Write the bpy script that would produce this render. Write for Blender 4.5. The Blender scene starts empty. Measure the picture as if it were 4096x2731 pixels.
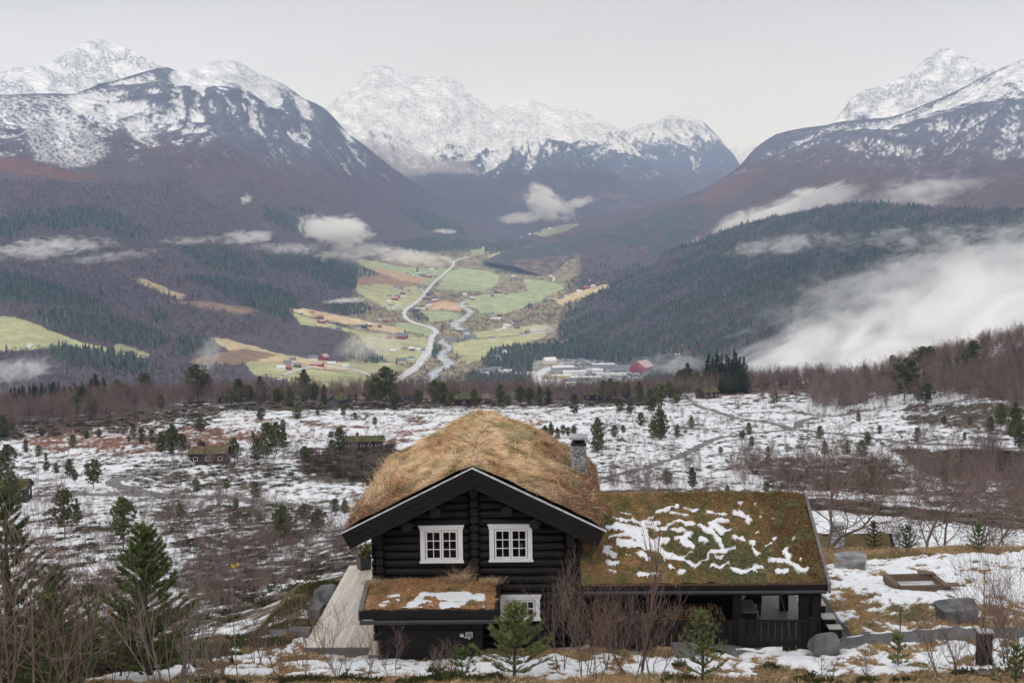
import bpy,math,random
import numpy as np
from mathutils import Vector,Matrix
rng=np.random.default_rng(7)
random.seed(7)
C=bpy.context.scene.collection
SC=bpy.context.scene

# ------------------------------------------------------------------ camera
# world: the cabin's ridge runs along +Y, the camera stands at the origin, eye height z = 0
F=4096*50.0/36.0
RHO=math.radians(0.9)
_dx0=172*math.cos(RHO)+564.5*math.sin(RHO)
_dy0=-172*math.sin(RHO)+564.5*math.cos(RHO)
TH=math.atan(_dy0/F)
PSI=math.atan(_dx0/F*math.cos(TH))
fw=np.array([-math.sin(PSI)*math.cos(TH),math.cos(PSI)*math.cos(TH),-math.sin(TH)])
rt=np.array([math.cos(PSI),math.sin(PSI),0.0])
up=np.cross(rt,fw)
R_=math.cos(RHO)*rt - math.sin(RHO)*up
U_=math.sin(RHO)*rt+math.cos(RHO)*up
cam=bpy.data.cameras.new("camera")
cam.lens=50.0;cam.sensor_width=36.0
cam.clip_start=0.5;cam.clip_end=80000.0
camo=bpy.data.objects.new("camera",cam);C.objects.link(camo)
camo.matrix_world=Matrix(((R_[0],U_[0],-fw[0],0),(R_[1],U_[1],-fw[1],0),(R_[2],U_[2],-fw[2],0),(0,0,0,1)))
SC.camera=camo

def at(qx,qy,Y):
    """world point at distance Y along +Y seen at photo pixel qx, qy (4096 wide)"""
    qx=np.asarray(qx,float);qy=np.asarray(qy,float)
    a=(qx - 2048)/F;b=-(qy - 1365.5)/F
    dx=fw[0]+a*R_[0]+b*U_[0];dy=fw[1]+a*R_[1]+b*U_[1];dz=fw[2]+a*R_[2]+b*U_[2]
    s=np.asarray(Y,float)/dy
    return dx*s,dy*s,dz*s
KP=4096/2352.0
def atp(px,py,Y):return at(np.asarray(px,float)*KP,np.asarray(py,float)*KP,Y)
def proj(x,y,z):
    d=x*fw[0]+y*fw[1]+z*fw[2]
    return 2048+F*(x*R_[0]+y*R_[1]+z*R_[2])/d,1365.5 - F*(x*U_[0]+y*U_[1]+z*U_[2])/d
def projp(x,y,z):
    a,b=proj(x,y,z);return a/KP,b/KP

# ------------------------------------------------------------------ sky, sun, exposure
SUN_EL,SUN_AZ=38.0,205.0
w=bpy.data.worlds.new("World");SC.world=w;w.use_nodes=True
wn=w.node_tree.nodes;wl=w.node_tree.links;wn.clear()
out=wn.new('ShaderNodeOutputWorld');bg=wn.new('ShaderNodeBackground');wl.new(bg.outputs[0],out.inputs[0])
sky=wn.new('ShaderNodeTexSky');sky.sky_type='NISHITA';sky.sun_disc=False
sky.sun_elevation=math.radians(SUN_EL);sky.sun_rotation=math.radians(SUN_AZ);sky.dust_density=4.0
hsv=wn.new('ShaderNodeHueSaturation');hsv.inputs['Saturation'].default_value=0.25;wl.new(sky.outputs[0],hsv.inputs['Color'])
# overcast deck: even grey with soft, slightly darker cloud streaks
geo=wn.new('ShaderNodeTexCoord');mp=wn.new('ShaderNodeMapping');mp.inputs['Scale'].default_value=(1.6,1.6,9.0)
wl.new(geo.outputs['Generated'],mp.inputs[0])
nz=wn.new('ShaderNodeTexNoise');nz.inputs['Scale'].default_value=2.2;nz.inputs['Detail'].default_value=5;nz.inputs['Roughness'].default_value=0.55
wl.new(mp.outputs[0],nz.inputs['Vector'])
rp=wn.new('ShaderNodeValToRGB');wl.new(nz.outputs['Fac'],rp.inputs[0])
rp.color_ramp.elements[0].position=0.30;rp.color_ramp.elements[0].color=(7.1,7.2,7.5,1)
rp.color_ramp.elements[1].position=0.62;rp.color_ramp.elements[1].color=(7.95,8.05,8.35,1)
sp=wn.new('ShaderNodeSeparateXYZ');wl.new(geo.outputs['Generated'],sp.inputs[0])
mr=wn.new('ShaderNodeMapRange');wl.new(sp.outputs['Z'],mr.inputs[0])
mr.inputs[1].default_value=0.02;mr.inputs[2].default_value=0.17;mr.inputs[3].default_value=1.24;mr.inputs[4].default_value=0.78
m2=wn.new('ShaderNodeMapRange');wl.new(sp.outputs['Z'],m2.inputs[0]);m2.inputs[1].default_value=0.18;m2.inputs[2].default_value=0.6;m2.inputs[3].default_value=1.0;m2.inputs[4].default_value=1.9
mm=wn.new('ShaderNodeMath');mm.operation='MULTIPLY';wl.new(mr.outputs[0],mm.inputs[0]);wl.new(m2.outputs[0],mm.inputs[1])
sc_=wn.new('ShaderNodeVectorMath');sc_.operation='SCALE';wl.new(rp.outputs[0],sc_.inputs[0]);wl.new(mm.outputs[0],sc_.inputs['Scale'])
mx=wn.new('ShaderNodeMixRGB');mx.inputs[0].default_value=0.92
wl.new(hsv.outputs[0],mx.inputs[1]);wl.new(sc_.outputs[0],mx.inputs[2]);wl.new(mx.outputs[0],bg.inputs[0])
bg.inputs[1].default_value=0.102
sl=bpy.data.lights.new("sun",'SUN');sl.energy=0.6;sl.angle=math.radians(25);sl.color=(1.0,0.96,0.9)
so=bpy.data.objects.new("sun",sl);C.objects.link(so)
_e,_a=math.radians(SUN_EL),math.radians(SUN_AZ)
so.rotation_euler=Vector((-math.sin(_a)*math.cos(_e),-math.cos(_a)*math.cos(_e),-math.sin(_e))).to_track_quat('-Z','Y').to_euler()
SC.view_settings.view_transform='Standard';SC.view_settings.look='None'
SC.view_settings.exposure=0.0;SC.view_settings.gamma=1.0;SC.view_settings.use_curve_mapping=False
SC.render.engine='CYCLES'
SC.cycles.use_denoising=True
SC.cycles.max_bounces=8;SC.cycles.diffuse_bounces=2;SC.cycles.glossy_bounces=2;SC.cycles.volume_bounces=4
SC.cycles.transparent_max_bounces=12;SC.cycles.transmission_bounces=4
SC.cycles.volume_step_rate=1.0;SC.cycles.volume_max_steps=64
SC.cycles.use_adaptive_sampling=True;SC.cycles.adaptive_threshold=0.02

# ------------------------------------------------------------------ helpers
def lin(r,g,b):
    f=lambda c:(c/255/12.92) if c/255 <= 0.04045 else ((c/255+0.055)/1.055) ** 2.4
    return (f(r),f(g),f(b))
def sstep(a,b,x):
    t=np.clip((x - a)/(b - a),0,1);return t*t*(3 - 2*t)
_P=rng.permutation(256);_P=np.concatenate([_P,_P,_P])
_G=np.stack([np.cos(np.arange(256)/256*2*np.pi*7),np.sin(np.arange(256)/256*2*np.pi*7)],1)
def perlin(x,y,seed=0):
    xi=np.floor(x).astype(np.int64);yi=np.floor(y).astype(np.int64)
    xf=x - xi;yf=y - yi
    u=xf*xf*xf*(xf*(xf*6 - 15)+10);v=yf*yf*yf*(yf*(yf*6 - 15)+10)
    X=(xi+seed*37) & 255;Y=(yi+seed*91) & 255
    def g(ix,iy,fx,fy):
        h=_P[_P[ix & 255]+(iy & 255)];q=_G[h];return q[...,0]*fx+q[...,1]*fy
    a=g(X,Y,xf,yf);b=g(X+1,Y,xf - 1,yf);c=g(X,Y+1,xf,yf - 1);d=g(X+1,Y+1,xf - 1,yf - 1)
    return (a+u*(b - a)+v*((c+u*(d - c)) - (a+u*(b - a))))*1.5
def fbm(x,y,oct=4,seed=0,gain=0.5):
    s=0;a=1;t=0
    for i in range(oct):
        s=s+a*perlin(x*2 ** i,y*2 ** i,seed+i*5);t += a;a *= gain
    return s/t
def ridged(x,y,oct=4,seed=0,gain=0.5):
    s=0;a=1;t=0
    for i in range(oct):
        s=s+a*(1 - 2*np.abs(perlin(x*2 ** i,y*2 ** i,seed+i*5)));t += a;a *= gain
    return s/t
def poly_mask(px,py,poly,soft=3.0):
    """signed-distance style soft mask of a polygon"""
    P=np.asarray(poly,float);n=len(P)
    inside=np.zeros(px.shape,bool);dist=np.full(px.shape,1e9)
    x0,y0=P.min(0) - 30;x1,y1=P.max(0)+30
    sel=(px > x0) & (px < x1) & (py > y0) & (py < y1)
    out=np.zeros(px.shape)
    if not sel.any():return out
    a=px[sel];b=py[sel];ins=np.zeros(a.shape,bool);ds=np.full(a.shape,1e9)
    for i in range(n):
        xa,ya=P[i];xb,yb=P[(i+1) % n]
        c=((ya > b) != (yb > b))
        with np.errstate(divide='ignore',invalid='ignore'):
            xi=(xb - xa)*(b - ya)/(yb - ya+1e-12)+xa
        ins ^= c & (a < xi)
        ex,ey=xb - xa,yb - ya
        t=np.clip(((a - xa)*ex+(b - ya)*ey)/(ex*ex+ey*ey+1e-9),0,1)
        ds=np.minimum(ds,np.hypot(a - xa - t*ex,b - ya - t*ey))
    sd=np.where(ins,ds,-ds)
    out[sel]=sstep(-soft,soft,sd)
    return out
def line_dist(px,py,pts):
    P=np.asarray(pts,float);ds=np.full(px.shape,1e9)
    for i in range(len(P) - 1):
        xa,ya=P[i];xb,yb=P[i+1];ex,ey=xb - xa,yb - ya
        t=np.clip(((px - xa)*ex+(py - ya)*ey)/(ex*ex+ey*ey+1e-9),0,1)
        ds=np.minimum(ds,np.hypot(px - xa - t*ex,py - ya - t*ey))
    return ds

def tag(o,label=None,cat=None,group=None,kind=None):
    if label:o['label']=label
    if cat:o['category']=cat
    if group:o['group']=group
    if kind:o['kind']=kind
    return o
def mesh_np(name,verts,faces,mats,matidx=None,smooth=False,attrs=None,uv=None):
    """verts (n,3), faces (m,k) with constant k, or list of arrays of different k"""
    me=bpy.data.meshes.new(name)
    verts=np.asarray(verts,np.float32)
    if not isinstance(faces,list):faces=[faces]
    faces=[np.asarray(f,np.int32) for f in faces if len(f)]
    nl=sum(f.size for f in faces);nf=sum(len(f) for f in faces)
    me.vertices.add(len(verts));me.vertices.foreach_set('co',verts.ravel())
    me.loops.add(nl);me.polygons.add(nf)
    me.loops.foreach_set('vertex_index',np.concatenate([f.ravel() for f in faces]).astype(np.int32))
    tot=np.concatenate([np.full(len(f),f.shape[1],np.int32) for f in faces])
    st=np.concatenate([[0],np.cumsum(tot)[:-1]]).astype(np.int32)
    me.polygons.foreach_set('loop_start',st)
    try:me.polygons.foreach_set('loop_total',tot)
    except Exception:pass
    for m in (mats if isinstance(mats,(list,tuple)) else [mats]):me.materials.append(m)
    if matidx is not None:me.polygons.foreach_set('material_index',np.asarray(matidx,np.int32))
    me.polygons.foreach_set('use_smooth',np.full(nf,bool(smooth)))
    if attrs:
        for k,v in attrs.items():
            v=np.asarray(v,np.float32)
            if v.ndim == 1:
                a=me.attributes.new(k,'FLOAT','POINT');a.data.foreach_set('value',v)
            else:
                if v.shape[1] == 3:v=np.concatenate([v,np.ones((len(v),1),np.float32)],1)
                a=me.attributes.new(k,'FLOAT_COLOR','POINT');a.data.foreach_set('color',v.ravel())
    me.update(calc_edges=True)
    return me
def link(name,me,parent=None):
    o=bpy.data.objects.new(name,me);C.objects.link(o)
    if parent:o.parent=parent
    return o
def empty(name,loc,parent=None,rz=0):
    o=bpy.data.objects.new(name,None);C.objects.link(o);o.location=loc;o.rotation_euler.z=rz
    o.empty_display_size=0.3
    if parent:o.parent=parent
    return o
def copy_tree(o,parent=None):
    c=o.copy();C.objects.link(c);c.parent=parent
    for ch in list(o.children):copy_tree(ch,c)
    return c
def grid_faces(nr,nc):
    i=np.arange(nr - 1)[:,None]*nc+np.arange(nc - 1)[None,:]
    i=i.ravel();return np.stack([i,i+1,i+nc+1,i+nc],1)

# ------------------------------------------------------------------ materials
def new_mat(name):
    m=bpy.data.materials.new(name);m.use_nodes=True
    nt=m.node_tree;nt.nodes.clear()
    o=nt.nodes.new('ShaderNodeOutputMaterial');b=nt.nodes.new('ShaderNodeBsdfPrincipled')
    nt.links.new(b.outputs[0],o.inputs[0]);b.inputs['Roughness'].default_value=0.9
    b.inputs['Specular IOR Level'].default_value=0.25
    return m,nt,b
def N(nt,t,**kw):
    n=nt.nodes.new(t)
    for k,v in kw.items():
        if k.startswith('i_'):n.inputs[int(k[2:])].default_value=v
        else:setattr(n,k,v)
    return n
def mat_attr(name,attr='col',rough=0.95,nscale=0.0,amt=0.15,bump=0.0,bscale=1.0,spec=0.2,trans=0.0):
    """albedo from a colour attribute, varied by object-space noise"""
    m,nt,b=new_mat(name);L=nt.links
    a=N(nt,'ShaderNodeAttribute',attribute_name=attr)
    b.inputs['Roughness'].default_value=rough;b.inputs['Specular IOR Level'].default_value=spec
    src=a.outputs['Color']
    if nscale:
        tc=N(nt,'ShaderNodeTexCoord');nz=N(nt,'ShaderNodeTexNoise');nz.inputs['Scale'].default_value=nscale;nz.inputs['Detail'].default_value=5
        L.new(tc.outputs['Object'],nz.inputs['Vector'])
        mr=N(nt,'ShaderNodeMapRange');L.new(nz.outputs['Fac'],mr.inputs[0])
        mr.inputs[1].default_value=0.3;mr.inputs[2].default_value=0.7;mr.inputs[3].default_value=1 - amt;mr.inputs[4].default_value=1+amt
        v=N(nt,'ShaderNodeVectorMath',operation='SCALE');L.new(src,v.inputs[0]);L.new(mr.outputs[0],v.inputs['Scale']);src=v.outputs[0]
        if bump:
            n2=N(nt,'ShaderNodeTexNoise');n2.inputs['Scale'].default_value=nscale*bscale;n2.inputs['Detail'].default_value=6;L.new(tc.outputs['Object'],n2.inputs['Vector'])
            bp=N(nt,'ShaderNodeBump');bp.inputs['Strength'].default_value=1.0;bp.inputs['Distance'].default_value=bump
            L.new(n2.outputs['Fac'],bp.inputs['Height']);L.new(bp.outputs[0],b.inputs['Normal'])
    L.new(src,b.inputs['Base Color'])
    return m
def mat_plain(name,col,rough=0.8,nscale=0.0,amt=0.15,stretch=(1,1,1),bump=0.0,spec=0.3,metallic=0.0,rand=0.0):
    m,nt,b=new_mat(name);L=nt.links
    b.inputs['Roughness'].default_value=rough;b.inputs['Specular IOR Level'].default_value=spec;b.inputs['Metallic'].default_value=metallic
    if not nscale:
        b.inputs['Base Color'].default_value=(*col,1);return m
    tc=N(nt,'ShaderNodeTexCoord');mp=N(nt,'ShaderNodeMapping');mp.inputs['Scale'].default_value=stretch
    L.new(tc.outputs['Object'],mp.inputs[0])
    nz=N(nt,'ShaderNodeTexNoise');nz.inputs['Scale'].default_value=nscale;nz.inputs['Detail'].default_value=6
    L.new(mp.outputs[0],nz.inputs['Vector'])
    mr=N(nt,'ShaderNodeMapRange');L.new(nz.outputs['Fac'],mr.inputs[0])
    mr.inputs[1].default_value=0.3;mr.inputs[2].default_value=0.7;mr.inputs[3].default_value=1 - amt;mr.inputs[4].default_value=1+amt
    v=N(nt,'ShaderNodeVectorMath',operation='SCALE');v.inputs[0].default_value=col;L.new(mr.outputs[0],v.inputs['Scale'])
    src=v.outputs[0]
    if rand:
        oi=N(nt,'ShaderNodeObjectInfo');m2=N(nt,'ShaderNodeMapRange');L.new(oi.outputs['Random'],m2.inputs[0])
        m2.inputs[3].default_value=1 - rand;m2.inputs[4].default_value=1+rand
        v2=N(nt,'ShaderNodeVectorMath',operation='SCALE');L.new(src,v2.inputs[0]);L.new(m2.outputs[0],v2.inputs['Scale']);src=v2.outputs[0]
    L.new(src,b.inputs['Base Color'])
    if bump:
        bp=N(nt,'ShaderNodeBump');bp.inputs['Distance'].default_value=bump;L.new(nz.outputs['Fac'],bp.inputs['Height']);L.new(bp.outputs[0],b.inputs['Normal'])
    return m
# ------------------------------------------------------------------ far land: sheets of real relief
# px, py below are the 2352-wide grid in which the photograph was measured
M_LAND=mat_attr('land',rough=0.97,nscale=0.02,amt=0.22,spec=0.1)
SNOW=np.array((0.90,0.91,0.94))
def smooth2(a,kr,kc):
    def box(a,k,ax):
        if k < 1:return a
        pad=[(0,0),(0,0)];pad[ax]=(k,k)
        b=np.pad(a,pad,mode='edge');c=np.cumsum(b,ax);c=np.concatenate([np.zeros_like(np.take(c,[0],ax)),c],ax)
        n=2*k+1
        return (np.take(c,range(n,c.shape[ax]),ax) - np.take(c,range(0,c.shape[ax] - n),ax))/n
    return box(box(box(box(a,kr,0),kr,0),kc,1),kc,1)
def sheet(px0,px1,nc,nr,foot,sky,dtab,relief,crest_env=0.12,back=True,kr=0,kc=0):
    px=np.linspace(px0,px1,nc)
    fx=[p[0] for p in foot];fy=[p[1] for p in foot];sx=[p[0] for p in sky];sy=[p[1] for p in sky]
    pyf=np.interp(px,fx,fy);pys=np.interp(px,sx,sy)
    t=np.linspace(0,1,nr)[:,None]
    kx=int(nc*70/(px1 - px0));q=np.pad(pys,kx,mode='edge');w_=np.hanning(2*kx+1);w_ /= w_.sum();ysm=np.convolve(q,w_,'valid')
    PY=pyf[None,:]*(1 - t)+ysm[None,:]*t+(pys - ysm)[None,:]*t ** 7;PX=np.repeat(px[None,:],nr,0)
    tx=np.array([c[0] for c in dtab],float)
    LD=np.zeros((len(dtab),nr,nc))
    for k,(cx,pr) in enumerate(dtab):
        yy=np.array([p[0] for p in pr],float);dd=np.log([p[1] for p in pr])
        o=np.argsort(yy);LD[k]=np.interp(PY,yy[o],dd[o])
        top=yy.min();sl=(dd[-1] - dd[-2])/(yy[-1] - yy[-2] - 1e-9)
        LD[k]=np.where(PY < top,dd[-1]+np.clip((PY - top)*sl,-0.5,0.5),LD[k])
    ki=np.clip(np.searchsorted(tx,px,side='right') - 1,0,len(tx) - 2)
    wv=np.clip((px - tx[ki])/(tx[ki+1] - tx[ki]),0,1);wv=wv*wv*(3 - 2*wv)
    ci=np.arange(nc)
    D=LD[ki,:,ci].T*(1 - wv)+LD[ki+1,:,ci].T*wv
    if kr or kc:D=smooth2(D,kr,kc)
    D=np.exp(D)
    X,Y,Z=atp(PX,PY,D)
    env=1 - sstep(1 - crest_env,1,np.repeat(t,nc,1))*0.8
    Z=Z+relief(X,Y,Z,PX,PY)*env
    return X,Y,Z,PX,PY,np.repeat(t,nc,1)
def finish(name,S,col,back_n=14,back_d=2500,back_drop=1500,label=None):
    X,Y,Z=S[:3];nr,nc=X.shape
    bx=[X];by=[Y];bz=[Z];bc=[col]
    for k in range(1,back_n+1):
        f=k/back_n
        s=1+f*back_d/Y[-1]
        bx.append((X[-1]*s)[None]);by.append((Y[-1]*s)[None]);bz.append((Z[-1]*1.0 - back_drop*f ** 1.3)[None]);bc.append(col[-1:])
    X=np.concatenate(bx);Y=np.concatenate(by);Z=np.concatenate(bz);col=np.concatenate(bc)
    V=np.stack([X.ravel(),Y.ravel(),Z.ravel()],1)
    me=mesh_np(name,V,grid_faces(*X.shape),M_LAND,smooth=True,attrs={'col':col.reshape(-1,3)})
    o=link(name,me);tag(o,label,kind='structure');return o
def mixc(a,b,m):return a*(1 - m[...,None])+np.asarray(b)*m[...,None]
def slope_of(X,Y,Z):
    zy=np.gradient(Z,axis=0);yy=np.gradient(Y,axis=0);xx=np.gradient(X,axis=1);zx=np.gradient(Z,axis=1)
    return np.hypot(zy/(np.abs(yy)+1e-3),zx/(np.abs(xx)+1e-3))
BIRCH=np.array((0.092,0.070,0.068));ROCK=np.array((0.12,0.12,0.14));HEATH=np.array((0.15,0.085,0.055))
CONIF=np.array((0.030,0.045,0.036));RUST=np.array((0.22,0.088,0.045))
def alpine_col(S,z0,z1,seed=0,stk=(1.0,0.0),bias=0.0,rocky=0.45,hollow=1.0):
    X,Y,Z,PX,PY,T=S
    # hollows keep the snow, ribs and steep faces shed it
    Zs=smooth2(Z,5,7);Zl=smooth2(Z,14,22)
    k1=Zs - Z;k2=Zl - Zs
    cav=np.clip(k1/(k1.std()+1e-6),-2.5,2.5)*0.22+np.clip(k2/(k2.std()+1e-6),-2.5,2.5)*0.17
    n1=fbm(X/900,Z/500+Y/1400,5,seed,0.6)
    # gullies: streaks that follow the fall line
    n2=fbm((PX*1.0+(PY)*stk[0])/26,(PY - PX*0.25)/70,5,seed+3,0.62)
    n3=fbm(PX/7,PY/5,4,seed+8,0.62)
    n4=fbm((PX+PY*stk[0])/9,(PY - PX*.3)/16,3,seed+12,0.6)
    cov=(Z - z0)/(z1 - z0)+bias
    hgh=sstep(0.45,1.0,cov);sp_=1 - 0.55*hgh
    s=cov*2.1 - 0.95+n1*0.6+n2*0.6+(n3*1.15+n4*0.8)*sp_
    s=s+hgh*0.25+cav*hollow
    snow=sstep(-0.30,0.62,s)*sstep(-0.05,0.15,cov)
    rk_=sstep(0.0,0.55,ridged(PX/62+PY*stk[0]/90,PY/44,4,seed+41) - 0.15)*sstep(-0.25,0.4,fbm((PX+PY*stk[0])/6,PY/4.5,4,seed+43,0.65)+0.1)
    snow=snow*(1 - rocky*rk_)
    veg=mixc(np.broadcast_to(BIRCH,X.shape+(3,)),HEATH*0.8,sstep(-0.3,0.5,fbm(X/500,Y/500,4,seed+20))*0.6)
    base=mixc(veg,ROCK,sstep(0.0,0.25,cov+n1*0.2))
    base=base*(1 - 0.35*sstep(6500,10500,Y))[...,None]  # distant ground colour darkened so the blue haze dominates there
    base=base*(1+0.28*n3[...,None]+0.2*n2[...,None])
    base=mixc(base,CONIF*1.6,sstep(0.35,0.7,fbm(PX/40,PY/12,4,seed+31))*sstep(0.1,-0.2,cov)*0.5)
    return mixc(base,SNOW*0.97,snow*(0.9 - 0.15*sstep(-.2,.6,-n3))),snow

# farthest first
def rel(amp,sc,seed,lo=0):
    def f(X,Y,Z,PX,PY):
        k=sstep(lo,lo+350,Z)
        return amp*(0.3+0.7*k)*(ridged(X/sc+0.35*fbm(X/sc,Y/sc/2,2,seed),Y/sc/2.8,5,seed,0.5) - 0.25)
    return f
S6b=sheet(1560,1980,160,80,[(1560,440),(1980,440)],[(1560,380),(1640,352),(1690,338),(1720,333),(1745,331),(1790,322),(1850,310),(1980,330)],
            [(1560,[(440,17500),(330,20500)]),(1980,[(440,17500),(330,20500)])],rel(130,1500,5))
finish('mountain_far_saddle',S6b,alpine_col(S6b,-500,500,3)[0],label='faint white mountain behind the gap beside the dark ridge')
S6=sheet(1330,1800,330,170,[(1330,520),(1800,500)],
           [(1330,350),(1380,325),(1430,304),(1450,297),(1480,286),(1505,283),(1520,276),(1540,268),(1556,263),(1572,270),(1590,271),(1605,276),(1622,286),(1640,305),(1655,322),(1668,340),(1680,352),(1697,378),(1712,405),(1740,430),(1800,450)],
           [(1330,[(520,13000),(400,15500),(280,17500)]),(1800,[(520,13000),(400,15500),(280,17500)])],rel(190,1900,11))
finish('mountain_dome',S6,alpine_col(S6,120,900,7,(0.4,0),-0.1)[0],label='steep blue dome mountain with snowy shoulders at the valley head')
S5=sheet(1060,1700,420,190,[(1060,520),(1700,520)],
           [(1060,300),(1100,275),(1130,258),(1160,244),(1185,236),(1212,228),(1232,236),(1255,243),(1290,249),(1315,253),(1335,252),(1350,262),(1372,272),(1395,284),(1415,296),(1432,310),(1446,330),(1462,344),(1485,368),(1510,392),(1540,415),(1580,448),(1640,480),(1700,500)],
           [(1060,[(520,11500),(400,13500),(230,16000)]),(1700,[(520,11500),(400,13500),(230,16000)])],rel(190,1800,15))
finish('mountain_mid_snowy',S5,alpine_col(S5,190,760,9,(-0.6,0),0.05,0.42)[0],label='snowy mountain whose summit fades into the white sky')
S4=sheet(640,1640,800,330,[(640,590),(1100,580),(1300,545),(1640,520)],
           [(640,330),(720,275),(752,248),(768,232),(790,214),(806,205),(820,190),(832,180),(842,165),(860,158),(880,156),(900,160),(908,172),(925,177),(950,178),(980,180),(1004,176),(1024,175),(1042,182),(1060,192),(1074,204),(1090,222),(1108,234),(1122,245),(1138,262),(1160,277),(1182,290),(1205,297),(1240,305),(1262,316),(1285,328),(1310,337),(1340,355),(1375,378),(1410,400),(1450,428),(1500,455),(1560,478),(1640,505)],
           [(640,[(590,8000),(400,9800),(160,12500)]),(1000,[(580,8700),(500,9600),(400,10600),(330,11300),(170,13300)]),(1250,[(545,9800),(480,10700),(300,12600)]),(1640,[(520,10500),(480,11500),(400,12500)])],
           rel(190,1500,21,100),kr=6,kc=45)
c4,s4=alpine_col(S4,190,600,13,(-0.5,0),0.12 - 0.22*sstep(1060,1300,S4[3])*sstep(270,350,S4[4]),0.42)
X,Y,Z,PX,PY,T=S4
m=poly_mask(PX,PY,[(820,325),(900,330),(1000,335),(1075,345),(1100,372),(1040,378),(960,392),(930,405),(880,370)],8)*0.75
c4=mixc(c4,(0.36,0.31,0.31),m*sstep(-0.2,0.4,0.35 - fbm(PX/6,PY/3,4,77)))
m=sstep(-0.1,0.35,fbm(PX/30,PY/14,4,41))*sstep(440,400,np.abs(PY - 470)+380)*poly_mask(PX,PY,[(930,400),(1300,470),(1500,490),(1500,470),(1200,400),(1000,380)],20)
c4=mixc(c4,(0.2,0.12,0.08),m*0.6)
c4=mixc(c4,CONIF,poly_mask(PX,PY,[(925,480),(960,480),(1040,510),(1080,545),(1000,540),(940,505)],4)*0.9)
c4=mixc(c4,CONIF,poly_mask(PX,PY,[(985,455),(1010,462),(1100,498),(1180,520),(1180,526),(1100,510),(1010,475)],4)*0.8)
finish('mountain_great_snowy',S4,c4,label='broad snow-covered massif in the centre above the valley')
S8=sheet(1840,2760,600,200,[(1840,420),(2760,420)],
           [(1840,330),(1900,288),(1925,272),(1936,256),(1950,236),(1966,222),(1985,210),(2012,200),(2040,190),(2062,180),(2085,172),(2105,155),(2125,138),(2142,130),(2156,118),(2176,112),(2190,121),(2204,132),(2222,138),(2240,146),(2262,154),(2290,168),(2330,190),(2400,220),(2500,200),(2620,150),(2760,180)],
           [(1840,[(420,8800),(300,10000),(110,12000)]),(2760,[(420,8800),(300,10000),(110,12000)])],rel(150,1200,31))
finish('mountain_right_peak',S8,alpine_col(S8,-150,760,17,(0.9,0),0.1,0.8)[0],label='pointed snowy peak behind the brown ridge on the right')
S3=sheet(-460,520,600,170,[(-460,330),(520,330)],
           [(-460,150),(-300,200),(-150,190),(-60,178),(0,169),(40,163),(75,158),(110,150),(135,136),(155,122),(170,112),(190,100),(208,94),(230,91),(246,94),(262,102),(285,109),(305,117),(325,130),(345,142),(365,150),(385,160),(420,190),(520,230)],
           [(-460,[(330,6900),(100,9500)]),(520,[(330,6900),(100,9500)])],rel(120,1100,41))
finish('mountain_left_peak',S3,alpine_col(S3,-250,780,19,(-0.9,0),0.12,0.8)[0],label='rounded snowy peak at the left behind the nearer shoulder')
# ---- right brown ridge
S7=sheet(1110,2760,900,360,[(1110,601),(1180,612),(1300,650),(1500,700),(1700,680),(2000,640),(2760,640)],
           [(1110,600),(1140,585),(1180,572),(1240,556),(1290,535),(1330,517),(1400,493),(1480,477),(1545,463),(1585,446),(1610,438),(1640,420),(1662,405),(1690,386),(1705,372),(1722,352),(1740,336),(1760,322),(1782,309),(1830,299),(1870,293),(1900,289),(1935,280),(1990,275),(2040,271),(2075,262),(2100,250),(2130,237),(2160,225),(2190,212),(2220,196),(2250,180),(2282,166),(2315,150),(2352,136),(2450,95),(2760,60)],
           [(1110,[(620,6500),(600,7000),(570,7600),(540,8200)]),(1300,[(650,5400),(600,6200),(560,7000),(525,7900)]),(1500,[(700,4300),(600,5500),(540,6400),(475,7800)]),
            (1700,[(680,4400),(550,5700),(450,6900),(380,7900)]),(2000,[(640,4300),(450,5800),(350,6900),(275,8000)]),(2352,[(640,4000),(450,5300),(300,6400),(140,7600)]),(2760,[(640,3900),(450,4900),(300,5900),(60,7200)])],
           lambda X,Y,Z,PX,PY:sstep(1300,1650,PX)*(25+75*sstep(-100,200,Z))*(ridged(X/900,Y/2400,6,51) - 0.25),kr=6,kc=40)
X,Y,Z,PX,PY,T=S7
c7,s7=alpine_col(S7,60,640,23,(1.4,0),-0.12)
c7=mixc(c7,HEATH*0.75,sstep(0.05,0.5,fbm(PX/60+PY/50,PY/20,4,61))*sstep(260,420,PY)*0.45)
c7=mixc(c7,(0.2,0.11,0.085),poly_mask(PX,PY,[(1640,425),(1690,400),(1760,400),(1740,430),(1640,470),(1560,490)],14)*0.4)
gw=16*fbm(PX/22,PY/9,4,69)
green=np.clip(poly_mask(PX+gw,PY+gw*0.5,[(1110,640),(1150,578),(1240,560),(1400,522),(1530,487),(1612,472),(1612,540),(1560,600),(1380,640),(1250,620),(1180,615)],9),0,1)*sstep(-0.5,0.1,fbm(PX/34,PY/12,4,72))
c7=mixc(c7,mixc(np.broadcast_to(CONIF*1.25,X.shape+(3,)),BIRCH*0.9,sstep(-0.1,0.4,fbm(PX/30,PY/9,5,67))),green)
rust=poly_mask(PX+gw,PY+gw*.4,[(1180,600),(1260,590),(1400,575),(1480,570),(1500,585),(1400,625),(1300,640),(1200,640)],8)
c7=mixc(c7,(0.23,0.14,0.10),rust*sstep(-0.25,0.3,fbm(PX/20,PY/7,4,71))*0.85)
rust2=poly_mask(PX,PY,[(1950,480),(2060,470),(2150,455),(2352,470),(2500,470),(2500,505),(2352,500),(2240,510),(2100,500)],12)
c7=mixc(c7,RUST,rust2*sstep(-0.2,0.4,fbm(PX/30,PY/8,4,73))*0.7)
finish('ridge_right',S7,c7,label='brown mountain ridge rising to the right with scattered snow')

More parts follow.
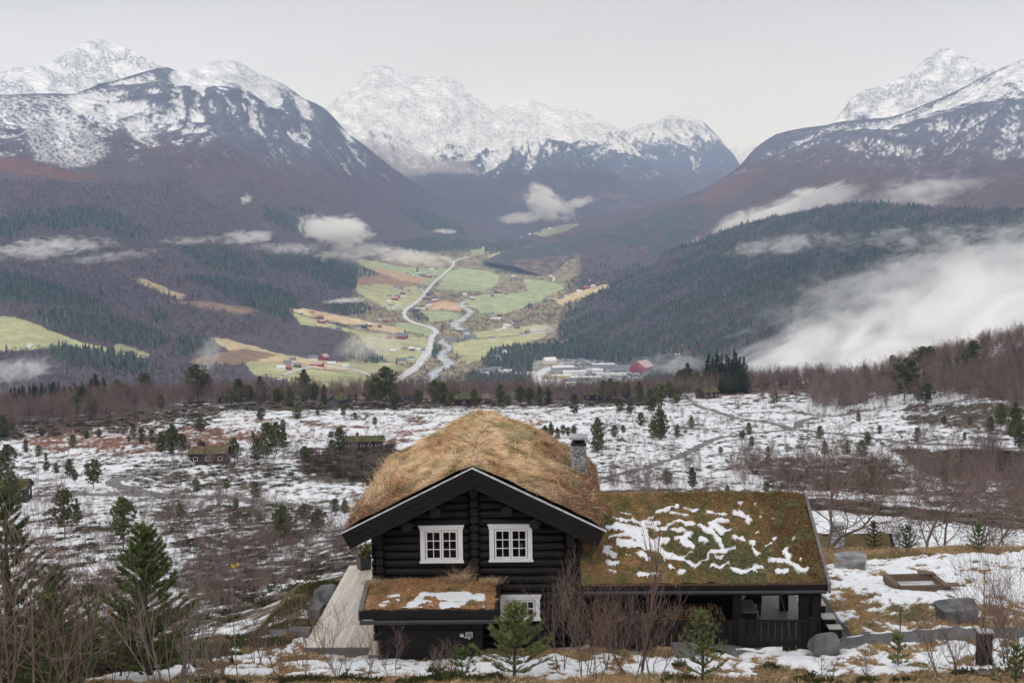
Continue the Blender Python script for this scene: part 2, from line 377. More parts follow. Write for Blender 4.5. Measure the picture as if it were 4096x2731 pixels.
# ---- valley: left mountainside, valley floor and the wooded hill on the right
NCV,NRV=1500,820
SV=sheet(-420,2760,NCV,NRV,[(-420,960),(2760,960)],
           [(-420,195),(-200,205),(0,214),(60,212),(120,213),(175,217),(196,211),(225,201),(262,192),(300,178),(335,166),(362,158),(384,154),(405,161),(418,163),(436,156),(455,158),(468,154),(478,144),(497,139),(520,138),(545,142),(566,152),(590,166),(620,180),(645,192),(672,208),(700,228),(724,238),(745,252),(765,271),(783,292),(800,310),(830,330),(862,356),(898,386),(940,415),(1000,450),(1060,478),(1120,505),(1170,522),(1220,528),(1260,524),(1300,515),(1340,512),(1380,520),(1440,560),(1500,590),(1560,570),(1620,549),(1650,534),(1690,520),(1750,505),(1800,494),(1860,482),(1930,470),(2000,466),(2100,474),(2200,480),(2352,484),(2760,470)],
           [(-420,[(960,1500),(900,1900),(800,2400),(700,2800),(600,3300),(500,3900),(400,4500),(300,5000),(212,5400)]),
            (0,[(960,1600),(900,2000),(800,2450),(700,2900),(600,3400),(500,4000),(400,4600),(300,5100),(214,5500)]),
            (400,[(960,1700),(900,2200),(800,2750),(700,3250),(600,3850),(540,4300),(400,5400),(250,6400),(155,7000)]),
            (700,[(960,1800),(900,2400),(830,2850),(740,3450),(650,4250),(580,5150),(450,6600),(225,8000)]),
            (900,[(960,1900),(900,2600),(800,3200),(700,4250),(640,5200),(600,6100),(540,7200),(385,8600)]),
            (1060,[(960,2000),(900,2650),(800,3300),(700,4600),(640,5800),(600,7100),(560,8100),(478,9500)]),
            (1200,[(960,2000),(900,2650),(800,3300),(700,4650),(640,5850),(600,7100),(560,8800),(525,10500)]),
            (1300,[(960,2000),(900,2650),(800,3300),(700,4500),(640,5500),(600,6600),(550,9200),(515,11500)]),
            (1440,[(960,2000),(900,2600),(800,3150),(740,3600),(690,4150),(640,4800),(560,5500)]),
            (1620,[(960,1900),(900,2500),(800,2950),(700,3550),(600,4350),(548,5000)]),
            (2000,[(960,1700),(900,2200),(800,2600),(700,3100),(600,3700),(470,4800)]),
            (2760,[(960,1500),(900,1900),(800,2200),(700,2600),(600,3100),(470,4200)])],
           lambda X,Y,Z,PX,PY:((10+110*sstep(-60,350,Z))*(ridged(X/900+0.4*fbm(X/900,Y/1500,2,82),Y/2200,6,81) - 0.25)+7*fbm(X/160,Y/160,4,83))*(1 - poly_mask(PX,PY,[(640,700),(860,590),(1080,575),(1450,590),(1500,700),(1560,880),(1560,990),(300,990),(450,800)],40)),kr=10,kc=48)
X,Y,Z,PX,PY,T=SV
cv,sv_=alpine_col(SV,60,780,27,(-1.3,0),-0.1+0.32*sstep(380,480,SV[3])*sstep(260,170,SV[4]))
# big patch of snow on the near left shoulder, dark brown around it
ns=fbm((PX - PY)/9,(PY+PX*0.3)/7,5,91,0.62)
m=poly_mask(PX,PY,[(40,250),(150,245),(215,290),(262,350),(225,378),(150,386),(80,372),(60,330)],16)
cv=mixc(cv,SNOW*0.9,sstep(-0.1,0.25,ns+m*0.55 - 0.4)*m)
m=poly_mask(PX,PY,[(-400,216),(60,216),(200,222),(420,270),(330,300),(180,250),(0,250),(-400,250)],10)
cv=mixc(cv,SNOW*0.9,sstep(-0.1,0.25,fbm((PX)/14,(PY - PX*.12)/3.5,5,93,.6) - 0.02)*m*0.9)
bro=poly_mask(PX,PY,[(-400,235),(0,245),(120,260),(300,310),(420,430),(300,480),(200,430),(0,440),(-400,440)],26)*(1 - sv_)
cv=mixc(cv,(0.075,0.062,0.064),bro*0.45)
cv=mixc(cv,RUST*0.85,poly_mask(PX,PY,[(-400,340),(0,350),(60,365),(130,385),(215,402),(235,408),(150,418),(60,414),(-30,410),(-400,400)],7)*sstep(-0.4,0.2,fbm(PX/26,PY/5,4,97))*0.9)
# birch woods below the tree line
low=sstep(120,-40,Z)
mot=fbm(PX/5,PY/4,4,101,0.7)
wood=mixc(np.broadcast_to(BIRCH*0.9,X.shape+(3,)),np.array((0.085,0.06,0.062)),sstep(-0.2,0.5,fbm(PX/70,PY/34,4,103)))
wood=wood*(1+0.35*mot[...,None])
cv=mixc(cv,wood,low*0.85)
rb=poly_mask(PX,PY,[(1290,990),(1290,700),(1460,610),(1620,548),(2000,455),(2760,455),(2760,990)],14)
nr_=fbm(PX/46+PY/30,(PY+PX*0.42)/15,5,107)
hill=mixc(np.broadcast_to(CONIF*1.3,X.shape+(3,)),BIRCH*1.1,sstep(-0.18,0.42,nr_))
cv=mixc(cv,hill*(1+0.4*mot[...,None]),rb*low)
cv=mixc(cv,RUST*0.8,rb*poly_mask(PX,PY,[(1950,455),(2500,455),(2500,530),(2300,520),(2080,530)],14)*sstep(0.0,0.5,fbm(PX/22,PY/6,4,109))*0.7)
# fields
G1=np.array((0.39,0.385,0.20));G2=np.array((0.34,0.38,0.21));ST=np.array((0.58,0.46,0.27));OR=np.array((0.52,0.34,0.21));BR=np.array((0.22,0.135,0.085))
FIELDS=[
 ([(-100,725),(30,728),(90,752),(120,770),(185,790),(245,800),(330,815),(345,822),(200,808),(120,806),(60,812),(-100,815)],G1),
 ([(270,790),(345,812),(340,818),(250,812)],G1*0.8),
 ([(480,775),(520,778),(580,795),(640,812),(700,822),(780,832),(850,836),(905,832),(912,846),(860,855),(770,850),(690,842),(600,830),(540,815)],ST*0.85),
 ([(560,825),(640,835),(760,852),(850,852),(905,850),(925,856),(920,880),(860,900),(700,900),(640,870),(580,860)],G1),
 ([(660,712),(700,708),(745,718),(820,732),(880,745),(920,752),(945,760),(905,765),(830,752),(745,735)],ST),
 ([(665,716),(745,738),(790,752),(840,760),(900,770),(980,775),(990,800),(960,812),(900,808),(840,795),(830,770),(750,752),(690,745)],G1*1.05),
 ([(825,770),(900,772),(985,785),(975,830),(930,836),(890,830),(840,800)],G1),
 ([(790,830),(900,838),(930,842),(960,850),(940,880),(880,882),(800,850)],G1*0.95),
 ([(810,598),(860,600),(920,612),(980,616),(1040,618),(1030,636),(985,655),(950,650),(900,640),(850,618)],G2),
 ([(845,608),(900,622),(960,634),(985,642),(975,652),(930,645),(880,632)],OR),
 ([(820,650),(880,645),(950,655),(985,668),(960,700),(930,715),(890,712),(850,690),(820,672)],G1*1.08),
 ([(820,640),(880,632),(960,655),(940,660),(870,652),(825,656)],BR*1.5),
 ([(1000,665),(1030,625),(1060,615),(1120,622),(1150,632),(1140,655),(1110,668),(1050,668)],G2*1.1),
 ([(1200,640),(1260,646),(1300,655),(1240,670),(1215,672)],G2*1.05),
 ([(1060,690),(1110,675),(1200,672),(1290,655),(1300,662),(1240,690),(1190,712),(1150,725),(1110,720),(1080,705)],G2*1.05),
 ([(975,700),(1020,690),(1070,700),(1058,714),(1020,712),(985,712)],OR*1.05),
 ([(960,712),(1040,716),(1060,722),(1050,735),(990,740)],G2),
 ([(985,745),(1000,752),(1010,768),(985,772),(925,758),(900,745),(950,738)],G2),
 ([(1085,765),(1150,752),(1250,745),(1265,755),(1200,768),(1130,775),(1090,775)],G1*1.05),
 ([(1040,790),(1090,778),(1180,772),(1250,760),(1260,770),(1200,790),(1130,805),(1080,818),(1040,812)],G1*1.1),
 ([(1060,818),(1130,805),(1110,825),(1080,835),(1050,832)],G1),
 ([(1120,585),(1150,580),(1145,600),(1125,605)],G1*1.2),
 ([(1080,575),(1115,572),(1110,585),(1085,588)],G2),
 ([(1180,500),(1260,508),(1340,515),(1340,525),(1250,545),(1220,535)],np.array((0.30,0.30,0.16))),
 ([(1300,497),(1385,500),(1360,508),(1300,512)],np.array((0.26,0.30,0.15))),
 ([(1275,690),(1330,668),(1395,652),(1400,658),(1340,685),(1290,702)],ST),
 ([(300,640),(330,640),(390,668),(430,680),(420,690),(350,668)],ST*0.7),
 ([(380,690),(560,705),(600,715),(560,722),(400,700)],np.array((0.23,0.15,0.10))),
 ([(480,815),(560,800),(640,815),(560,835),(470,840),(430,830)],np.array((0.24,0.16,0.10))),
 ([(840,858),(900,850),(960,850),(950,862),(905,885),(850,880)],BR),
]
allf=np.zeros(X.shape)
fv=fbm(PX/14,PY/5,4,113)
wx=fbm(PX/16,PY/9,3,117)*5;wy=fbm(PX/16,PY/9,3,119)*2.5
for poly,colr in FIELDS:
    m=poly_mask(PX+wx,PY+wy,poly,1.6)
    cv=mixc(cv,np.broadcast_to(np.asarray(colr),X.shape+(3,))*(1+0.28*fv[...,None]),m)
    allf=np.maximum(allf,m)
oval=poly_mask(PX,PY,[(800,720),(830,600),(1080,575),(1330,590),(1330,700),(1280,880),(960,990),(800,900)],12)*(1 - allf)
fl0=mixc(np.broadcast_to(G1*0.72,X.shape+(3,)),ST*0.7,sstep(-.1,.4,fbm(PX/34,PY/10,4,123)));fl0=mixc(fl0,BR,sstep(-.05,.25,fbm(PX/14,PY/7,4,125)))
cv=mixc(cv,fl0*(1+.3*fv[...,None]),oval*0.8)
town=poly_mask(PX+3*wx,PY+2*wy,[(1225,830),(1330,822),(1480,845),(1500,862),(1440,888),(1240,898),(1222,885)],3)
cv=mixc(cv,(0.36,0.355,0.36),town*0.8*sstep(-0.15,0.1,fbm(PX/12,PY/5,3,127)))
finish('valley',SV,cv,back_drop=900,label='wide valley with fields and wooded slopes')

# surface lookup for things standing in the valley
VX,VY,VZ=X,Y,Z
def on_valley(px,py):
    """ground point seen at px,py (relief lifts the grid a little, so search the column)"""
    j=int(round((px+420)/3180*(NCV - 1)));j=min(max(j,0),NCV - 1)
    qx,qy=projp(VX[:,j],VY[:,j],VZ[:,j])
    i=int(np.argmin(np.abs(qy - py)))
    return float(VX[i,j]),float(VY[i,j]),float(VZ[i,j])

# ---- air
hz=new_mat('haze')[0];nt=hz.node_tree;nt.nodes.clear()
o_=nt.nodes.new('ShaderNodeOutputMaterial');pv=nt.nodes.new('ShaderNodeVolumePrincipled')
pv.inputs['Color'].default_value=(0.46,0.63,1.0,1);pv.inputs['Absorption Color'].default_value=(1,1,1,1);pv.inputs['Density'].default_value=5.3e-5;pv.inputs['Anisotropy'].default_value=0.2
nt.links.new(pv.outputs[0],o_.inputs['Volume'])
hz.cycles.homogeneous_volume=True
def box_mesh(name,lo,hi,mat):
    x0,y0,z0=lo;x1,y1,z1=hi
    V=[(x0,y0,z0),(x1,y0,z0),(x1,y1,z0),(x0,y1,z0),(x0,y0,z1),(x1,y0,z1),(x1,y1,z1),(x0,y1,z1)]
    Fc=[(0,3,2,1),(4,5,6,7),(0,1,5,4),(1,2,6,5),(2,3,7,6),(3,0,4,7)]
    return mesh_np(name,V,np.array(Fc),mat)
tag(link('haze',box_mesh('haze',(-16000,-60,-3200),(16000,24000,1500),hz)),kind='stuff')

# ---- mist banks lying in the valley
def mist_mat(name,dens,nsc,thr,seed,soft=0.36,fall=1.0):
    m=bpy.data.materials.new(name);m.use_nodes=True;nt=m.node_tree;nt.nodes.clear();L=nt.links
    o=nt.nodes.new('ShaderNodeOutputMaterial');pv=nt.nodes.new('ShaderNodeVolumePrincipled');L.new(pv.outputs[0],o.inputs['Volume'])
    pv.inputs['Color'].default_value=(1,0.985,0.97,1);pv.inputs['Anisotropy'].default_value=0.1
    tc=N(nt,'ShaderNodeTexCoord');mp=N(nt,'ShaderNodeMapping');mp.inputs['Scale'].default_value=nsc;mp.inputs['Location'].default_value=(seed*3.1,seed*1.7,seed)
    L.new(tc.outputs['Object'],mp.inputs[0])
    nz=N(nt,'ShaderNodeTexNoise');nz.inputs['Scale'].default_value=1.0;nz.inputs['Detail'].default_value=5;nz.inputs['Roughness'].default_value=0.66;nz.inputs['Distortion'].default_value=0.9
    L.new(mp.outputs[0],nz.inputs['Vector'])
    ln=N(nt,'ShaderNodeVectorMath',operation='LENGTH');L.new(tc.outputs['Object'],ln.inputs[0])
    f1=N(nt,'ShaderNodeMath',operation='MULTIPLY');L.new(ln.outputs['Value'],f1.inputs[0]);L.new(ln.outputs['Value'],f1.inputs[1])
    f2=N(nt,'ShaderNodeMath',operation='MULTIPLY_ADD');L.new(f1.outputs[0],f2.inputs[0]);f2.inputs[1].default_value=-0.55*fall;L.new(nz.outputs['Fac'],f2.inputs[2])
    mr=N(nt,'ShaderNodeMapRange');mr.interpolation_type='SMOOTHSTEP';L.new(f2.outputs[0],mr.inputs[0])
    mr.inputs[1].default_value=thr;mr.inputs[2].default_value=thr+soft;mr.inputs[3].default_value=0;mr.inputs[4].default_value=dens
    L.new(mr.outputs[0],pv.inputs['Density'])
    return m
def ico(n=3):
    import bmesh
    bm=bmesh.new();bmesh.ops.create_icosphere(bm,subdivisions=n,radius=1.0)
    V=np.array([v.co[:] for v in bm.verts]);Fc=np.array([[v.index for v in f.verts] for f in bm.faces]);bm.free();return V,Fc
ICV,ICF=ico(3)
# px, py, distance, half width px, half height px, half depth m, tilt deg, optical depth, noise scale, threshold, label
MIST=[
 (2200,735,1750,620,140,330,17,5.6,(3.0,1.2,1.9),0.24,'large white fog bank pouring over the wooded hill on the right'),
 (2130,625,2350,480,90,260,16,1.6,(4.2,1.5,2.6),0.30,'translucent veil of mist above the fog bank on the right'),
 (2280,640,2050,520,110,260,14,2.4,(2.6,1.2,1.5),0.26,'thin upper veil of the fog bank at the right edge'),
 (1790,500,5500,215,50,400,20,7.0,(2.8,1.2,1.6),0.24,'bright cloud behind the crest of the wooded hill'),
 (2090,445,5300,215,62,350,12,2.4,(3.6,1.5,2.0),0.36,'ragged cloud drifting across the brown ridge on the right'),
 (1800,562,3700,170,30,150,8,2.6,(3.6,1.5,1.6),0.34,'low wisp of mist over the wooded hillside'),
 (2080,545,3700,330,45,150,4,1.7,(5.0,1.5,2.2),0.40,'torn shreds of mist over the wooded hillside on the right'),
 (772,527,4700,92,42,240,-8,6.0,(2.4,1.2,1.5),0.22,'bright puff of cloud over the left forest slope'),
 (800,578,4600,120,30,200,0,2.8,(3.2,1.2,1.6),0.32,'mist trailing below the bright puff'),
 (945,590,5300,130,24,200,-8,3.2,(3.6,1.2,1.4),0.30,'flat mist lying across the top of the fields'),
 (575,545,3700,78,22,120,2,2.2,(2.8,1.2,1.5),0.30,'faint mist patch on the left birch slope'),
 (440,552,3550,110,16,110,2,1.2,(3.6,1.2,1.5),0.36,'thin mist streak on the left birch slope'),
 (100,570,3100,190,34,130,4,2.2,(2.6,1.2,2.4),0.32,'long mist streaks at the far left'),
 (1258,470,9000,78,38,500,-28,5.0,(2.2,1.2,1.6),0.26,'bright cloud tumbling down into the far valley'),
 (1195,500,9000,60,18,400,5,3.5,(2.6,1.2,1.5),0.28,'low cloud beside the far fields'),
 (1325,466,9000,48,15,300,14,3.0,(2.6,1.2,1.5),0.28,'small cloud wisp reaching right in the far valley'),
 (565,458,5000,18,15,90,20,2.0,(1.8,1.2,1.5),0.28,'tiny cloud puff on the left mountainside'),
 (1020,531,7000,34,7,150,-4,2.6,(2.2,1.2,1.5),0.26,'small flat mist patch under the dark spruce wood'),
 (790,690,3500,58,7,80,2,2.0,(2.2,1.2,1.5),0.26,'narrow mist lens above the field edge'),
 (1245,756,3400,52,15,110,0,1.5,(2.2,1.2,1.5),0.28,'pale mist at the forest edge beside the fields'),
 (850,795,2700,95,36,130,8,0.9,(2.2,1.2,1.5),0.26,'bluish smoke-like mist over the grove'),
 (40,850,1700,120,34,100,6,1.5,(2.6,1.2,1.8),0.30,'mist rising behind the spruces at the far left'),
 (480,810,2100,60,40,80,60,0.8,(2.2,1.2,1.8),0.30,'faint wisp rising in front of the dark spruce wood'),
 (250,590,3300,150,16,110,5,0.9,(3.0,1.2,1.6),0.32,'thin veil of mist right of the long streaks at the far left'),
 (660,570,4200,110,20,120,-4,1.1,(3.0,1.2,1.6),0.30,'pale mist between the birch slope and the bright puff'),
 (2250,585,3300,260,26,150,8,1.6,(4.0,1.2,1.8),0.32,'mist shreds along the dark wood above the fog bank'),
 (1550,835,2300,110,28,100,0,0.9,(2.2,1.2,1.8),0.26,'thin mist over the houses at the foot of the hill'),
]
for k,(px,py,d,hw,hh,hd,tilt,tau,nsc,thr,lab) in enumerate(MIST):
    x,y,z=(float(v) for v in atp(px,py,d));u=d*KP/F
    nsc=(max(nsc[0],0.5*nsc[2]*hw/hh),nsc[1],nsc[2])
    m=mist_mat('mist',tau*(1.0 if k > 2 else 1.05)/(1.0*hd),[q*1.25 for q in nsc],thr - 0.02,k+1.0)
    o=link('mist',mesh_np('mist',ICV,ICF,m));o.location=(x,y,z)
    o.scale=(hw*u*1.35,hd*1.15,hh*u*1.3);o.rotation_euler=(0,-math.radians(tilt),math.atan2(-x,y))
    tag(o,lab,kind='stuff')

# ---- mist banks lying in the valley
def mist_mat(name,dens,nsc,thr,seed,soft=0.36,fall=1.0):
    m=bpy.data.materials.new(name);m.use_nodes=True;nt=m.node_tree;nt.nodes.clear();L=nt.links
    o=nt.nodes.new('ShaderNodeOutputMaterial');pv=nt.nodes.new('ShaderNodeVolumePrincipled');L.new(pv.outputs[0],o.inputs['Volume'])
    pv.inputs['Color'].default_value=(1,0.985,0.97,1);pv.inputs['Anisotropy'].default_value=0.1
    tc=N(nt,'ShaderNodeTexCoord');mp=N(nt,'ShaderNodeMapping');mp.inputs['Scale'].default_value=nsc;mp.inputs['Location'].default_value=(seed*3.1,seed*1.7,seed)
    L.new(tc.outputs['Object'],mp.inputs[0])
    nz=N(nt,'ShaderNodeTexNoise');nz.inputs['Scale'].default_value=1.0;nz.inputs['Detail'].default_value=5;nz.inputs['Roughness'].default_value=0.66;nz.inputs['Distortion'].default_value=0.9
    L.new(mp.outputs[0],nz.inputs['Vector'])
    ln=N(nt,'ShaderNodeVectorMath',operation='LENGTH');L.new(tc.outputs['Object'],ln.inputs[0])
    f1=N(nt,'ShaderNodeMath',operation='MULTIPLY');L.new(ln.outputs['Value'],f1.inputs[0]);L.new(ln.outputs['Value'],f1.inputs[1])
    f2=N(nt,'ShaderNodeMath',operation='MULTIPLY_ADD');L.new(f1.outputs[0],f2.inputs[0]);f2.inputs[1].default_value=-0.55*fall;L.new(nz.outputs['Fac'],f2.inputs[2])
    mr=N(nt,'ShaderNodeMapRange');mr.interpolation_type='SMOOTHSTEP';L.new(f2.outputs[0],mr.inputs[0])
    mr.inputs[1].default_value=thr;mr.inputs[2].default_value=thr+soft;mr.inputs[3].default_value=0;mr.inputs[4].default_value=dens
    L.new(mr.outputs[0],pv.inputs['Density'])
    return m
def ico(n=3):
    import bmesh
    bm=bmesh.new();bmesh.ops.create_icosphere(bm,subdivisions=n,radius=1.0)
    V=np.array([v.co[:] for v in bm.verts]);Fc=np.array([[v.index for v in f.verts] for f in bm.faces]);bm.free();return V,Fc
ICV,ICF=ico(3)
# px, py, distance, half width px, half height px, half depth m, tilt deg, optical depth, noise scale, threshold, label
MIST=[
 (2200,735,1750,620,140,330,17,5.6,(3.0,1.2,1.9),0.24,'large white fog bank pouring over the wooded hill on the right'),
 (2130,625,2350,480,90,260,16,1.6,(4.2,1.5,2.6),0.30,'translucent veil of mist above the fog bank on the right'),
 (2280,640,2050,520,110,260,14,2.4,(2.6,1.2,1.5),0.26,'thin upper veil of the fog bank at the right edge'),
 (1790,500,5500,215,50,400,20,7.0,(2.8,1.2,1.6),0.24,'bright cloud behind the crest of the wooded hill'),
 (2090,445,5300,215,62,350,12,2.4,(3.6,1.5,2.0),0.36,'ragged cloud drifting across the brown ridge on the right'),
 (1800,562,3700,170,30,150,8,2.6,(3.6,1.5,1.6),0.34,'low wisp of mist over the wooded hillside'),
 (2080,545,3700,330,45,150,4,1.7,(5.0,1.5,2.2),0.40,'torn shreds of mist over the wooded hillside on the right'),
 (772,527,4700,92,42,240,-8,6.0,(2.4,1.2,1.5),0.22,'bright puff of cloud over the left forest slope'),
 (800,578,4600,120,30,200,0,2.8,(3.2,1.2,1.6),0.32,'mist trailing below the bright puff'),
 (945,590,5300,130,24,200,-8,3.2,(3.6,1.2,1.4),0.30,'flat mist lying across the top of the fields'),
 (575,545,3700,78,22,120,2,2.2,(2.8,1.2,1.5),0.30,'faint mist patch on the left birch slope'),
 (440,552,3550,110,16,110,2,1.2,(3.6,1.2,1.5),0.36,'thin mist streak on the left birch slope'),
 (100,570,3100,190,34,130,4,2.2,(2.6,1.2,2.4),0.32,'long mist streaks at the far left'),
 (1258,470,9000,78,38,500,-28,5.0,(2.2,1.2,1.6),0.26,'bright cloud tumbling down into the far valley'),
 (1195,500,9000,60,18,400,5,3.5,(2.6,1.2,1.5),0.28,'low cloud beside the far fields'),
 (1325,466,9000,48,15,300,14,3.0,(2.6,1.2,1.5),0.28,'small cloud wisp reaching right in the far valley'),
 (565,458,5000,18,15,90,20,2.0,(1.8,1.2,1.5),0.28,'tiny cloud puff on the left mountainside'),
 (1020,531,7000,34,7,150,-4,2.6,(2.2,1.2,1.5),0.26,'small flat mist patch under the dark spruce wood'),
 (790,690,3500,58,7,80,2,2.0,(2.2,1.2,1.5),0.26,'narrow mist lens above the field edge'),
 (1245,756,3400,52,15,110,0,1.5,(2.2,1.2,1.5),0.28,'pale mist at the forest edge beside the fields'),
 (850,795,2700,95,36,130,8,0.9,(2.2,1.2,1.5),0.26,'bluish smoke-like mist over the grove'),
 (40,850,1700,120,34,100,6,1.5,(2.6,1.2,1.8),0.30,'mist rising behind the spruces at the far left'),
 (480,810,2100,60,40,80,60,0.8,(2.2,1.2,1.8),0.30,'faint wisp rising in front of the dark spruce wood'),
 (250,590,3300,150,16,110,5,0.9,(3.0,1.2,1.6),0.32,'thin veil of mist right of the long streaks at the far left'),
 (660,570,4200,110,20,120,-4,1.1,(3.0,1.2,1.6),0.30,'pale mist between the birch slope and the bright puff'),
 (2250,585,3300,260,26,150,8,1.6,(4.0,1.2,1.8),0.32,'mist shreds along the dark wood above the fog bank'),
 (1550,835,2300,110,28,100,0,0.9,(2.2,1.2,1.8),0.26,'thin mist over the houses at the foot of the hill'),
]
for k,(px,py,d,hw,hh,hd,tilt,tau,nsc,thr,lab) in enumerate(MIST):
    x,y,z=(float(v) for v in atp(px,py,d));u=d*KP/F
    nsc=(max(nsc[0],0.5*nsc[2]*hw/hh),nsc[1],nsc[2])
    m=mist_mat('mist',tau*(1.0 if k > 2 else 1.05)/(1.0*hd),[q*1.25 for q in nsc],thr - 0.02,k+1.0)
    o=link('mist',mesh_np('mist',ICV,ICF,m));o.location=(x,y,z)
    o.scale=(hw*u*1.35,hd*1.15,hh*u*1.3);o.rotation_euler=(0,-math.radians(tilt),math.atan2(-x,y))
    tag(o,lab,kind='stuff')

# ---- mist banks lying in the valley
def mist_mat(name,dens,nsc,thr,seed,soft=0.36,fall=1.0):
    m=bpy.data.materials.new(name);m.use_nodes=True;nt=m.node_tree;nt.nodes.clear();L=nt.links
    o=nt.nodes.new('ShaderNodeOutputMaterial');pv=nt.nodes.new('ShaderNodeVolumePrincipled');L.new(pv.outputs[0],o.inputs['Volume'])
    pv.inputs['Color'].default_value=(1,0.985,0.97,1);pv.inputs['Anisotropy'].default_value=0.1
    tc=N(nt,'ShaderNodeTexCoord');mp=N(nt,'ShaderNodeMapping');mp.inputs['Scale'].default_value=nsc;mp.inputs['Location'].default_value=(seed*3.1,seed*1.7,seed)
    L.new(tc.outputs['Object'],mp.inputs[0])
    nz=N(nt,'ShaderNodeTexNoise');nz.inputs['Scale'].default_value=1.0;nz.inputs['Detail'].default_value=5;nz.inputs['Roughness'].default_value=0.66;nz.inputs['Distortion'].default_value=0.9
    L.new(mp.outputs[0],nz.inputs['Vector'])
    ln=N(nt,'ShaderNodeVectorMath',operation='LENGTH');L.new(tc.outputs['Object'],ln.inputs[0])
    f1=N(nt,'ShaderNodeMath',operation='MULTIPLY');L.new(ln.outputs['Value'],f1.inputs[0]);L.new(ln.outputs['Value'],f1.inputs[1])
    f2=N(nt,'ShaderNodeMath',operation='MULTIPLY_ADD');L.new(f1.outputs[0],f2.inputs[0]);f2.inputs[1].default_value=-0.55*fall;L.new(nz.outputs['Fac'],f2.inputs[2])
    mr=N(nt,'ShaderNodeMapRange');mr.interpolation_type='SMOOTHSTEP';L.new(f2.outputs[0],mr.inputs[0])
    mr.inputs[1].default_value=thr;mr.inputs[2].default_value=thr+soft;mr.inputs[3].default_value=0;mr.inputs[4].default_value=dens
    L.new(mr.outputs[0],pv.inputs['Density'])
    return m
def ico(n=3):
    import bmesh
    bm=bmesh.new();bmesh.ops.create_icosphere(bm,subdivisions=n,radius=1.0)
    V=np.array([v.co[:] for v in bm.verts]);Fc=np.array([[v.index for v in f.verts] for f in bm.faces]);bm.free();return V,Fc
ICV,ICF=ico(3)
# px, py, distance, half width px, half height px, half depth m, tilt deg, optical depth, noise scale, threshold, label
MIST=[
 (2200,735,1750,620,140,330,17,5.6,(3.0,1.2,1.9),0.24,'large white fog bank pouring over the wooded hill on the right'),
 (2130,625,2350,480,90,260,16,1.6,(4.2,1.5,2.6),0.30,'translucent veil of mist above the fog bank on the right'),
 (2280,640,2050,520,110,260,14,2.4,(2.6,1.2,1.5),0.26,'thin upper veil of the fog bank at the right edge'),
 (1790,500,5500,215,50,400,20,7.0,(2.8,1.2,1.6),0.24,'bright cloud behind the crest of the wooded hill'),
 (2090,445,5300,215,62,350,12,2.4,(3.6,1.5,2.0),0.36,'ragged cloud drifting across the brown ridge on the right'),
 (1800,562,3700,170,30,150,8,2.6,(3.6,1.5,1.6),0.34,'low wisp of mist over the wooded hillside'),
 (2080,545,3700,330,45,150,4,1.7,(5.0,1.5,2.2),0.40,'torn shreds of mist over the wooded hillside on the right'),
 (772,527,4700,92,42,240,-8,6.0,(2.4,1.2,1.5),0.22,'bright puff of cloud over the left forest slope'),
 (800,578,4600,120,30,200,0,2.8,(3.2,1.2,1.6),0.32,'mist trailing below the bright puff'),
 (945,590,5300,130,24,200,-8,3.2,(3.6,1.2,1.4),0.30,'flat mist lying across the top of the fields'),
 (575,545,3700,78,22,120,2,2.2,(2.8,1.2,1.5),0.30,'faint mist patch on the left birch slope'),
 (440,552,3550,110,16,110,2,1.2,(3.6,1.2,1.5),0.36,'thin mist streak on the left birch slope'),
 (100,570,3100,190,34,130,4,2.2,(2.6,1.2,2.4),0.32,'long mist streaks at the far left'),
 (1258,470,9000,78,38,500,-28,5.0,(2.2,1.2,1.6),0.26,'bright cloud tumbling down into the far valley'),
 (1195,500,9000,60,18,400,5,3.5,(2.6,1.2,1.5),0.28,'low cloud beside the far fields'),
 (1325,466,9000,48,15,300,14,3.0,(2.6,1.2,1.5),0.28,'small cloud wisp reaching right in the far valley'),
 (565,458,5000,18,15,90,20,2.0,(1.8,1.2,1.5),0.28,'tiny cloud puff on the left mountainside'),
 (1020,531,7000,34,7,150,-4,2.6,(2.2,1.2,1.5),0.26,'small flat mist patch under the dark spruce wood'),
 (790,690,3500,58,7,80,2,2.0,(2.2,1.2,1.5),0.26,'narrow mist lens above the field edge'),
 (1245,756,3400,52,15,110,0,1.5,(2.2,1.2,1.5),0.28,'pale mist at the forest edge beside the fields'),
 (850,795,2700,95,36,130,8,0.9,(2.2,1.2,1.5),0.26,'bluish smoke-like mist over the grove'),
 (40,850,1700,120,34,100,6,1.5,(2.6,1.2,1.8),0.30,'mist rising behind the spruces at the far left'),
 (480,810,2100,60,40,80,60,0.8,(2.2,1.2,1.8),0.30,'faint wisp rising in front of the dark spruce wood'),
 (250,590,3300,150,16,110,5,0.9,(3.0,1.2,1.6),0.32,'thin veil of mist right of the long streaks at the far left'),
 (660,570,4200,110,20,120,-4,1.1,(3.0,1.2,1.6),0.30,'pale mist between the birch slope and the bright puff'),
 (2250,585,3300,260,26,150,8,1.6,(4.0,1.2,1.8),0.32,'mist shreds along the dark wood above the fog bank'),
 (1550,835,2300,110,28,100,0,0.9,(2.2,1.2,1.8),0.26,'thin mist over the houses at the foot of the hill'),
]
for k,(px,py,d,hw,hh,hd,tilt,tau,nsc,thr,lab) in enumerate(MIST):
    x,y,z=(float(v) for v in atp(px,py,d));u=d*KP/F
    nsc=(max(nsc[0],0.5*nsc[2]*hw/hh),nsc[1],nsc[2])
    m=mist_mat('mist',tau*(1.0 if k > 2 else 1.05)/(1.0*hd),[q*1.25 for q in nsc],thr - 0.02,k+1.0)
    o=link('mist',mesh_np('mist',ICV,ICF,m));o.location=(x,y,z)
    o.scale=(hw*u*1.35,hd*1.15,hh*u*1.3);o.rotation_euler=(0,-math.radians(tilt),math.atan2(-x,y))
    tag(o,lab,kind='stuff')

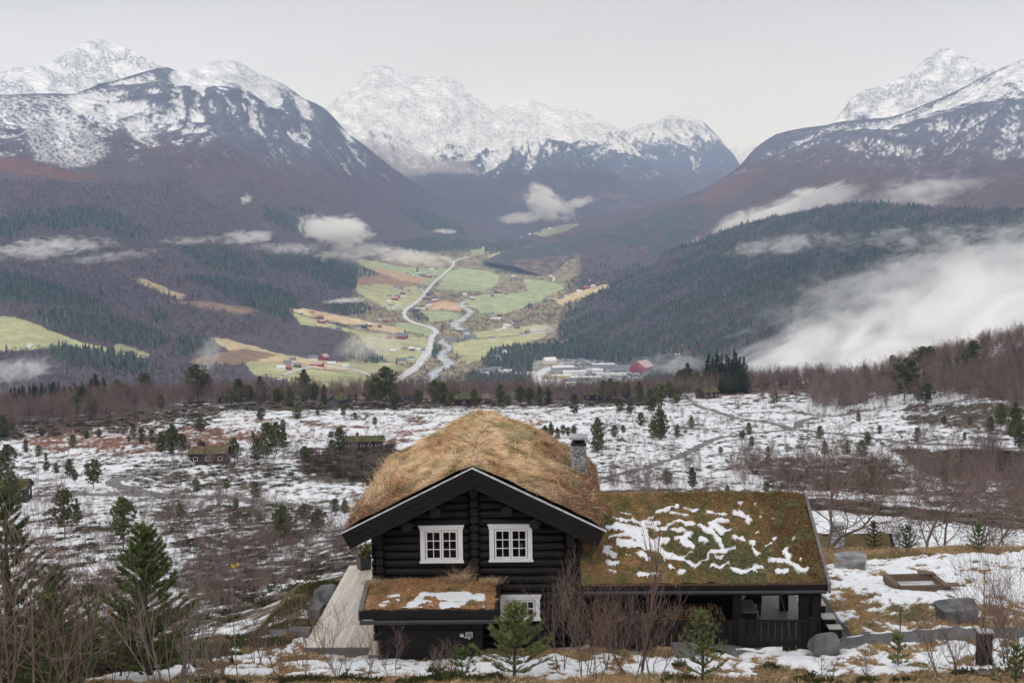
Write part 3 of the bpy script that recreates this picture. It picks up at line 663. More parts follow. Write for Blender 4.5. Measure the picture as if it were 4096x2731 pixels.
# ---- mist banks lying in the valley
def mist_mat(name,dens,nsc,thr,seed,soft=0.36,fall=1.0):
    m=bpy.data.materials.new(name);m.use_nodes=True;nt=m.node_tree;nt.nodes.clear();L=nt.links
    o=nt.nodes.new('ShaderNodeOutputMaterial');pv=nt.nodes.new('ShaderNodeVolumePrincipled');L.new(pv.outputs[0],o.inputs['Volume'])
    pv.inputs['Color'].default_value=(1,0.985,0.97,1);pv.inputs['Anisotropy'].default_value=0.1
    tc=N(nt,'ShaderNodeTexCoord');mp=N(nt,'ShaderNodeMapping');mp.inputs['Scale'].default_value=nsc;mp.inputs['Location'].default_value=(seed*3.1,seed*1.7,seed)
    L.new(tc.outputs['Object'],mp.inputs[0])
    nz=N(nt,'ShaderNodeTexNoise');nz.inputs['Scale'].default_value=1.0;nz.inputs['Detail'].default_value=5;nz.inputs['Roughness'].default_value=0.66;nz.inputs['Distortion'].default_value=0.9
    L.new(mp.outputs[0],nz.inputs['Vector'])
    ln=N(nt,'ShaderNodeVectorMath',operation='LENGTH');L.new(tc.outputs['Object'],ln.inputs[0])
    f1=N(nt,'ShaderNodeMath',operation='MULTIPLY');L.new(ln.outputs['Value'],f1.inputs[0]);L.new(ln.outputs['Value'],f1.inputs[1])
    f2=N(nt,'ShaderNodeMath',operation='MULTIPLY_ADD');L.new(f1.outputs[0],f2.inputs[0]);f2.inputs[1].default_value=-0.55*fall;L.new(nz.outputs['Fac'],f2.inputs[2])
    mr=N(nt,'ShaderNodeMapRange');mr.interpolation_type='SMOOTHSTEP';L.new(f2.outputs[0],mr.inputs[0])
    mr.inputs[1].default_value=thr;mr.inputs[2].default_value=thr+soft;mr.inputs[3].default_value=0;mr.inputs[4].default_value=dens
    L.new(mr.outputs[0],pv.inputs['Density'])
    return m
def ico(n=3):
    import bmesh
    bm=bmesh.new();bmesh.ops.create_icosphere(bm,subdivisions=n,radius=1.0)
    V=np.array([v.co[:] for v in bm.verts]);Fc=np.array([[v.index for v in f.verts] for f in bm.faces]);bm.free();return V,Fc
ICV,ICF=ico(3)
# px, py, distance, half width px, half height px, half depth m, tilt deg, optical depth, noise scale, threshold, label
MIST=[
 (2200,735,1750,620,140,330,17,5.6,(3.0,1.2,1.9),0.24,'large white fog bank pouring over the wooded hill on the right'),
 (2130,625,2350,480,90,260,16,1.6,(4.2,1.5,2.6),0.30,'translucent veil of mist above the fog bank on the right'),
 (2280,640,2050,520,110,260,14,2.4,(2.6,1.2,1.5),0.26,'thin upper veil of the fog bank at the right edge'),
 (1790,500,5500,215,50,400,20,7.0,(2.8,1.2,1.6),0.24,'bright cloud behind the crest of the wooded hill'),
 (2090,445,5300,215,62,350,12,2.4,(3.6,1.5,2.0),0.36,'ragged cloud drifting across the brown ridge on the right'),
 (1800,562,3700,170,30,150,8,2.6,(3.6,1.5,1.6),0.34,'low wisp of mist over the wooded hillside'),
 (2080,545,3700,330,45,150,4,1.7,(5.0,1.5,2.2),0.40,'torn shreds of mist over the wooded hillside on the right'),
 (772,527,4700,92,42,240,-8,6.0,(2.4,1.2,1.5),0.22,'bright puff of cloud over the left forest slope'),
 (800,578,4600,120,30,200,0,2.8,(3.2,1.2,1.6),0.32,'mist trailing below the bright puff'),
 (945,590,5300,130,24,200,-8,3.2,(3.6,1.2,1.4),0.30,'flat mist lying across the top of the fields'),
 (575,545,3700,78,22,120,2,2.2,(2.8,1.2,1.5),0.30,'faint mist patch on the left birch slope'),
 (440,552,3550,110,16,110,2,1.2,(3.6,1.2,1.5),0.36,'thin mist streak on the left birch slope'),
 (100,570,3100,190,34,130,4,2.2,(2.6,1.2,2.4),0.32,'long mist streaks at the far left'),
 (1258,470,9000,78,38,500,-28,5.0,(2.2,1.2,1.6),0.26,'bright cloud tumbling down into the far valley'),
 (1195,500,9000,60,18,400,5,3.5,(2.6,1.2,1.5),0.28,'low cloud beside the far fields'),
 (1325,466,9000,48,15,300,14,3.0,(2.6,1.2,1.5),0.28,'small cloud wisp reaching right in the far valley'),
 (565,458,5000,18,15,90,20,2.0,(1.8,1.2,1.5),0.28,'tiny cloud puff on the left mountainside'),
 (1020,531,7000,34,7,150,-4,2.6,(2.2,1.2,1.5),0.26,'small flat mist patch under the dark spruce wood'),
 (790,690,3500,58,7,80,2,2.0,(2.2,1.2,1.5),0.26,'narrow mist lens above the field edge'),
 (1245,756,3400,52,15,110,0,1.5,(2.2,1.2,1.5),0.28,'pale mist at the forest edge beside the fields'),
 (850,795,2700,95,36,130,8,0.9,(2.2,1.2,1.5),0.26,'bluish smoke-like mist over the grove'),
 (40,850,1700,120,34,100,6,1.5,(2.6,1.2,1.8),0.30,'mist rising behind the spruces at the far left'),
 (480,810,2100,60,40,80,60,0.8,(2.2,1.2,1.8),0.30,'faint wisp rising in front of the dark spruce wood'),
 (250,590,3300,150,16,110,5,0.9,(3.0,1.2,1.6),0.32,'thin veil of mist right of the long streaks at the far left'),
 (660,570,4200,110,20,120,-4,1.1,(3.0,1.2,1.6),0.30,'pale mist between the birch slope and the bright puff'),
 (2250,585,3300,260,26,150,8,1.6,(4.0,1.2,1.8),0.32,'mist shreds along the dark wood above the fog bank'),
 (1550,835,2300,110,28,100,0,0.9,(2.2,1.2,1.8),0.26,'thin mist over the houses at the foot of the hill'),
]
for k,(px,py,d,hw,hh,hd,tilt,tau,nsc,thr,lab) in enumerate(MIST):
    x,y,z=(float(v) for v in atp(px,py,d));u=d*KP/F
    nsc=(max(nsc[0],0.5*nsc[2]*hw/hh),nsc[1],nsc[2])
    m=mist_mat('mist',tau*(1.0 if k > 2 else 1.05)/(1.0*hd),[q*1.25 for q in nsc],thr - 0.02,k+1.0)
    o=link('mist',mesh_np('mist',ICV,ICF,m));o.location=(x,y,z)
    o.scale=(hw*u*1.35,hd*1.15,hh*u*1.3);o.rotation_euler=(0,-math.radians(tilt),math.atan2(-x,y))
    tag(o,lab,kind='stuff')

# ---- mist banks lying in the valley
def mist_mat(name,dens,nsc,thr,seed,soft=0.36,fall=1.0):
    m=bpy.data.materials.new(name);m.use_nodes=True;nt=m.node_tree;nt.nodes.clear();L=nt.links
    o=nt.nodes.new('ShaderNodeOutputMaterial');pv=nt.nodes.new('ShaderNodeVolumePrincipled');L.new(pv.outputs[0],o.inputs['Volume'])
    pv.inputs['Color'].default_value=(1,0.985,0.97,1);pv.inputs['Anisotropy'].default_value=0.1
    tc=N(nt,'ShaderNodeTexCoord');mp=N(nt,'ShaderNodeMapping');mp.inputs['Scale'].default_value=nsc;mp.inputs['Location'].default_value=(seed*3.1,seed*1.7,seed)
    L.new(tc.outputs['Object'],mp.inputs[0])
    nz=N(nt,'ShaderNodeTexNoise');nz.inputs['Scale'].default_value=1.0;nz.inputs['Detail'].default_value=5;nz.inputs['Roughness'].default_value=0.66;nz.inputs['Distortion'].default_value=0.9
    L.new(mp.outputs[0],nz.inputs['Vector'])
    ln=N(nt,'ShaderNodeVectorMath',operation='LENGTH');L.new(tc.outputs['Object'],ln.inputs[0])
    f1=N(nt,'ShaderNodeMath',operation='MULTIPLY');L.new(ln.outputs['Value'],f1.inputs[0]);L.new(ln.outputs['Value'],f1.inputs[1])
    f2=N(nt,'ShaderNodeMath',operation='MULTIPLY_ADD');L.new(f1.outputs[0],f2.inputs[0]);f2.inputs[1].default_value=-0.55*fall;L.new(nz.outputs['Fac'],f2.inputs[2])
    mr=N(nt,'ShaderNodeMapRange');mr.interpolation_type='SMOOTHSTEP';L.new(f2.outputs[0],mr.inputs[0])
    mr.inputs[1].default_value=thr;mr.inputs[2].default_value=thr+soft;mr.inputs[3].default_value=0;mr.inputs[4].default_value=dens
    L.new(mr.outputs[0],pv.inputs['Density'])
    return m
def ico(n=3):
    import bmesh
    bm=bmesh.new();bmesh.ops.create_icosphere(bm,subdivisions=n,radius=1.0)
    V=np.array([v.co[:] for v in bm.verts]);Fc=np.array([[v.index for v in f.verts] for f in bm.faces]);bm.free();return V,Fc
ICV,ICF=ico(3)
# px, py, distance, half width px, half height px, half depth m, tilt deg, optical depth, noise scale, threshold, label
MIST=[
 (2200,735,1750,620,140,330,17,5.6,(3.0,1.2,1.9),0.24,'large white fog bank pouring over the wooded hill on the right'),
 (2130,625,2350,480,90,260,16,1.6,(4.2,1.5,2.6),0.30,'translucent veil of mist above the fog bank on the right'),
 (2280,640,2050,520,110,260,14,2.4,(2.6,1.2,1.5),0.26,'thin upper veil of the fog bank at the right edge'),
 (1790,500,5500,215,50,400,20,7.0,(2.8,1.2,1.6),0.24,'bright cloud behind the crest of the wooded hill'),
 (2090,445,5300,215,62,350,12,2.4,(3.6,1.5,2.0),0.36,'ragged cloud drifting across the brown ridge on the right'),
 (1800,562,3700,170,30,150,8,2.6,(3.6,1.5,1.6),0.34,'low wisp of mist over the wooded hillside'),
 (2080,545,3700,330,45,150,4,1.7,(5.0,1.5,2.2),0.40,'torn shreds of mist over the wooded hillside on the right'),
 (772,527,4700,92,42,240,-8,6.0,(2.4,1.2,1.5),0.22,'bright puff of cloud over the left forest slope'),
 (800,578,4600,120,30,200,0,2.8,(3.2,1.2,1.6),0.32,'mist trailing below the bright puff'),
 (945,590,5300,130,24,200,-8,3.2,(3.6,1.2,1.4),0.30,'flat mist lying across the top of the fields'),
 (575,545,3700,78,22,120,2,2.2,(2.8,1.2,1.5),0.30,'faint mist patch on the left birch slope'),
 (440,552,3550,110,16,110,2,1.2,(3.6,1.2,1.5),0.36,'thin mist streak on the left birch slope'),
 (100,570,3100,190,34,130,4,2.2,(2.6,1.2,2.4),0.32,'long mist streaks at the far left'),
 (1258,470,9000,78,38,500,-28,5.0,(2.2,1.2,1.6),0.26,'bright cloud tumbling down into the far valley'),
 (1195,500,9000,60,18,400,5,3.5,(2.6,1.2,1.5),0.28,'low cloud beside the far fields'),
 (1325,466,9000,48,15,300,14,3.0,(2.6,1.2,1.5),0.28,'small cloud wisp reaching right in the far valley'),
 (565,458,5000,18,15,90,20,2.0,(1.8,1.2,1.5),0.28,'tiny cloud puff on the left mountainside'),
 (1020,531,7000,34,7,150,-4,2.6,(2.2,1.2,1.5),0.26,'small flat mist patch under the dark spruce wood'),
 (790,690,3500,58,7,80,2,2.0,(2.2,1.2,1.5),0.26,'narrow mist lens above the field edge'),
 (1245,756,3400,52,15,110,0,1.5,(2.2,1.2,1.5),0.28,'pale mist at the forest edge beside the fields'),
 (850,795,2700,95,36,130,8,0.9,(2.2,1.2,1.5),0.26,'bluish smoke-like mist over the grove'),
 (40,850,1700,120,34,100,6,1.5,(2.6,1.2,1.8),0.30,'mist rising behind the spruces at the far left'),
 (480,810,2100,60,40,80,60,0.8,(2.2,1.2,1.8),0.30,'faint wisp rising in front of the dark spruce wood'),
 (250,590,3300,150,16,110,5,0.9,(3.0,1.2,1.6),0.32,'thin veil of mist right of the long streaks at the far left'),
 (660,570,4200,110,20,120,-4,1.1,(3.0,1.2,1.6),0.30,'pale mist between the birch slope and the bright puff'),
 (2250,585,3300,260,26,150,8,1.6,(4.0,1.2,1.8),0.32,'mist shreds along the dark wood above the fog bank'),
 (1550,835,2300,110,28,100,0,0.9,(2.2,1.2,1.8),0.26,'thin mist over the houses at the foot of the hill'),
]
for k,(px,py,d,hw,hh,hd,tilt,tau,nsc,thr,lab) in enumerate(MIST):
    x,y,z=(float(v) for v in atp(px,py,d));u=d*KP/F
    nsc=(max(nsc[0],0.5*nsc[2]*hw/hh),nsc[1],nsc[2])
    m=mist_mat('mist',tau*(1.0 if k > 2 else 1.05)/(1.0*hd),[q*1.25 for q in nsc],thr - 0.02,k+1.0)
    o=link('mist',mesh_np('mist',ICV,ICF,m));o.location=(x,y,z)
    o.scale=(hw*u*1.35,hd*1.15,hh*u*1.3);o.rotation_euler=(0,-math.radians(tilt),math.atan2(-x,y))
    tag(o,lab,kind='stuff')

# ---- mist banks lying in the valley
def mist_mat(name,dens,nsc,thr,seed,soft=0.36,fall=1.0):
    m=bpy.data.materials.new(name);m.use_nodes=True;nt=m.node_tree;nt.nodes.clear();L=nt.links
    o=nt.nodes.new('ShaderNodeOutputMaterial');pv=nt.nodes.new('ShaderNodeVolumePrincipled');L.new(pv.outputs[0],o.inputs['Volume'])
    pv.inputs['Color'].default_value=(1,0.985,0.97,1);pv.inputs['Anisotropy'].default_value=0.1
    tc=N(nt,'ShaderNodeTexCoord');mp=N(nt,'ShaderNodeMapping');mp.inputs['Scale'].default_value=nsc;mp.inputs['Location'].default_value=(seed*3.1,seed*1.7,seed)
    L.new(tc.outputs['Object'],mp.inputs[0])
    nz=N(nt,'ShaderNodeTexNoise');nz.inputs['Scale'].default_value=1.0;nz.inputs['Detail'].default_value=5;nz.inputs['Roughness'].default_value=0.66;nz.inputs['Distortion'].default_value=0.9
    L.new(mp.outputs[0],nz.inputs['Vector'])
    ln=N(nt,'ShaderNodeVectorMath',operation='LENGTH');L.new(tc.outputs['Object'],ln.inputs[0])
    f1=N(nt,'ShaderNodeMath',operation='MULTIPLY');L.new(ln.outputs['Value'],f1.inputs[0]);L.new(ln.outputs['Value'],f1.inputs[1])
    f2=N(nt,'ShaderNodeMath',operation='MULTIPLY_ADD');L.new(f1.outputs[0],f2.inputs[0]);f2.inputs[1].default_value=-0.55*fall;L.new(nz.outputs['Fac'],f2.inputs[2])
    mr=N(nt,'ShaderNodeMapRange');mr.interpolation_type='SMOOTHSTEP';L.new(f2.outputs[0],mr.inputs[0])
    mr.inputs[1].default_value=thr;mr.inputs[2].default_value=thr+soft;mr.inputs[3].default_value=0;mr.inputs[4].default_value=dens
    L.new(mr.outputs[0],pv.inputs['Density'])
    return m
def ico(n=3):
    import bmesh
    bm=bmesh.new();bmesh.ops.create_icosphere(bm,subdivisions=n,radius=1.0)
    V=np.array([v.co[:] for v in bm.verts]);Fc=np.array([[v.index for v in f.verts] for f in bm.faces]);bm.free();return V,Fc
ICV,ICF=ico(3)
# px, py, distance, half width px, half height px, half depth m, tilt deg, optical depth, noise scale, threshold, label
MIST=[
 (2200,735,1750,620,140,330,17,5.6,(3.0,1.2,1.9),0.24,'large white fog bank pouring over the wooded hill on the right'),
 (2130,625,2350,480,90,260,16,1.6,(4.2,1.5,2.6),0.30,'translucent veil of mist above the fog bank on the right'),
 (2280,640,2050,520,110,260,14,2.4,(2.6,1.2,1.5),0.26,'thin upper veil of the fog bank at the right edge'),
 (1790,500,5500,215,50,400,20,7.0,(2.8,1.2,1.6),0.24,'bright cloud behind the crest of the wooded hill'),
 (2090,445,5300,215,62,350,12,2.4,(3.6,1.5,2.0),0.36,'ragged cloud drifting across the brown ridge on the right'),
 (1800,562,3700,170,30,150,8,2.6,(3.6,1.5,1.6),0.34,'low wisp of mist over the wooded hillside'),
 (2080,545,3700,330,45,150,4,1.7,(5.0,1.5,2.2),0.40,'torn shreds of mist over the wooded hillside on the right'),
 (772,527,4700,92,42,240,-8,6.0,(2.4,1.2,1.5),0.22,'bright puff of cloud over the left forest slope'),
 (800,578,4600,120,30,200,0,2.8,(3.2,1.2,1.6),0.32,'mist trailing below the bright puff'),
 (945,590,5300,130,24,200,-8,3.2,(3.6,1.2,1.4),0.30,'flat mist lying across the top of the fields'),
 (575,545,3700,78,22,120,2,2.2,(2.8,1.2,1.5),0.30,'faint mist patch on the left birch slope'),
 (440,552,3550,110,16,110,2,1.2,(3.6,1.2,1.5),0.36,'thin mist streak on the left birch slope'),
 (100,570,3100,190,34,130,4,2.2,(2.6,1.2,2.4),0.32,'long mist streaks at the far left'),
 (1258,470,9000,78,38,500,-28,5.0,(2.2,1.2,1.6),0.26,'bright cloud tumbling down into the far valley'),
 (1195,500,9000,60,18,400,5,3.5,(2.6,1.2,1.5),0.28,'low cloud beside the far fields'),
 (1325,466,9000,48,15,300,14,3.0,(2.6,1.2,1.5),0.28,'small cloud wisp reaching right in the far valley'),
 (565,458,5000,18,15,90,20,2.0,(1.8,1.2,1.5),0.28,'tiny cloud puff on the left mountainside'),
 (1020,531,7000,34,7,150,-4,2.6,(2.2,1.2,1.5),0.26,'small flat mist patch under the dark spruce wood'),
 (790,690,3500,58,7,80,2,2.0,(2.2,1.2,1.5),0.26,'narrow mist lens above the field edge'),
 (1245,756,3400,52,15,110,0,1.5,(2.2,1.2,1.5),0.28,'pale mist at the forest edge beside the fields'),
 (850,795,2700,95,36,130,8,0.9,(2.2,1.2,1.5),0.26,'bluish smoke-like mist over the grove'),
 (40,850,1700,120,34,100,6,1.5,(2.6,1.2,1.8),0.30,'mist rising behind the spruces at the far left'),
 (480,810,2100,60,40,80,60,0.8,(2.2,1.2,1.8),0.30,'faint wisp rising in front of the dark spruce wood'),
 (250,590,3300,150,16,110,5,0.9,(3.0,1.2,1.6),0.32,'thin veil of mist right of the long streaks at the far left'),
 (660,570,4200,110,20,120,-4,1.1,(3.0,1.2,1.6),0.30,'pale mist between the birch slope and the bright puff'),
 (2250,585,3300,260,26,150,8,1.6,(4.0,1.2,1.8),0.32,'mist shreds along the dark wood above the fog bank'),
 (1550,835,2300,110,28,100,0,0.9,(2.2,1.2,1.8),0.26,'thin mist over the houses at the foot of the hill'),
]
for k,(px,py,d,hw,hh,hd,tilt,tau,nsc,thr,lab) in enumerate(MIST):
    x,y,z=(float(v) for v in atp(px,py,d));u=d*KP/F
    nsc=(max(nsc[0],0.5*nsc[2]*hw/hh),nsc[1],nsc[2])
    m=mist_mat('mist',tau*(1.0 if k > 2 else 1.05)/(1.0*hd),[q*1.25 for q in nsc],thr - 0.02,k+1.0)
    o=link('mist',mesh_np('mist',ICV,ICF,m));o.location=(x,y,z)
    o.scale=(hw*u*1.35,hd*1.15,hh*u*1.3);o.rotation_euler=(0,-math.radians(tilt),math.atan2(-x,y))
    tag(o,lab,kind='stuff')

# ---- mist banks lying in the valley
def mist_mat(name,dens,nsc,thr,seed,soft=0.36,fall=1.0):
    m=bpy.data.materials.new(name);m.use_nodes=True;nt=m.node_tree;nt.nodes.clear();L=nt.links
    o=nt.nodes.new('ShaderNodeOutputMaterial');pv=nt.nodes.new('ShaderNodeVolumePrincipled');L.new(pv.outputs[0],o.inputs['Volume'])
    pv.inputs['Color'].default_value=(1,0.985,0.97,1);pv.inputs['Anisotropy'].default_value=0.1
    tc=N(nt,'ShaderNodeTexCoord');mp=N(nt,'ShaderNodeMapping');mp.inputs['Scale'].default_value=nsc;mp.inputs['Location'].default_value=(seed*3.1,seed*1.7,seed)
    L.new(tc.outputs['Object'],mp.inputs[0])
    nz=N(nt,'ShaderNodeTexNoise');nz.inputs['Scale'].default_value=1.0;nz.inputs['Detail'].default_value=5;nz.inputs['Roughness'].default_value=0.66;nz.inputs['Distortion'].default_value=0.9
    L.new(mp.outputs[0],nz.inputs['Vector'])
    ln=N(nt,'ShaderNodeVectorMath',operation='LENGTH');L.new(tc.outputs['Object'],ln.inputs[0])
    f1=N(nt,'ShaderNodeMath',operation='MULTIPLY');L.new(ln.outputs['Value'],f1.inputs[0]);L.new(ln.outputs['Value'],f1.inputs[1])
    f2=N(nt,'ShaderNodeMath',operation='MULTIPLY_ADD');L.new(f1.outputs[0],f2.inputs[0]);f2.inputs[1].default_value=-0.55*fall;L.new(nz.outputs['Fac'],f2.inputs[2])
    mr=N(nt,'ShaderNodeMapRange');mr.interpolation_type='SMOOTHSTEP';L.new(f2.outputs[0],mr.inputs[0])
    mr.inputs[1].default_value=thr;mr.inputs[2].default_value=thr+soft;mr.inputs[3].default_value=0;mr.inputs[4].default_value=dens
    L.new(mr.outputs[0],pv.inputs['Density'])
    return m
def ico(n=3):
    import bmesh
    bm=bmesh.new();bmesh.ops.create_icosphere(bm,subdivisions=n,radius=1.0)
    V=np.array([v.co[:] for v in bm.verts]);Fc=np.array([[v.index for v in f.verts] for f in bm.faces]);bm.free();return V,Fc
ICV,ICF=ico(3)
# px, py, distance, half width px, half height px, half depth m, tilt deg, optical depth, noise scale, threshold, label
MIST=[
 (2200,735,1750,620,140,330,17,5.6,(3.0,1.2,1.9),0.24,'large white fog bank pouring over the wooded hill on the right'),
 (2130,625,2350,480,90,260,16,1.6,(4.2,1.5,2.6),0.30,'translucent veil of mist above the fog bank on the right'),
 (2280,640,2050,520,110,260,14,2.4,(2.6,1.2,1.5),0.26,'thin upper veil of the fog bank at the right edge'),
 (1790,500,5500,215,50,400,20,7.0,(2.8,1.2,1.6),0.24,'bright cloud behind the crest of the wooded hill'),
 (2090,445,5300,215,62,350,12,2.4,(3.6,1.5,2.0),0.36,'ragged cloud drifting across the brown ridge on the right'),
 (1800,562,3700,170,30,150,8,2.6,(3.6,1.5,1.6),0.34,'low wisp of mist over the wooded hillside'),
 (2080,545,3700,330,45,150,4,1.7,(5.0,1.5,2.2),0.40,'torn shreds of mist over the wooded hillside on the right'),
 (772,527,4700,92,42,240,-8,6.0,(2.4,1.2,1.5),0.22,'bright puff of cloud over the left forest slope'),
 (800,578,4600,120,30,200,0,2.8,(3.2,1.2,1.6),0.32,'mist trailing below the bright puff'),
 (945,590,5300,130,24,200,-8,3.2,(3.6,1.2,1.4),0.30,'flat mist lying across the top of the fields'),
 (575,545,3700,78,22,120,2,2.2,(2.8,1.2,1.5),0.30,'faint mist patch on the left birch slope'),
 (440,552,3550,110,16,110,2,1.2,(3.6,1.2,1.5),0.36,'thin mist streak on the left birch slope'),
 (100,570,3100,190,34,130,4,2.2,(2.6,1.2,2.4),0.32,'long mist streaks at the far left'),
 (1258,470,9000,78,38,500,-28,5.0,(2.2,1.2,1.6),0.26,'bright cloud tumbling down into the far valley'),
 (1195,500,9000,60,18,400,5,3.5,(2.6,1.2,1.5),0.28,'low cloud beside the far fields'),
 (1325,466,9000,48,15,300,14,3.0,(2.6,1.2,1.5),0.28,'small cloud wisp reaching right in the far valley'),
 (565,458,5000,18,15,90,20,2.0,(1.8,1.2,1.5),0.28,'tiny cloud puff on the left mountainside'),
 (1020,531,7000,34,7,150,-4,2.6,(2.2,1.2,1.5),0.26,'small flat mist patch under the dark spruce wood'),
 (790,690,3500,58,7,80,2,2.0,(2.2,1.2,1.5),0.26,'narrow mist lens above the field edge'),
 (1245,756,3400,52,15,110,0,1.5,(2.2,1.2,1.5),0.28,'pale mist at the forest edge beside the fields'),
 (850,795,2700,95,36,130,8,0.9,(2.2,1.2,1.5),0.26,'bluish smoke-like mist over the grove'),
 (40,850,1700,120,34,100,6,1.5,(2.6,1.2,1.8),0.30,'mist rising behind the spruces at the far left'),
 (480,810,2100,60,40,80,60,0.8,(2.2,1.2,1.8),0.30,'faint wisp rising in front of the dark spruce wood'),
 (250,590,3300,150,16,110,5,0.9,(3.0,1.2,1.6),0.32,'thin veil of mist right of the long streaks at the far left'),
 (660,570,4200,110,20,120,-4,1.1,(3.0,1.2,1.6),0.30,'pale mist between the birch slope and the bright puff'),
 (2250,585,3300,260,26,150,8,1.6,(4.0,1.2,1.8),0.32,'mist shreds along the dark wood above the fog bank'),
 (1550,835,2300,110,28,100,0,0.9,(2.2,1.2,1.8),0.26,'thin mist over the houses at the foot of the hill'),
]
for k,(px,py,d,hw,hh,hd,tilt,tau,nsc,thr,lab) in enumerate(MIST):
    x,y,z=(float(v) for v in atp(px,py,d));u=d*KP/F
    nsc=(max(nsc[0],0.5*nsc[2]*hw/hh),nsc[1],nsc[2])
    m=mist_mat('mist',tau*(1.0 if k > 2 else 1.05)/(1.0*hd),[q*1.25 for q in nsc],thr - 0.02,k+1.0)
    o=link('mist',mesh_np('mist',ICV,ICF,m));o.location=(x,y,z)
    o.scale=(hw*u*1.35,hd*1.15,hh*u*1.3);o.rotation_euler=(0,-math.radians(tilt),math.atan2(-x,y))
    tag(o,lab,kind='stuff')
# ------------------------------------------------------------------ near knoll, bog plateau and wooded rim (one sheet of ground)
GC=[
 (-420,[(3,2300),(12,2000),(30,1700),(37,1640),(41,1650),(60,1740),(90,1620),(130,1460),(170,1350),(220,1255),(300,1145),(400,1055),(480,1005),(560,972),(620,962),(700,968),(800,1010),(1400,1300)]),
 (0,[(3,2300),(12,1960),(30,1660),(36,1600),(41,1590),(60,1700),(90,1600),(130,1450),(170,1345),(220,1250),(300,1140),(400,1050),(480,1002),(560,966),(620,955),(700,962),(800,1005),(1400,1300)]),
 (300,[(3,2300),(12,1960),(30,1650),(36,1590),(41,1522),(60,1630),(90,1565),(130,1430),(170,1325),(220,1242),(300,1132),(400,1045),(480,985),(560,948),(640,930),(700,930),(800,985),(1400,1280)]),
 (500,[(3,2300),(12,1940),(30,1640),(38,1568),(43,1510),(48,1468),(62,1580),(90,1530),(130,1410),(170,1315),(220,1235),(300,1128),(400,1040),(480,975),(560,940),(640,925),(700,925),(800,980),(1400,1280)]),
 (700,[(3,2300),(12,1940),(30,1640),(38,1566),(44,1497),(50,1415),(56,1346),(75,1480),(105,1420),(140,1350),(180,1285),(230,1215),(300,1128),(400,1038),(480,972),(560,936),(660,918),(720,925),(830,985),(1400,1280)]),
 (850,[(3,2300),(12,1940),(30,1640),(38,1566),(44.3,1506),(50,1413),(56,1335),(62,1310),(80,1400),(110,1370),(150,1310),(200,1230),(300,1125),(400,1035),(480,970),(560,936),(660,918),(720,925),(830,985),(1400,1280)]),
 (1350,[(3,2300),(12,1940),(30,1640),(38,1566),(44.3,1488),(50,1405),(56,1325),(62,1290),(80,1380),(110,1340),(150,1270),(200,1190),(300,1100),(400,1015),(480,960),(560,934),(660,916),(720,924),(830,985),(1400,1280)]),
 (1900,[(3,2300),(12,1940),(30,1640),(38,1572),(42,1518),(46,1452),(53,1352),(60,1283),(63.5,1264),(78,1400),(105,1310),(150,1232),(200,1185),(260,1128),(330,1055),(400,1000),(480,950),(560,917),(640,893),(720,878),(840,940),(1400,1250)]),
 (2352,[(3,2300),(12,1940),(30,1640),(38,1568),(42,1512),(46,1450),(53,1345),(60,1278),(64,1254),(78,1390),(105,1305),(150,1240),(200,1190),(260,1125),(330,1045),(400,978),(450,925),(500,875),(560,825),(620,793),(760,830),(1400,1200)]),
 (2720,[(3,2300),(12,1940),(30,1640),(38,1568),(42,1512),(46,1450),(53,1345),(60,1278),(66,1244),(78,1370),(105,1300),(150,1235),(200,1180),(260,1110),(330,1020),(400,940),(450,880),(500,820),(560,760),(620,720),(760,760),(1400,1150)]),
]
NG=1500
gpx=np.linspace(-420,2720,NG)
gl=np.concatenate([np.linspace(math.log(3),math.log(33),50)[:-1],np.linspace(math.log(33),math.log(70),300)[:-1],np.linspace(math.log(70),math.log(820),520)[:-1],np.linspace(math.log(820),math.log(1400),30)])
NRG=len(gl);gd=np.exp(gl)
_t=np.zeros((len(GC),NRG))
for k,(cx,pr) in enumerate(GC):_t[k]=np.interp(gl,np.log([p[0] for p in pr]),[p[1] for p in pr])
_cx=np.array([c[0] for c in GC],float)
_ki=np.clip(np.searchsorted(_cx,gpx,side='right') - 1,0,len(_cx) - 2)
_w=np.clip((gpx - _cx[_ki])/(_cx[_ki+1] - _cx[_ki]),0,1);_w=_w*_w*(3 - 2*_w)
GPY=(_t[_ki].T*(1 - _w)+_t[_ki+1].T*_w)
GPY=smooth2(GPY,5,12)
GPX=np.repeat(gpx[None],NRG,0);GD=np.repeat(gd[:,None],NG,1)
GX,GY,GZ=atp(GPX,GPY,GD)
# level pad under the cabin and its decks
pad=sstep(1.4,0.0,np.maximum(np.maximum(-8.0 - GX,GX - 8.8),np.maximum(45.0 - GY,GY - 55.5)))
GZ=np.where(GZ > -14.5,GZ*(1 - pad)+np.minimum(GZ,-14.45)*pad,GZ)
far=sstep(60,140,GD)
BX,BY=GX,GY
rough_near=0.09*fbm(GX/0.8,GY/0.8,4,201)+0.16*fbm(GX/3.0,GY/3.0,3,203)
rough_far=1.6*fbm(GX/38,GY/38,4,205)+0.35*fbm(GX/5,GY/5,3,207)
GZ=GZ+(1 - pad)*(rough_near*(1 - far)+rough_far*far*sstep(60,250,GD))

def reg(poly,soft=15,dmin=70,dmax=1e9):return poly_mask(GPX,GPY,poly,soft)*((GD > dmin) & (GD < dmax))
cov=np.where(GD > 70,0.60,0.50).astype(float)
def setc(m,v):
    global cov
    cov=cov*(1 - m)+v*m
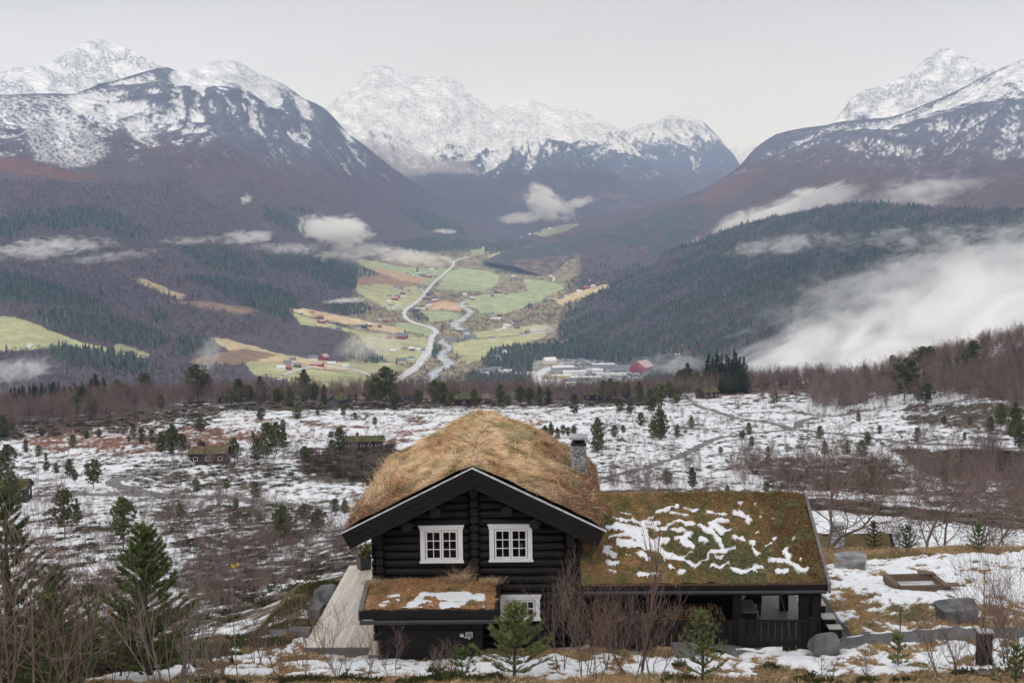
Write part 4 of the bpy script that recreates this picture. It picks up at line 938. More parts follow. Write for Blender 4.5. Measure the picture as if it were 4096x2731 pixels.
# plateau
setc(reg([(1250,1140),(1300,940),(1500,935),(1800,900),(2150,905),(2352,880),(2352,1030),(2000,1040),(1700,1090),(1360,1150)],22),0.66)
setc(reg([(1900,1160),(2352,1215),(2352,1262),(1860,1262)],10),0.84)
setc(reg([(1880,1150),(2100,1170),(2720,1215),(2720,1232),(2060,1196),(1880,1170)],6),0.12)
setc(reg([(1350,1132),(1480,1128),(1600,1128),(1900,1150),(1900,1168),(1600,1150),(1350,1146)],6),0.22)
setc(reg([(1700,1060),(1840,1050),(1960,1060),(2120,1090),(2100,1130),(1950,1125),(1780,1110)],18),0.42)
setc(reg([(2050,1035),(2352,1040),(2720,1040),(2720,1110),(2352,1100),(2150,1085)],12),0.18)
setc(reg([(2080,1085),(2352,1100),(2720,1100),(2720,1200),(2352,1200),(2120,1160)],14),0.55)
setc(reg([(1600,885),(1900,880),(2100,860),(2352,800),(2720,700),(2720,935),(2352,930),(2200,890),(2000,900),(1800,902),(1640,905)],10),0.12)
setc(reg([(2080,930),(2250,925),(2352,930),(2352,1000),(2200,985),(2080,975)],14),0.35)
setc(reg([(-400,900),(250,900),(420,930),(500,945),(430,962),(250,985),(100,1005),(-400,1030)],14),0.24)
setc(reg([(60,985),(200,1005),(330,990),(560,985),(620,1005),(520,1030),(300,1035),(120,1040),(40,1015)],18),0.42)
setc(reg([(420,925),(760,915),(1250,910),(1500,905),(1500,930),(1000,935),(700,940),(420,945)],8),0.3)
setc(reg([(690,1040),(900,1020),(960,1060),(900,1110),(800,1108),(690,1085)],16),0.25)
setc(reg([(240,1090),(560,1060),(700,1100),(640,1120),(500,1120),(380,1110)],16),0.5)
setc(reg([(360,1165),(480,1145),(700,1165),(720,1220),(640,1260),(420,1270),(370,1220)],18),0.5)
setc(reg([(100,1180),(230,1170),(330,1200),(420,1320),(300,1400),(60,1330)],18),0.62)
setc(reg([(430,1290),(820,1210),(850,1330),(760,1400),(420,1480)],18),0.44)
setc(reg([(-400,1400),(450,1400),(450,1560),(-400,1640)],20),0.42)
# knoll
near=(GD <= 70)
setc(reg([(1880,1290),(2000,1268),(2720,1262),(2720,1400),(2200,1400),(2060,1390),(1950,1350)],14,0,70),0.64)
setc(reg([(1900,1340),(2000,1385),(2200,1390),(2352,1380),(2352,1450),(1930,1462)],12,0,70),0.42)
setc(reg([(1800,1240),(2720,1230),(2720,1252),(2352,1263),(2150,1272),(1980,1284),(1900,1296),(1870,1290)],6,50,72),0.05)
setc(reg([(1500,1500),(1700,1495),(2352,1485),(2352,1545),(1900,1550),(1560,1560)],10,0,70),0.57)
setc(reg([(860,1495),(960,1490),(1100,1500),(1600,1520),(1600,1560),(900,1560),(680,1560)],10,0,70),0.62)
setc(reg([(880,1478),(1130,1478),(1400,1490),(1640,1490),(1600,1505),(1200,1502),(900,1492)],5,0,50),0.25)
setc(reg([(150,1530),(250,1508),(420,1505),(450,1545),(300,1568),(150,1568)],12,0,70),0.9)
setc(reg([(430,1500),(560,1450),(700,1375),(760,1350),(700,1480),(600,1540),(450,1550)],12,0,70),0.50)
setc(reg([(460,1440),(560,1390),(700,1330),(800,1312),(800,1340),(700,1372),(560,1452),(450,1495)],10,0,75),0.10)
setc(reg([(-420,1590),(500,1560),(1000,1562),(1600,1556),(2720,1556),(2720,2400),(-420,2400)],5,0,70),0.28)
n_far=fbm(GX/11.0,GY/15.0,5,211,0.66)*0.9+fbm(GX/1.7,GY/3.2,3,213,0.6)*0.62
n_near=fbm(GX/1.1,GY/1.7,5,215,0.62)*0.85+fbm(GX/0.38,GY/0.55,3,217,0.55)*0.42
nn=n_near*(1 - far)+n_far*far
sval=(cov - 0.5)*1.55+nn
g_snow=sstep(-0.035,0.06,sval)*(1 - far)+sstep(-0.14,0.26,sval)*far
# tussocks stand above the snow, the snow fills the hollows
GZ=GZ+(1 - pad)*(1 - far)*(0.05*sstep(0.0,0.25,sval)+0.13*sstep(0.05,0.5,-sval))
GRASS_O=np.array((0.26,0.165,0.080));GRASS_D=np.array((0.12,0.080,0.042));MOSS=np.array((0.085,0.088,0.030));HEATHER=np.array((0.055,0.042,0.030));MARSH=np.array((0.20,0.085,0.05))
q1=fbm(GX/2.2,GY/3.0,4,221);q2=fbm(GX/0.5,GY/0.8,3,223)
vn=mixc(np.broadcast_to(GRASS_O,GX.shape+(3,)),GRASS_D,sstep(-0.3,0.5,q1));vn=mixc(vn,MOSS,sstep(0.05,0.5,fbm(GX/1.6,GY/2.2,3,227))*0.75)
vf=mixc(np.broadcast_to(HEATHER,GX.shape+(3,)),np.array((0.105,0.070,0.045)),sstep(-0.2,0.5,fbm(GX/14,GY/14,4,229)))
vf=mixc(vf,MOSS*0.55,sstep(0.1,0.5,fbm(GX/22,GY/22,3,231))*0.7)
marsh=np.clip(reg([(40,985),(200,990),(330,975),(560,960),(760,975),(1000,960),(1300,945),(1500,950),(1300,985),(900,1010),(620,1010),(500,1035),(250,1040),(60,1035)],20)+reg([(1600,905),(1680,890),(1800,900),(1800,925),(1640,925)],8),0,1)
vf=mixc(vf,MARSH,marsh*0.85)
veg=mixc(vn,vf,far)*(1+0.3*q2[...,None])
heath_bank=reg([(440,1440),(560,1390),(700,1325),(800,1305),(810,1345),(700,1380),(560,1460),(430,1510)],10,0,80)
veg=mixc(veg,np.array((0.060,0.062,0.022)),heath_bank*0.85)
brownwood=reg([(-400,900),(250,900),(500,930),(430,955),(100,1000),(-400,1030)],14)+reg([(1700,890),(2352,780),(2720,690),(2720,930),(2352,925),(1900,905)],10)
veg=mixc(veg,np.array((0.085,0.058,0.045)),np.clip(brownwood,0,1)*0.7)
gcol=mixc(veg,np.array((0.70,0.705,0.72)),g_snow)
# gravel beside the right gable and along the drive
grav=np.clip(reg([(1880,1360),(1900,1375),(1925,1420),(1960,1460),(1915,1465),(1880,1420)],3,40,70),0,1)
gcol=mixc(gcol,np.array((0.075,0.075,0.078))*(1+0.6*fbm(GX/0.09,GY/0.12,2,233))[...,None],grav)
M_GROUND=mat_attr('ground',nscale=3.0,amt=0.10,rough=0.92,bump=0.02,bscale=4.0,spec=0.2)
go=link('ground',mesh_np('ground',np.stack([GX.ravel(),GY.ravel(),GZ.ravel()],1),grid_faces(NRG,NG),M_GROUND,smooth=True,attrs={'col':gcol.reshape(-1,3)}))
tag(go,kind='structure')

def gz(x,y):
    """height of the ground at x, y"""
    x=np.asarray(x,float);y=np.asarray(y,float);i=np.interp(np.log(np.maximum(y,3.0)),gl,np.arange(NRG))
    z=-0.25*y
    for _ in range(4):
        px,py=projp(x,y,z)
        j=np.clip((px+420)/3140*(NG - 1),0,NG - 1.001);i0=np.clip(i.astype(int),0,NRG - 2);j0=j.astype(int);a=i - i0;b=j - j0
        z=(GZ[i0,j0]*(1 - a)+GZ[i0+1,j0]*a)*(1 - b)+(GZ[i0,j0+1]*(1 - a)+GZ[i0+1,j0+1]*a)*b
    return z
_,GSY=projp(GX,GY,GZ)
def on_ground(px,py,dmin=33,dmax=800):
    """first ground point met along the line of sight through px, py"""
    j=min(max(int(round((px+420)/3140*(NG - 1))),0),NG - 1)
    c=GSY[:,j];ok=np.where((c <= py) & (gd >= dmin))[0]
    i=ok[0] if len(ok) else int(np.argmin(np.where((gd > dmin) & (gd < dmax),np.abs(c - py),1e9)))
    if gd[i] > dmax:i=int(np.argmin(np.where((gd > dmin) & (gd < dmax),np.abs(c - py),1e9)))
    return float(GX[i,j]),float(GY[i,j]),float(GZ[i,j])
def ribbon(name,pts,width,mat,lift=0.12,step=1.5,dmin=70,col=None,edge=0.0,zfun=None,kind='structure',label=None):
    P=np.array([on_ground(a,b,dmin)[:2] for a,b in pts])
    seg=np.hypot(*np.diff(P,axis=0).T);s=np.concatenate([[0],np.cumsum(seg)])
    n=max(int(s[-1]/step),4);u=np.linspace(0,s[-1],n)
    x=np.interp(u,s,P[:,0]);y=np.interp(u,s,P[:,1])
    for _ in range(6):
        x[1:-1]=(x[:-2]+x[1:-1]+x[2:])/3;y[1:-1]=(y[:-2]+y[1:-1]+y[2:])/3
    tx=np.gradient(x);ty=np.gradient(y);L=np.hypot(tx,ty)+1e-9;nx,ny=-ty/L,tx/L
    rows=[];K=5
    wob=1+0.12*perlin(u/7,u*0+3.3,5)
    for k in range(K):
        o=(k/(K - 1) - 0.5)*width*wob
        rows.append(np.stack([x+nx*o,y+ny*o,np.zeros(n)],1))
    V=np.stack(rows,1)  # n,K,3
    zz=gz(V[...,0],V[...,1]);zm=zz.max(1,keepdims=True);zz=zz*0.25+zm*0.75
    V[...,2]=zz+lift
    V[:,0,2] -= lift+0.1;V[:,-1,2] -= lift+0.1
    fc=grid_faces(n,K)
    o=link(name,mesh_np(name,V.reshape(-1,3),fc,mat,smooth=True));tag(o,label,kind=kind);return o
M_ROAD=mat_plain('road_gravel',(0.17,0.16,0.155),nscale=0.6,amt=0.3,rough=0.95)
ribbon('road',[(1352,1110),(1420,1088),(1500,1071),(1560,1052),(1600,1030),(1640,1011),(1700,1000),(1760,993),(1830,985)],3.2,M_ROAD)
ribbon('road',[(1600,931),(1660,952),(1720,965),(1780,975),(1840,987),(1900,995),(2000,1008),(2100,1019),(2200,1025),(2352,1031),(2500,1030)],3.2,M_ROAD)
ribbon('road',[(1835,984),(1833,972),(1860,963),(1920,956),(1995,943)],3.6,M_ROAD)
ribbon('road',[(425,1070),(340,1086),(279,1098),(250,1106),(272,1119),(328,1129),(362,1137),(415,1142),(491,1140),(547,1146),(642,1157),(804,1169),(860,1174)],4.2,M_ROAD)
ribbon('road',[(362,1139),(264,1137),(181,1135),(94,1138),(20,1145)],3.2,M_ROAD)
ribbon('road',[(1880,1152),(1950,1166),(2066,1182),(2200,1197),(2352,1211),(2500,1222)],4.5,M_ROAD)
ribbon('road',[(480,935),(540,928),(620,925)],9.0,M_ROAD)
ribbon('path',[(1000,938),(1100,940),(1200,938),(1290,930)],2.6,M_ROAD)
ribbon('path',[(2160,935),(2230,915),(2248,880)],3.2,M_ROAD)
# the drive past the wing, with the snow left between the wheel tracks
M_DRIVE=mat_plain('drive_gravel',(0.105,0.103,0.102),nscale=9.0,amt=0.45,rough=0.95,bump=0.02)
M_SNOW=mat_plain('snow',(0.72,0.725,0.74),nscale=2.5,amt=0.03,rough=0.7,bump=0.03)
ribbon('driveway',[(1650,1500),(1700,1490),(1850,1481),(2000,1470),(2150,1462),(2300,1456),(2480,1450)],1.7,M_DRIVE,lift=0.05,step=0.25,dmin=36)
ribbon('snow_strip',[(1640,1492),(1760,1481),(1880,1472),(2000,1462),(2120,1452),(2250,1446)],0.10,M_SNOW,lift=0.10,step=0.12,dmin=36)
ribbon('snow_strip',[(1690,1499),(1800,1490),(1880,1483)],0.14,M_SNOW,lift=0.10,step=0.12,dmin=36)
# ------------------------------------------------------------------ plant builders (numpy)
def seg_mesh(P0,P1,R0,R1,sides=3):
    """tapered prisms along segments"""
    P0=np.asarray(P0,float);P1=np.asarray(P1,float);n=len(P0)
    d=P1 - P0;L=np.linalg.norm(d,axis=1,keepdims=True)+1e-9;d=d/L
    a=np.where(np.abs(d[:,2:3]) < 0.9,np.array([[0,0,1.0]]),np.array([[1.0,0,0]]))
    u=np.cross(d,a);u /= np.linalg.norm(u,axis=1,keepdims=True)+1e-9;v=np.cross(d,u)
    V=np.zeros((n,2*sides,3));R0=np.asarray(R0)[:,None];R1=np.asarray(R1)[:,None]
    for k in range(sides):
        c,s=math.cos(2*math.pi*k/sides),math.sin(2*math.pi*k/sides)
        V[:,k]=P0+(u*c+v*s)*R0;V[:,sides+k]=P1+(u*c+v*s)*R1
    base=np.arange(n)[:,None]*2*sides;Fs=[]
    for k in range(sides):
        k2=(k+1) % sides
        Fs.append(np.concatenate([base+k,base+k2,base+sides+k2,base+sides+k],1))
    return V.reshape(-1,3),np.concatenate(Fs)
def sliver_mesh(P0,P1,W,r):
    """one thin triangle per twig"""
    P0=np.asarray(P0,float);P1=np.asarray(P1,float);d=P1 - P0
    q=r.normal(size=d.shape);s=np.cross(d,q);s /= np.linalg.norm(s,axis=1,keepdims=True)+1e-9
    W=np.asarray(W)[:,None] if np.ndim(W) else W
    V=np.stack([P0 - s*W,P0+s*W,P1],1).reshape(-1,3)
    return V,np.arange(len(P0)*3).reshape(-1,3)
def bare_tree(H,seed,stems=1,levels=4,kids=5,spread=0.55,lean=0.15,upb=0.25,r0=None,minL=0.12,start=0.25,jitter=0.18):
    """recursive bare branching; returns segments [(p0,p1,r0,r1,level)]"""
    r=random.Random(seed);out=[]
    def grow(p,d,L,rad,lev):
        n=4 if lev == 0 else 3;pts=[p];q=Vector(p);dd=Vector(d)
        for i in range(n):
            dd=(dd+Vector((r.gauss(0,jitter),r.gauss(0,jitter),r.gauss(0,jitter)+upb*0.3))).normalized()
            q2=q+dd*(L/n);ra=rad*(1 - 0.8*i/n);rb=rad*(1 - 0.8*(i+1)/n)
            out.append((q[:],q2[:],ra,rb,lev));q=q2;pts.append(q.copy())
        if lev >= levels or L < minL:return
        k=kids+(r.randint(0,2))
        for i in range(k):
            t=start+(1 - start)*(i+r.random())/k if lev == 0 else 0.15+0.85*(i+r.random())/k
            j=min(int(t*n),n - 1);f=t*n - j;pos=Vector(pts[j]).lerp(Vector(pts[j+1]),f)
            az=r.random()*6.283;side=Vector((math.cos(az),math.sin(az),0));side=(side - dd*side.dot(dd)).normalized()
            sp_=spread*r.uniform(0.7,1.3);nd=(dd*(1 - sp_*0.55)+side*sp_+Vector((0,0,upb))).normalized()
            grow(pos,nd,L*r.uniform(0.42,0.66)*(1.15 - 0.55*t if lev == 0 else 1),rad*(1 - 0.8*t)*0.6+0.001,lev+1)
    for s in range(stems):
        a=r.random()*6.283;l=lean*r.uniform(0.4,1.3) if stems > 1 else lean*0.3
        grow(Vector((math.cos(a)*0.12*(stems > 1),math.sin(a)*0.12*(stems > 1),-0.15)),Vector((math.cos(a)*l,math.sin(a)*l,1)).normalized(),H*r.uniform(0.72,1.0) if s else H,(r0 or H*0.011),0)
    return out
def bare_meshes(name,H,seed,mats,twig_w=0.006,extra=0,wood_levels=1,**kw):
    """trunk mesh and crown mesh of one bare tree"""
    S=bare_tree(H,seed,**kw);r=np.random.default_rng(seed)
    P0=np.array([s[0] for s in S]);P1=np.array([s[1] for s in S]);R0=np.array([s[2] for s in S]);R1=np.array([s[3] for s in S]);LV=np.array([s[4] for s in S])
    t=LV == 0
    V,Fc=seg_mesh(P0[t],P1[t],np.maximum(R0[t],twig_w),np.maximum(R1[t],twig_w*0.8),5)
    tm=mesh_np(name+'_trunk',V,Fc,mats[0],smooth=True)
    b=~t
    if not b.any():return tm,None
    V,Fc=seg_mesh(P0[b],P1[b],np.maximum(R0[b],twig_w),np.maximum(R1[b],twig_w*0.6),3)
    if extra:
        idx=np.where(LV == LV.max())[0];idx=r.choice(idx,extra);f=r.random((extra,1));p=P0[idx]*(1 - f)+P1[idx]*f
        d=(P1[idx] - P0[idx]);d /= np.linalg.norm(d,axis=1,keepdims=True)+1e-9;d=d+r.normal(size=d.shape)*0.7+[0,0,0.25]
        d /= np.linalg.norm(d,axis=1,keepdims=True);V2,F2=sliver_mesh(p,p+d*r.uniform(0.03,0.075,(extra,1))*H*0.9,twig_w*0.8,r)
        F2=F2+len(V);cm=mesh_np(name+'_crown',np.concatenate([V,V2]),[Fc,F2],mats[1])
    else:cm=mesh_np(name+'_crown',V,Fc,mats[1])
    return tm,cm
def tufts(C_,size,r,n=5,up=0.3,droop=0.0):
    """needle clumps: n blade-like triangles about each centre"""
    m=len(C_);Cn=np.repeat(C_,n,0);sz=np.repeat(size,n) if np.ndim(size) else np.full(m*n,size)
    d=r.normal(size=(m*n,3));d[:,2]=np.abs(d[:,2])*0.6+up;d /= np.linalg.norm(d,axis=1,keepdims=True)
    return sliver_mesh(Cn - d*sz[:,None]*0.3,Cn+d*sz[:,None]*0.8,sz*0.22,r)
def conifer_meshes(name,H,seed,mats,shape='pine',dens=1.0,tuft=0.34,tuft_n=5,whorl=0.42,base=0.18,width=0.33,leaf=0.22,thin=0.0):
    r=np.random.default_rng(seed);P0=[];P1=[];R0=[];R1=[];LV=[];CT=[];SZ=[]
    bend=r.normal(size=2)*0.02*H
    def trunk(z):f=z/H;return np.array([bend[0]*f*f,bend[1]*f*f,z])
    for i in range(8):
        a,b=H*i/8,H*(i+1)/8;P0.append(trunk(a));P1.append(trunk(b));R0.append(H*0.014*(1 - a/H)+0.01);R1.append(H*0.014*(1 - b/H)+0.008);LV.append(0)
    P0[0]=P0[0]+[0,0,-0.4]
    z=H*base
    while z < H*0.985:
        f=(z/H - base)/(1 - base)
        if shape == 'spruce':W=width*H*(1 - f) ** 0.85+0.05*H*(1 - f)+0.06
        elif shape == 'round':W=width*H*math.sin(math.pi*min(1,0.12+f*0.88)) ** 0.7*(1.1 - 0.25*f)
        else:W=width*H*(math.sin(math.pi*(0.22+0.78*f) ** 1.0) ** 0.8*0.9+0.1*(1 - f))+0.08
        nb=max(3,int(r.integers(4,7)*dens));a0=r.random()*6.28
        for k in range(nb):
            if r.random() < thin:continue
            az=a0+6.283*k/nb+r.normal()*0.25;L=W*r.uniform(0.62,1.15)
            elev={'spruce':-0.12+0.25*f,'pine':0.18+0.5*f,'round':0.1+0.6*f}[shape]+r.normal()*0.12
            d=np.array([math.cos(az)*math.cos(elev),math.sin(az)*math.cos(elev),math.sin(elev)]);o=trunk(z)
            e=o+d*L;m_=o+d*L*0.5+[0,0,-0.03*L]
            P0 += [o,m_];P1 += [m_,e];rr=0.006*H*(1 - f*0.7);R0 += [rr,rr*0.6];R1 += [rr*0.6,rr*0.2];LV += [1,1]
            nt_=max(2,int(L/leaf*dens*1.3));tt=r.uniform(0.28 if shape != 'spruce' else 0.15,1.02,nt_)
            pos=o+(d*L)*tt[:,None]+r.normal(size=(nt_,3))*[0.13*L,0.13*L,0.06*L]
            CT.append(pos);SZ.append(np.full(nt_,tuft)*r.uniform(0.7,1.25,nt_))
        z += whorl*r.uniform(0.75,1.25)
    CT.append(np.array([trunk(H*q) for q in (0.93,0.97,1.0)]));SZ.append(np.full(3,tuft*0.7))
    P0,P1,R0,R1,LV=map(np.array,(P0,P1,R0,R1,LV))
    V,Fc=seg_mesh(P0[LV == 0],P1[LV == 0],R0[LV == 0],R1[LV == 0],6);tm=mesh_np(name+'_trunk',V,Fc,mats[0],smooth=True)
    V,Fc=seg_mesh(P0[LV == 1],P1[LV == 1],R0[LV == 1],R1[LV == 1],3)
    CT=np.concatenate(CT);SZ=np.concatenate(SZ)
    V2,F2=tufts(CT,SZ,r,tuft_n,up=0.25)
    tint=np.clip(1+0.25*r.normal(size=len(CT)),0.5,1.6);tint=np.repeat(tint,tuft_n*3)
    col=np.concatenate([np.tile(np.array([[0.075,0.055,0.045]]),(len(V),1)),np.array([[0.095,0.115,0.045]])*tint[:,None]])
    cm=mesh_np(name+'_crown',np.concatenate([V,V2]),[Fc,F2+len(V)],mats[1],attrs={'col':col})
    return tm,cm
M_BARKB=mat_plain('birch_bark',(0.30,0.25,0.22),nscale=6,amt=0.4,rough=0.9)
M_TWIG=mat_plain('bare_twigs',(0.165,0.118,0.100),nscale=2,amt=0.25,rough=0.9,rand=0.25)
M_BARKP=mat_plain('pine_bark',(0.085,0.058,0.045),nscale=8,amt=0.35,rough=0.95)
def mat_needles(name,mul=(1,1,1),rand=0.2):
    m,nt,b=new_mat(name);L=nt.links
    a=N(nt,'ShaderNodeAttribute',attribute_name='col');oi=N(nt,'ShaderNodeObjectInfo')
    mr=N(nt,'ShaderNodeMapRange');L.new(oi.outputs['Random'],mr.inputs[0]);mr.inputs[3].default_value=1 - rand;mr.inputs[4].default_value=1+rand
    v=N(nt,'ShaderNodeVectorMath',operation='SCALE');L.new(a.outputs['Color'],v.inputs[0]);L.new(mr.outputs[0],v.inputs['Scale'])
    v2=N(nt,'ShaderNodeVectorMath',operation='MULTIPLY');L.new(v.outputs[0],v2.inputs[0]);v2.inputs[1].default_value=mul
    L.new(v2.outputs[0],b.inputs['Base Color']);b.inputs['Roughness'].default_value=0.75;b.inputs['Specular IOR Level'].default_value=0.2
    return m
M_PINE=mat_needles('pine_needles',(1.15,1.05,1.0));M_SPRUCE=mat_needles('spruce_needles',(0.42,0.52,0.60))

def plant(name,meshes,loc,s,label,cat,group=None,parts=('trunk','crown'),rz=None):
    e=empty(name,loc,rz=random.uniform(0,6.28) if rz is None else rz);e.scale=(s,s,s*random.uniform(0.94,1.06)) if isinstance(s,float) else s
    for pn,me in zip(parts,meshes):link(pn,me,e)
    tag(e,label,cat,group);return e

# ------------------------------------------------------------------ far woods: tens of thousands of trees, one object per wood
def on_sv(u,v):
    """bilinear point of the valley sheet at fractions u (across), v (up)"""
    fi=np.clip(v*(NRV - 1),0,NRV - 1.001);fj=np.clip(u*(NCV - 1),0,NCV - 1.001);i=fi.astype(int);j=fj.astype(int);a=fi - i;b=fj - j
    g=lambda A:(A[i,j]*(1 - a)+A[i+1,j]*a)*(1 - b)+(A[i,j+1]*(1 - a)+A[i+1,j+1]*a)*b
    return g(VX),g(VY),g(VZ),g(PX),g(PY),g(allf)
def forest_mesh(name,P,H,kind,mat,seed,tint):
    r=np.random.default_rng(seed);n=len(P)
    if kind == 'conifer':
        k=5;T=[];lay=[(0.02,0.55,0.20),(0.26,0.80,0.15),(0.52,1.0,0.10)]
        V=[]
        for (a,b,w_) in lay:
            ang=r.random(n)[:,None]*6.28+np.arange(k)[None]*2*np.pi/k;rad=w_*r.uniform(0.75,1.25,(n,k))
            ring=np.stack([np.cos(ang)*rad,np.sin(ang)*rad,np.full((n,k),a)+r.normal(size=(n,k))*0.02],2)
            top=np.stack([r.normal(size=n)*0.01,r.normal(size=n)*0.01,np.full(n,b)],1)[:,None]
            V.append(np.concatenate([ring,top],1))
        V=np.concatenate(V,1);nv=V.shape[1];f=[]
        for l in range(3):
            for q in range(k):f.append((l*(k+1)+q,l*(k+1)+(q+1) % k,l*(k+1)+k))
    else:
        m_=22;c=r.normal(size=(n,m_,3))*[0.15,0.15,0.17];c[...,2] += 0.60
        d1=r.normal(size=(n,m_,3))*0.075;d2=r.normal(size=(n,m_,3))*0.075
        V=np.stack([c - d1,c+d1,c+d2],2).reshape(n,m_*3,3);nv=m_*3;f=[(3*q,3*q+1,3*q+2) for q in range(m_)]
        tr=np.zeros((n,3,3));tr[:,0,0]=-0.012;tr[:,1,0]=0.012;tr[:,2,2]=0.6
        V=np.concatenate([V,tr],1);f.append((nv,nv+1,nv+2));nv += 3
    V=V*H[:,None,None]+P[:,None,:]
    Fc=(np.arange(n)[:,None,None]*nv+np.array(f)[None]).reshape(-1,3)
    col=np.repeat(tint,nv,0)
    return mesh_np(name,V.reshape(-1,3),Fc,mat,attrs={'col':col})
M_FOR=mat_attr('forest',rough=0.95,spec=0.1)
CONPOLY=[
 [(-200,620),(0,630),(27,637),(137,667),(246,708),(260,729),(191,722),(130,708),(68,698),(0,701),(-200,700)],
 [(68,729),(160,729),(273,736),(342,756),(393,783),(359,804),(307,797),(239,790),(191,777),(137,770),(96,749)],
 [(116,804),(150,800),(212,800),(260,814),(342,838),(383,855),(342,866),(273,862),(191,845),(116,838)],
 [(403,572),(495,568),(564,592),(598,623),(615,643),(547,633),(489,620),(444,592)],
 [(601,585),(649,589),(694,626),(649,630),(608,613)],
 [(427,637),(581,654),(666,678),(690,700),(683,736),(632,729),(564,708),(478,657)],
 [(348,722),(382,722),(384,746),(350,746)],[(405,785),(495,778),(497,812),(420,818)],
 [(-200,510),(0,518),(31,488),(103,494),(161,481),(219,484),(273,498),(342,535),(325,549),(273,542),(219,515),(150,529),(96,515),(31,539),(-200,535)],
 [(605,474),(650,492),(701,515),(742,546),(649,530),(608,505)],[(649,470),(731,498),(720,503),(655,480)],
 [(759,577),(810,612),(880,631),(870,654),(829,663),(768,666),(695,628),(664,606),(632,593),(700,585)],
 [(753,701),(842,698),(854,720),(800,724),(753,715)],
 [(1121,796),(1235,793),(1378,800),(1480,812),(1500,838),(1400,838),(1267,846),(1235,853),(1156,853),(1105,844),(1108,825)],
 [(1156,685),(1226,682),(1222,707),(1165,711)],[(950,716),(1007,718),(1045,725),(1045,738),(950,736)],
 [(1138,596),(1190,592),(1196,625),(1140,628)],[(990,795),(1010,795),(1012,822),(990,822)],[(1076,866),(1235,868),(1235,890),(1076,890)],
 [(760,800),(835,795),(895,822),(880,834),(822,830)],[(905,560),(1000,545),(1120,560),(1230,555),(1170,580),(1050,575),(940,580)],
 [(915,480),(960,482),(1040,510),(1080,540),(1000,535),(940,505)],
]
r_=np.random.default_rng(99)
NCAND=330000
u=r_.random(NCAND);v=r_.random(NCAND) ** 1.0
x,y,z,px,py,fl=on_sv(u,v)
dpx=KP/F*y;want=np.clip((y/3300.0) ** 2,0.25,1.6)
cm=np.zeros(NCAND)
for p in CONPOLY:cm=np.maximum(cm,poly_mask(px+5*fbm(px/12,py/9,2,301),py+4*fbm(px/11,py/9,2,303),p,3))
rbm=poly_mask(px,py,[(1290,990),(1290,740),(1400,660),(1480,610),(1620,540),(2000,455),(2760,455),(2760,990)],10)
hn=fbm(px/46+py/30,(py+px*0.42)/15,5,107)
cm=np.maximum(cm,rbm*sstep(0.12,-0.22,hn)*0.85)
scat=sstep(0.1,0.4,fbm(px/22,py/8,3,311))*0.16
open_=poly_mask(px,py,[(820,600),(1080,590),(1300,640),(1300,690),(1270,790),(1060,870),(930,880),(560,880),(480,780),(800,730),(820,640)],6)
isf=(fl > 0.15)
treeline=(z < 90) & (py > 425)
town_=poly_mask(px,py,[(1225,828),(1340,822),(1500,840),(1505,862),(1440,892),(1240,900),(1215,890)],2) > 0.5
ROADP=[(905,882),(930,862),(956,847),(978,822),(991,803),(989,787),(995,771),(1003,764),(994,755),(975,748),(949,742),(933,733),(927,723),(930,714),(949,701),(968,685),(984,663),(1000,647),(1019,631),(1041,609),(1042,601),(1054,596),(1075,590)]
RIV1=[(1064,692),(1059,702),(1070,708),(1083,716),(1075,724),(1062,733),(1048,740),(1042,749),(1056,756),(1075,760)]
RIV2=[(1022,778),(1012,786),(1034,796),(1032,803),(1016,809),(1010,822),(1028,828),(1032,841),(1013,847),(992,856),(998,866),(990,880)]
nearroad=(line_dist(px,py,ROADP) < 5) | (line_dist(px,py,RIV1) < 5) | (line_dist(px,py,RIV2) < 6)
bad=isf | town_ | nearroad | ~treeline | (py > 905)
pc=np.clip(cm*1.3+scat*(1 - open_*0.6),0,1)*want*0.8
ck=(r_.random(NCAND) < pc) & ~bad & (r_.random(NCAND) < 0.75)
bn=fbm(px/24,py/12,4,313)
pb=np.where(open_ > 0.5,0.08+0.75*sstep(0.12,0.3,bn),0.42)*want*(y < 5200)
bk=(r_.random(NCAND) < pb*0.8) & ~bad & ~ck
P=np.stack([x,y,z - 0.5],1)
H=r_.uniform(11,20,NCAND)*np.where(open_ > 0.5,0.7,1)
tn=(1+0.38*r_.normal(size=NCAND))[:,None];hue=r_.random(NCAND)[:,None]
tc_=np.clip(np.array([[0.050,0.076,0.046]])*tn*(1+hue*np.array([[0.6,0.35,0.05]])),0.008,1)
o=link('spruce_forest',forest_mesh('spruce_forest',P[ck],H[ck],'conifer',M_FOR,5,tc_[ck]));tag(o,'dark spruce woods on the valley sides',kind='stuff')
tb=np.clip(np.array([[0.150,0.120,0.112]])*tn*(1+(hue - .5)*np.array([[0.35,0.0,-0.1]])),0.03,1)
o=link('birch_forest',forest_mesh('birch_forest',P[bk],H[bk]*0.72,'birch',M_FOR,6,tb[bk]));tag(o,'leafless birch woods on the valley sides',kind='stuff')
print('far conifers',ck.sum(),'far birches',bk.sum())
ORD=['first','second','third','fourth','fifth','sixth','seventh','eighth','ninth','tenth','eleventh','twelfth','thirteenth','fourteenth','fifteenth','sixteenth','seventeenth','eighteenth','nineteenth','twentieth']
def order_labels(items,noun,where):
    """items: (px, object); label each by its order from the left inside its own spot"""
    items=sorted(items,key=lambda t:t[0]);n=len(items)
    for k,(_,o) in enumerate(items):
        w_='leftmost' if k == 0 else 'rightmost' if k == n - 1 else (ORD[k]+' from the left') if k < 20 else None
        o['label']=f"{w_} of the {noun} {where}" if n > 1 and w_ else f"{noun[:-1] if n == 1 else noun} {where}"
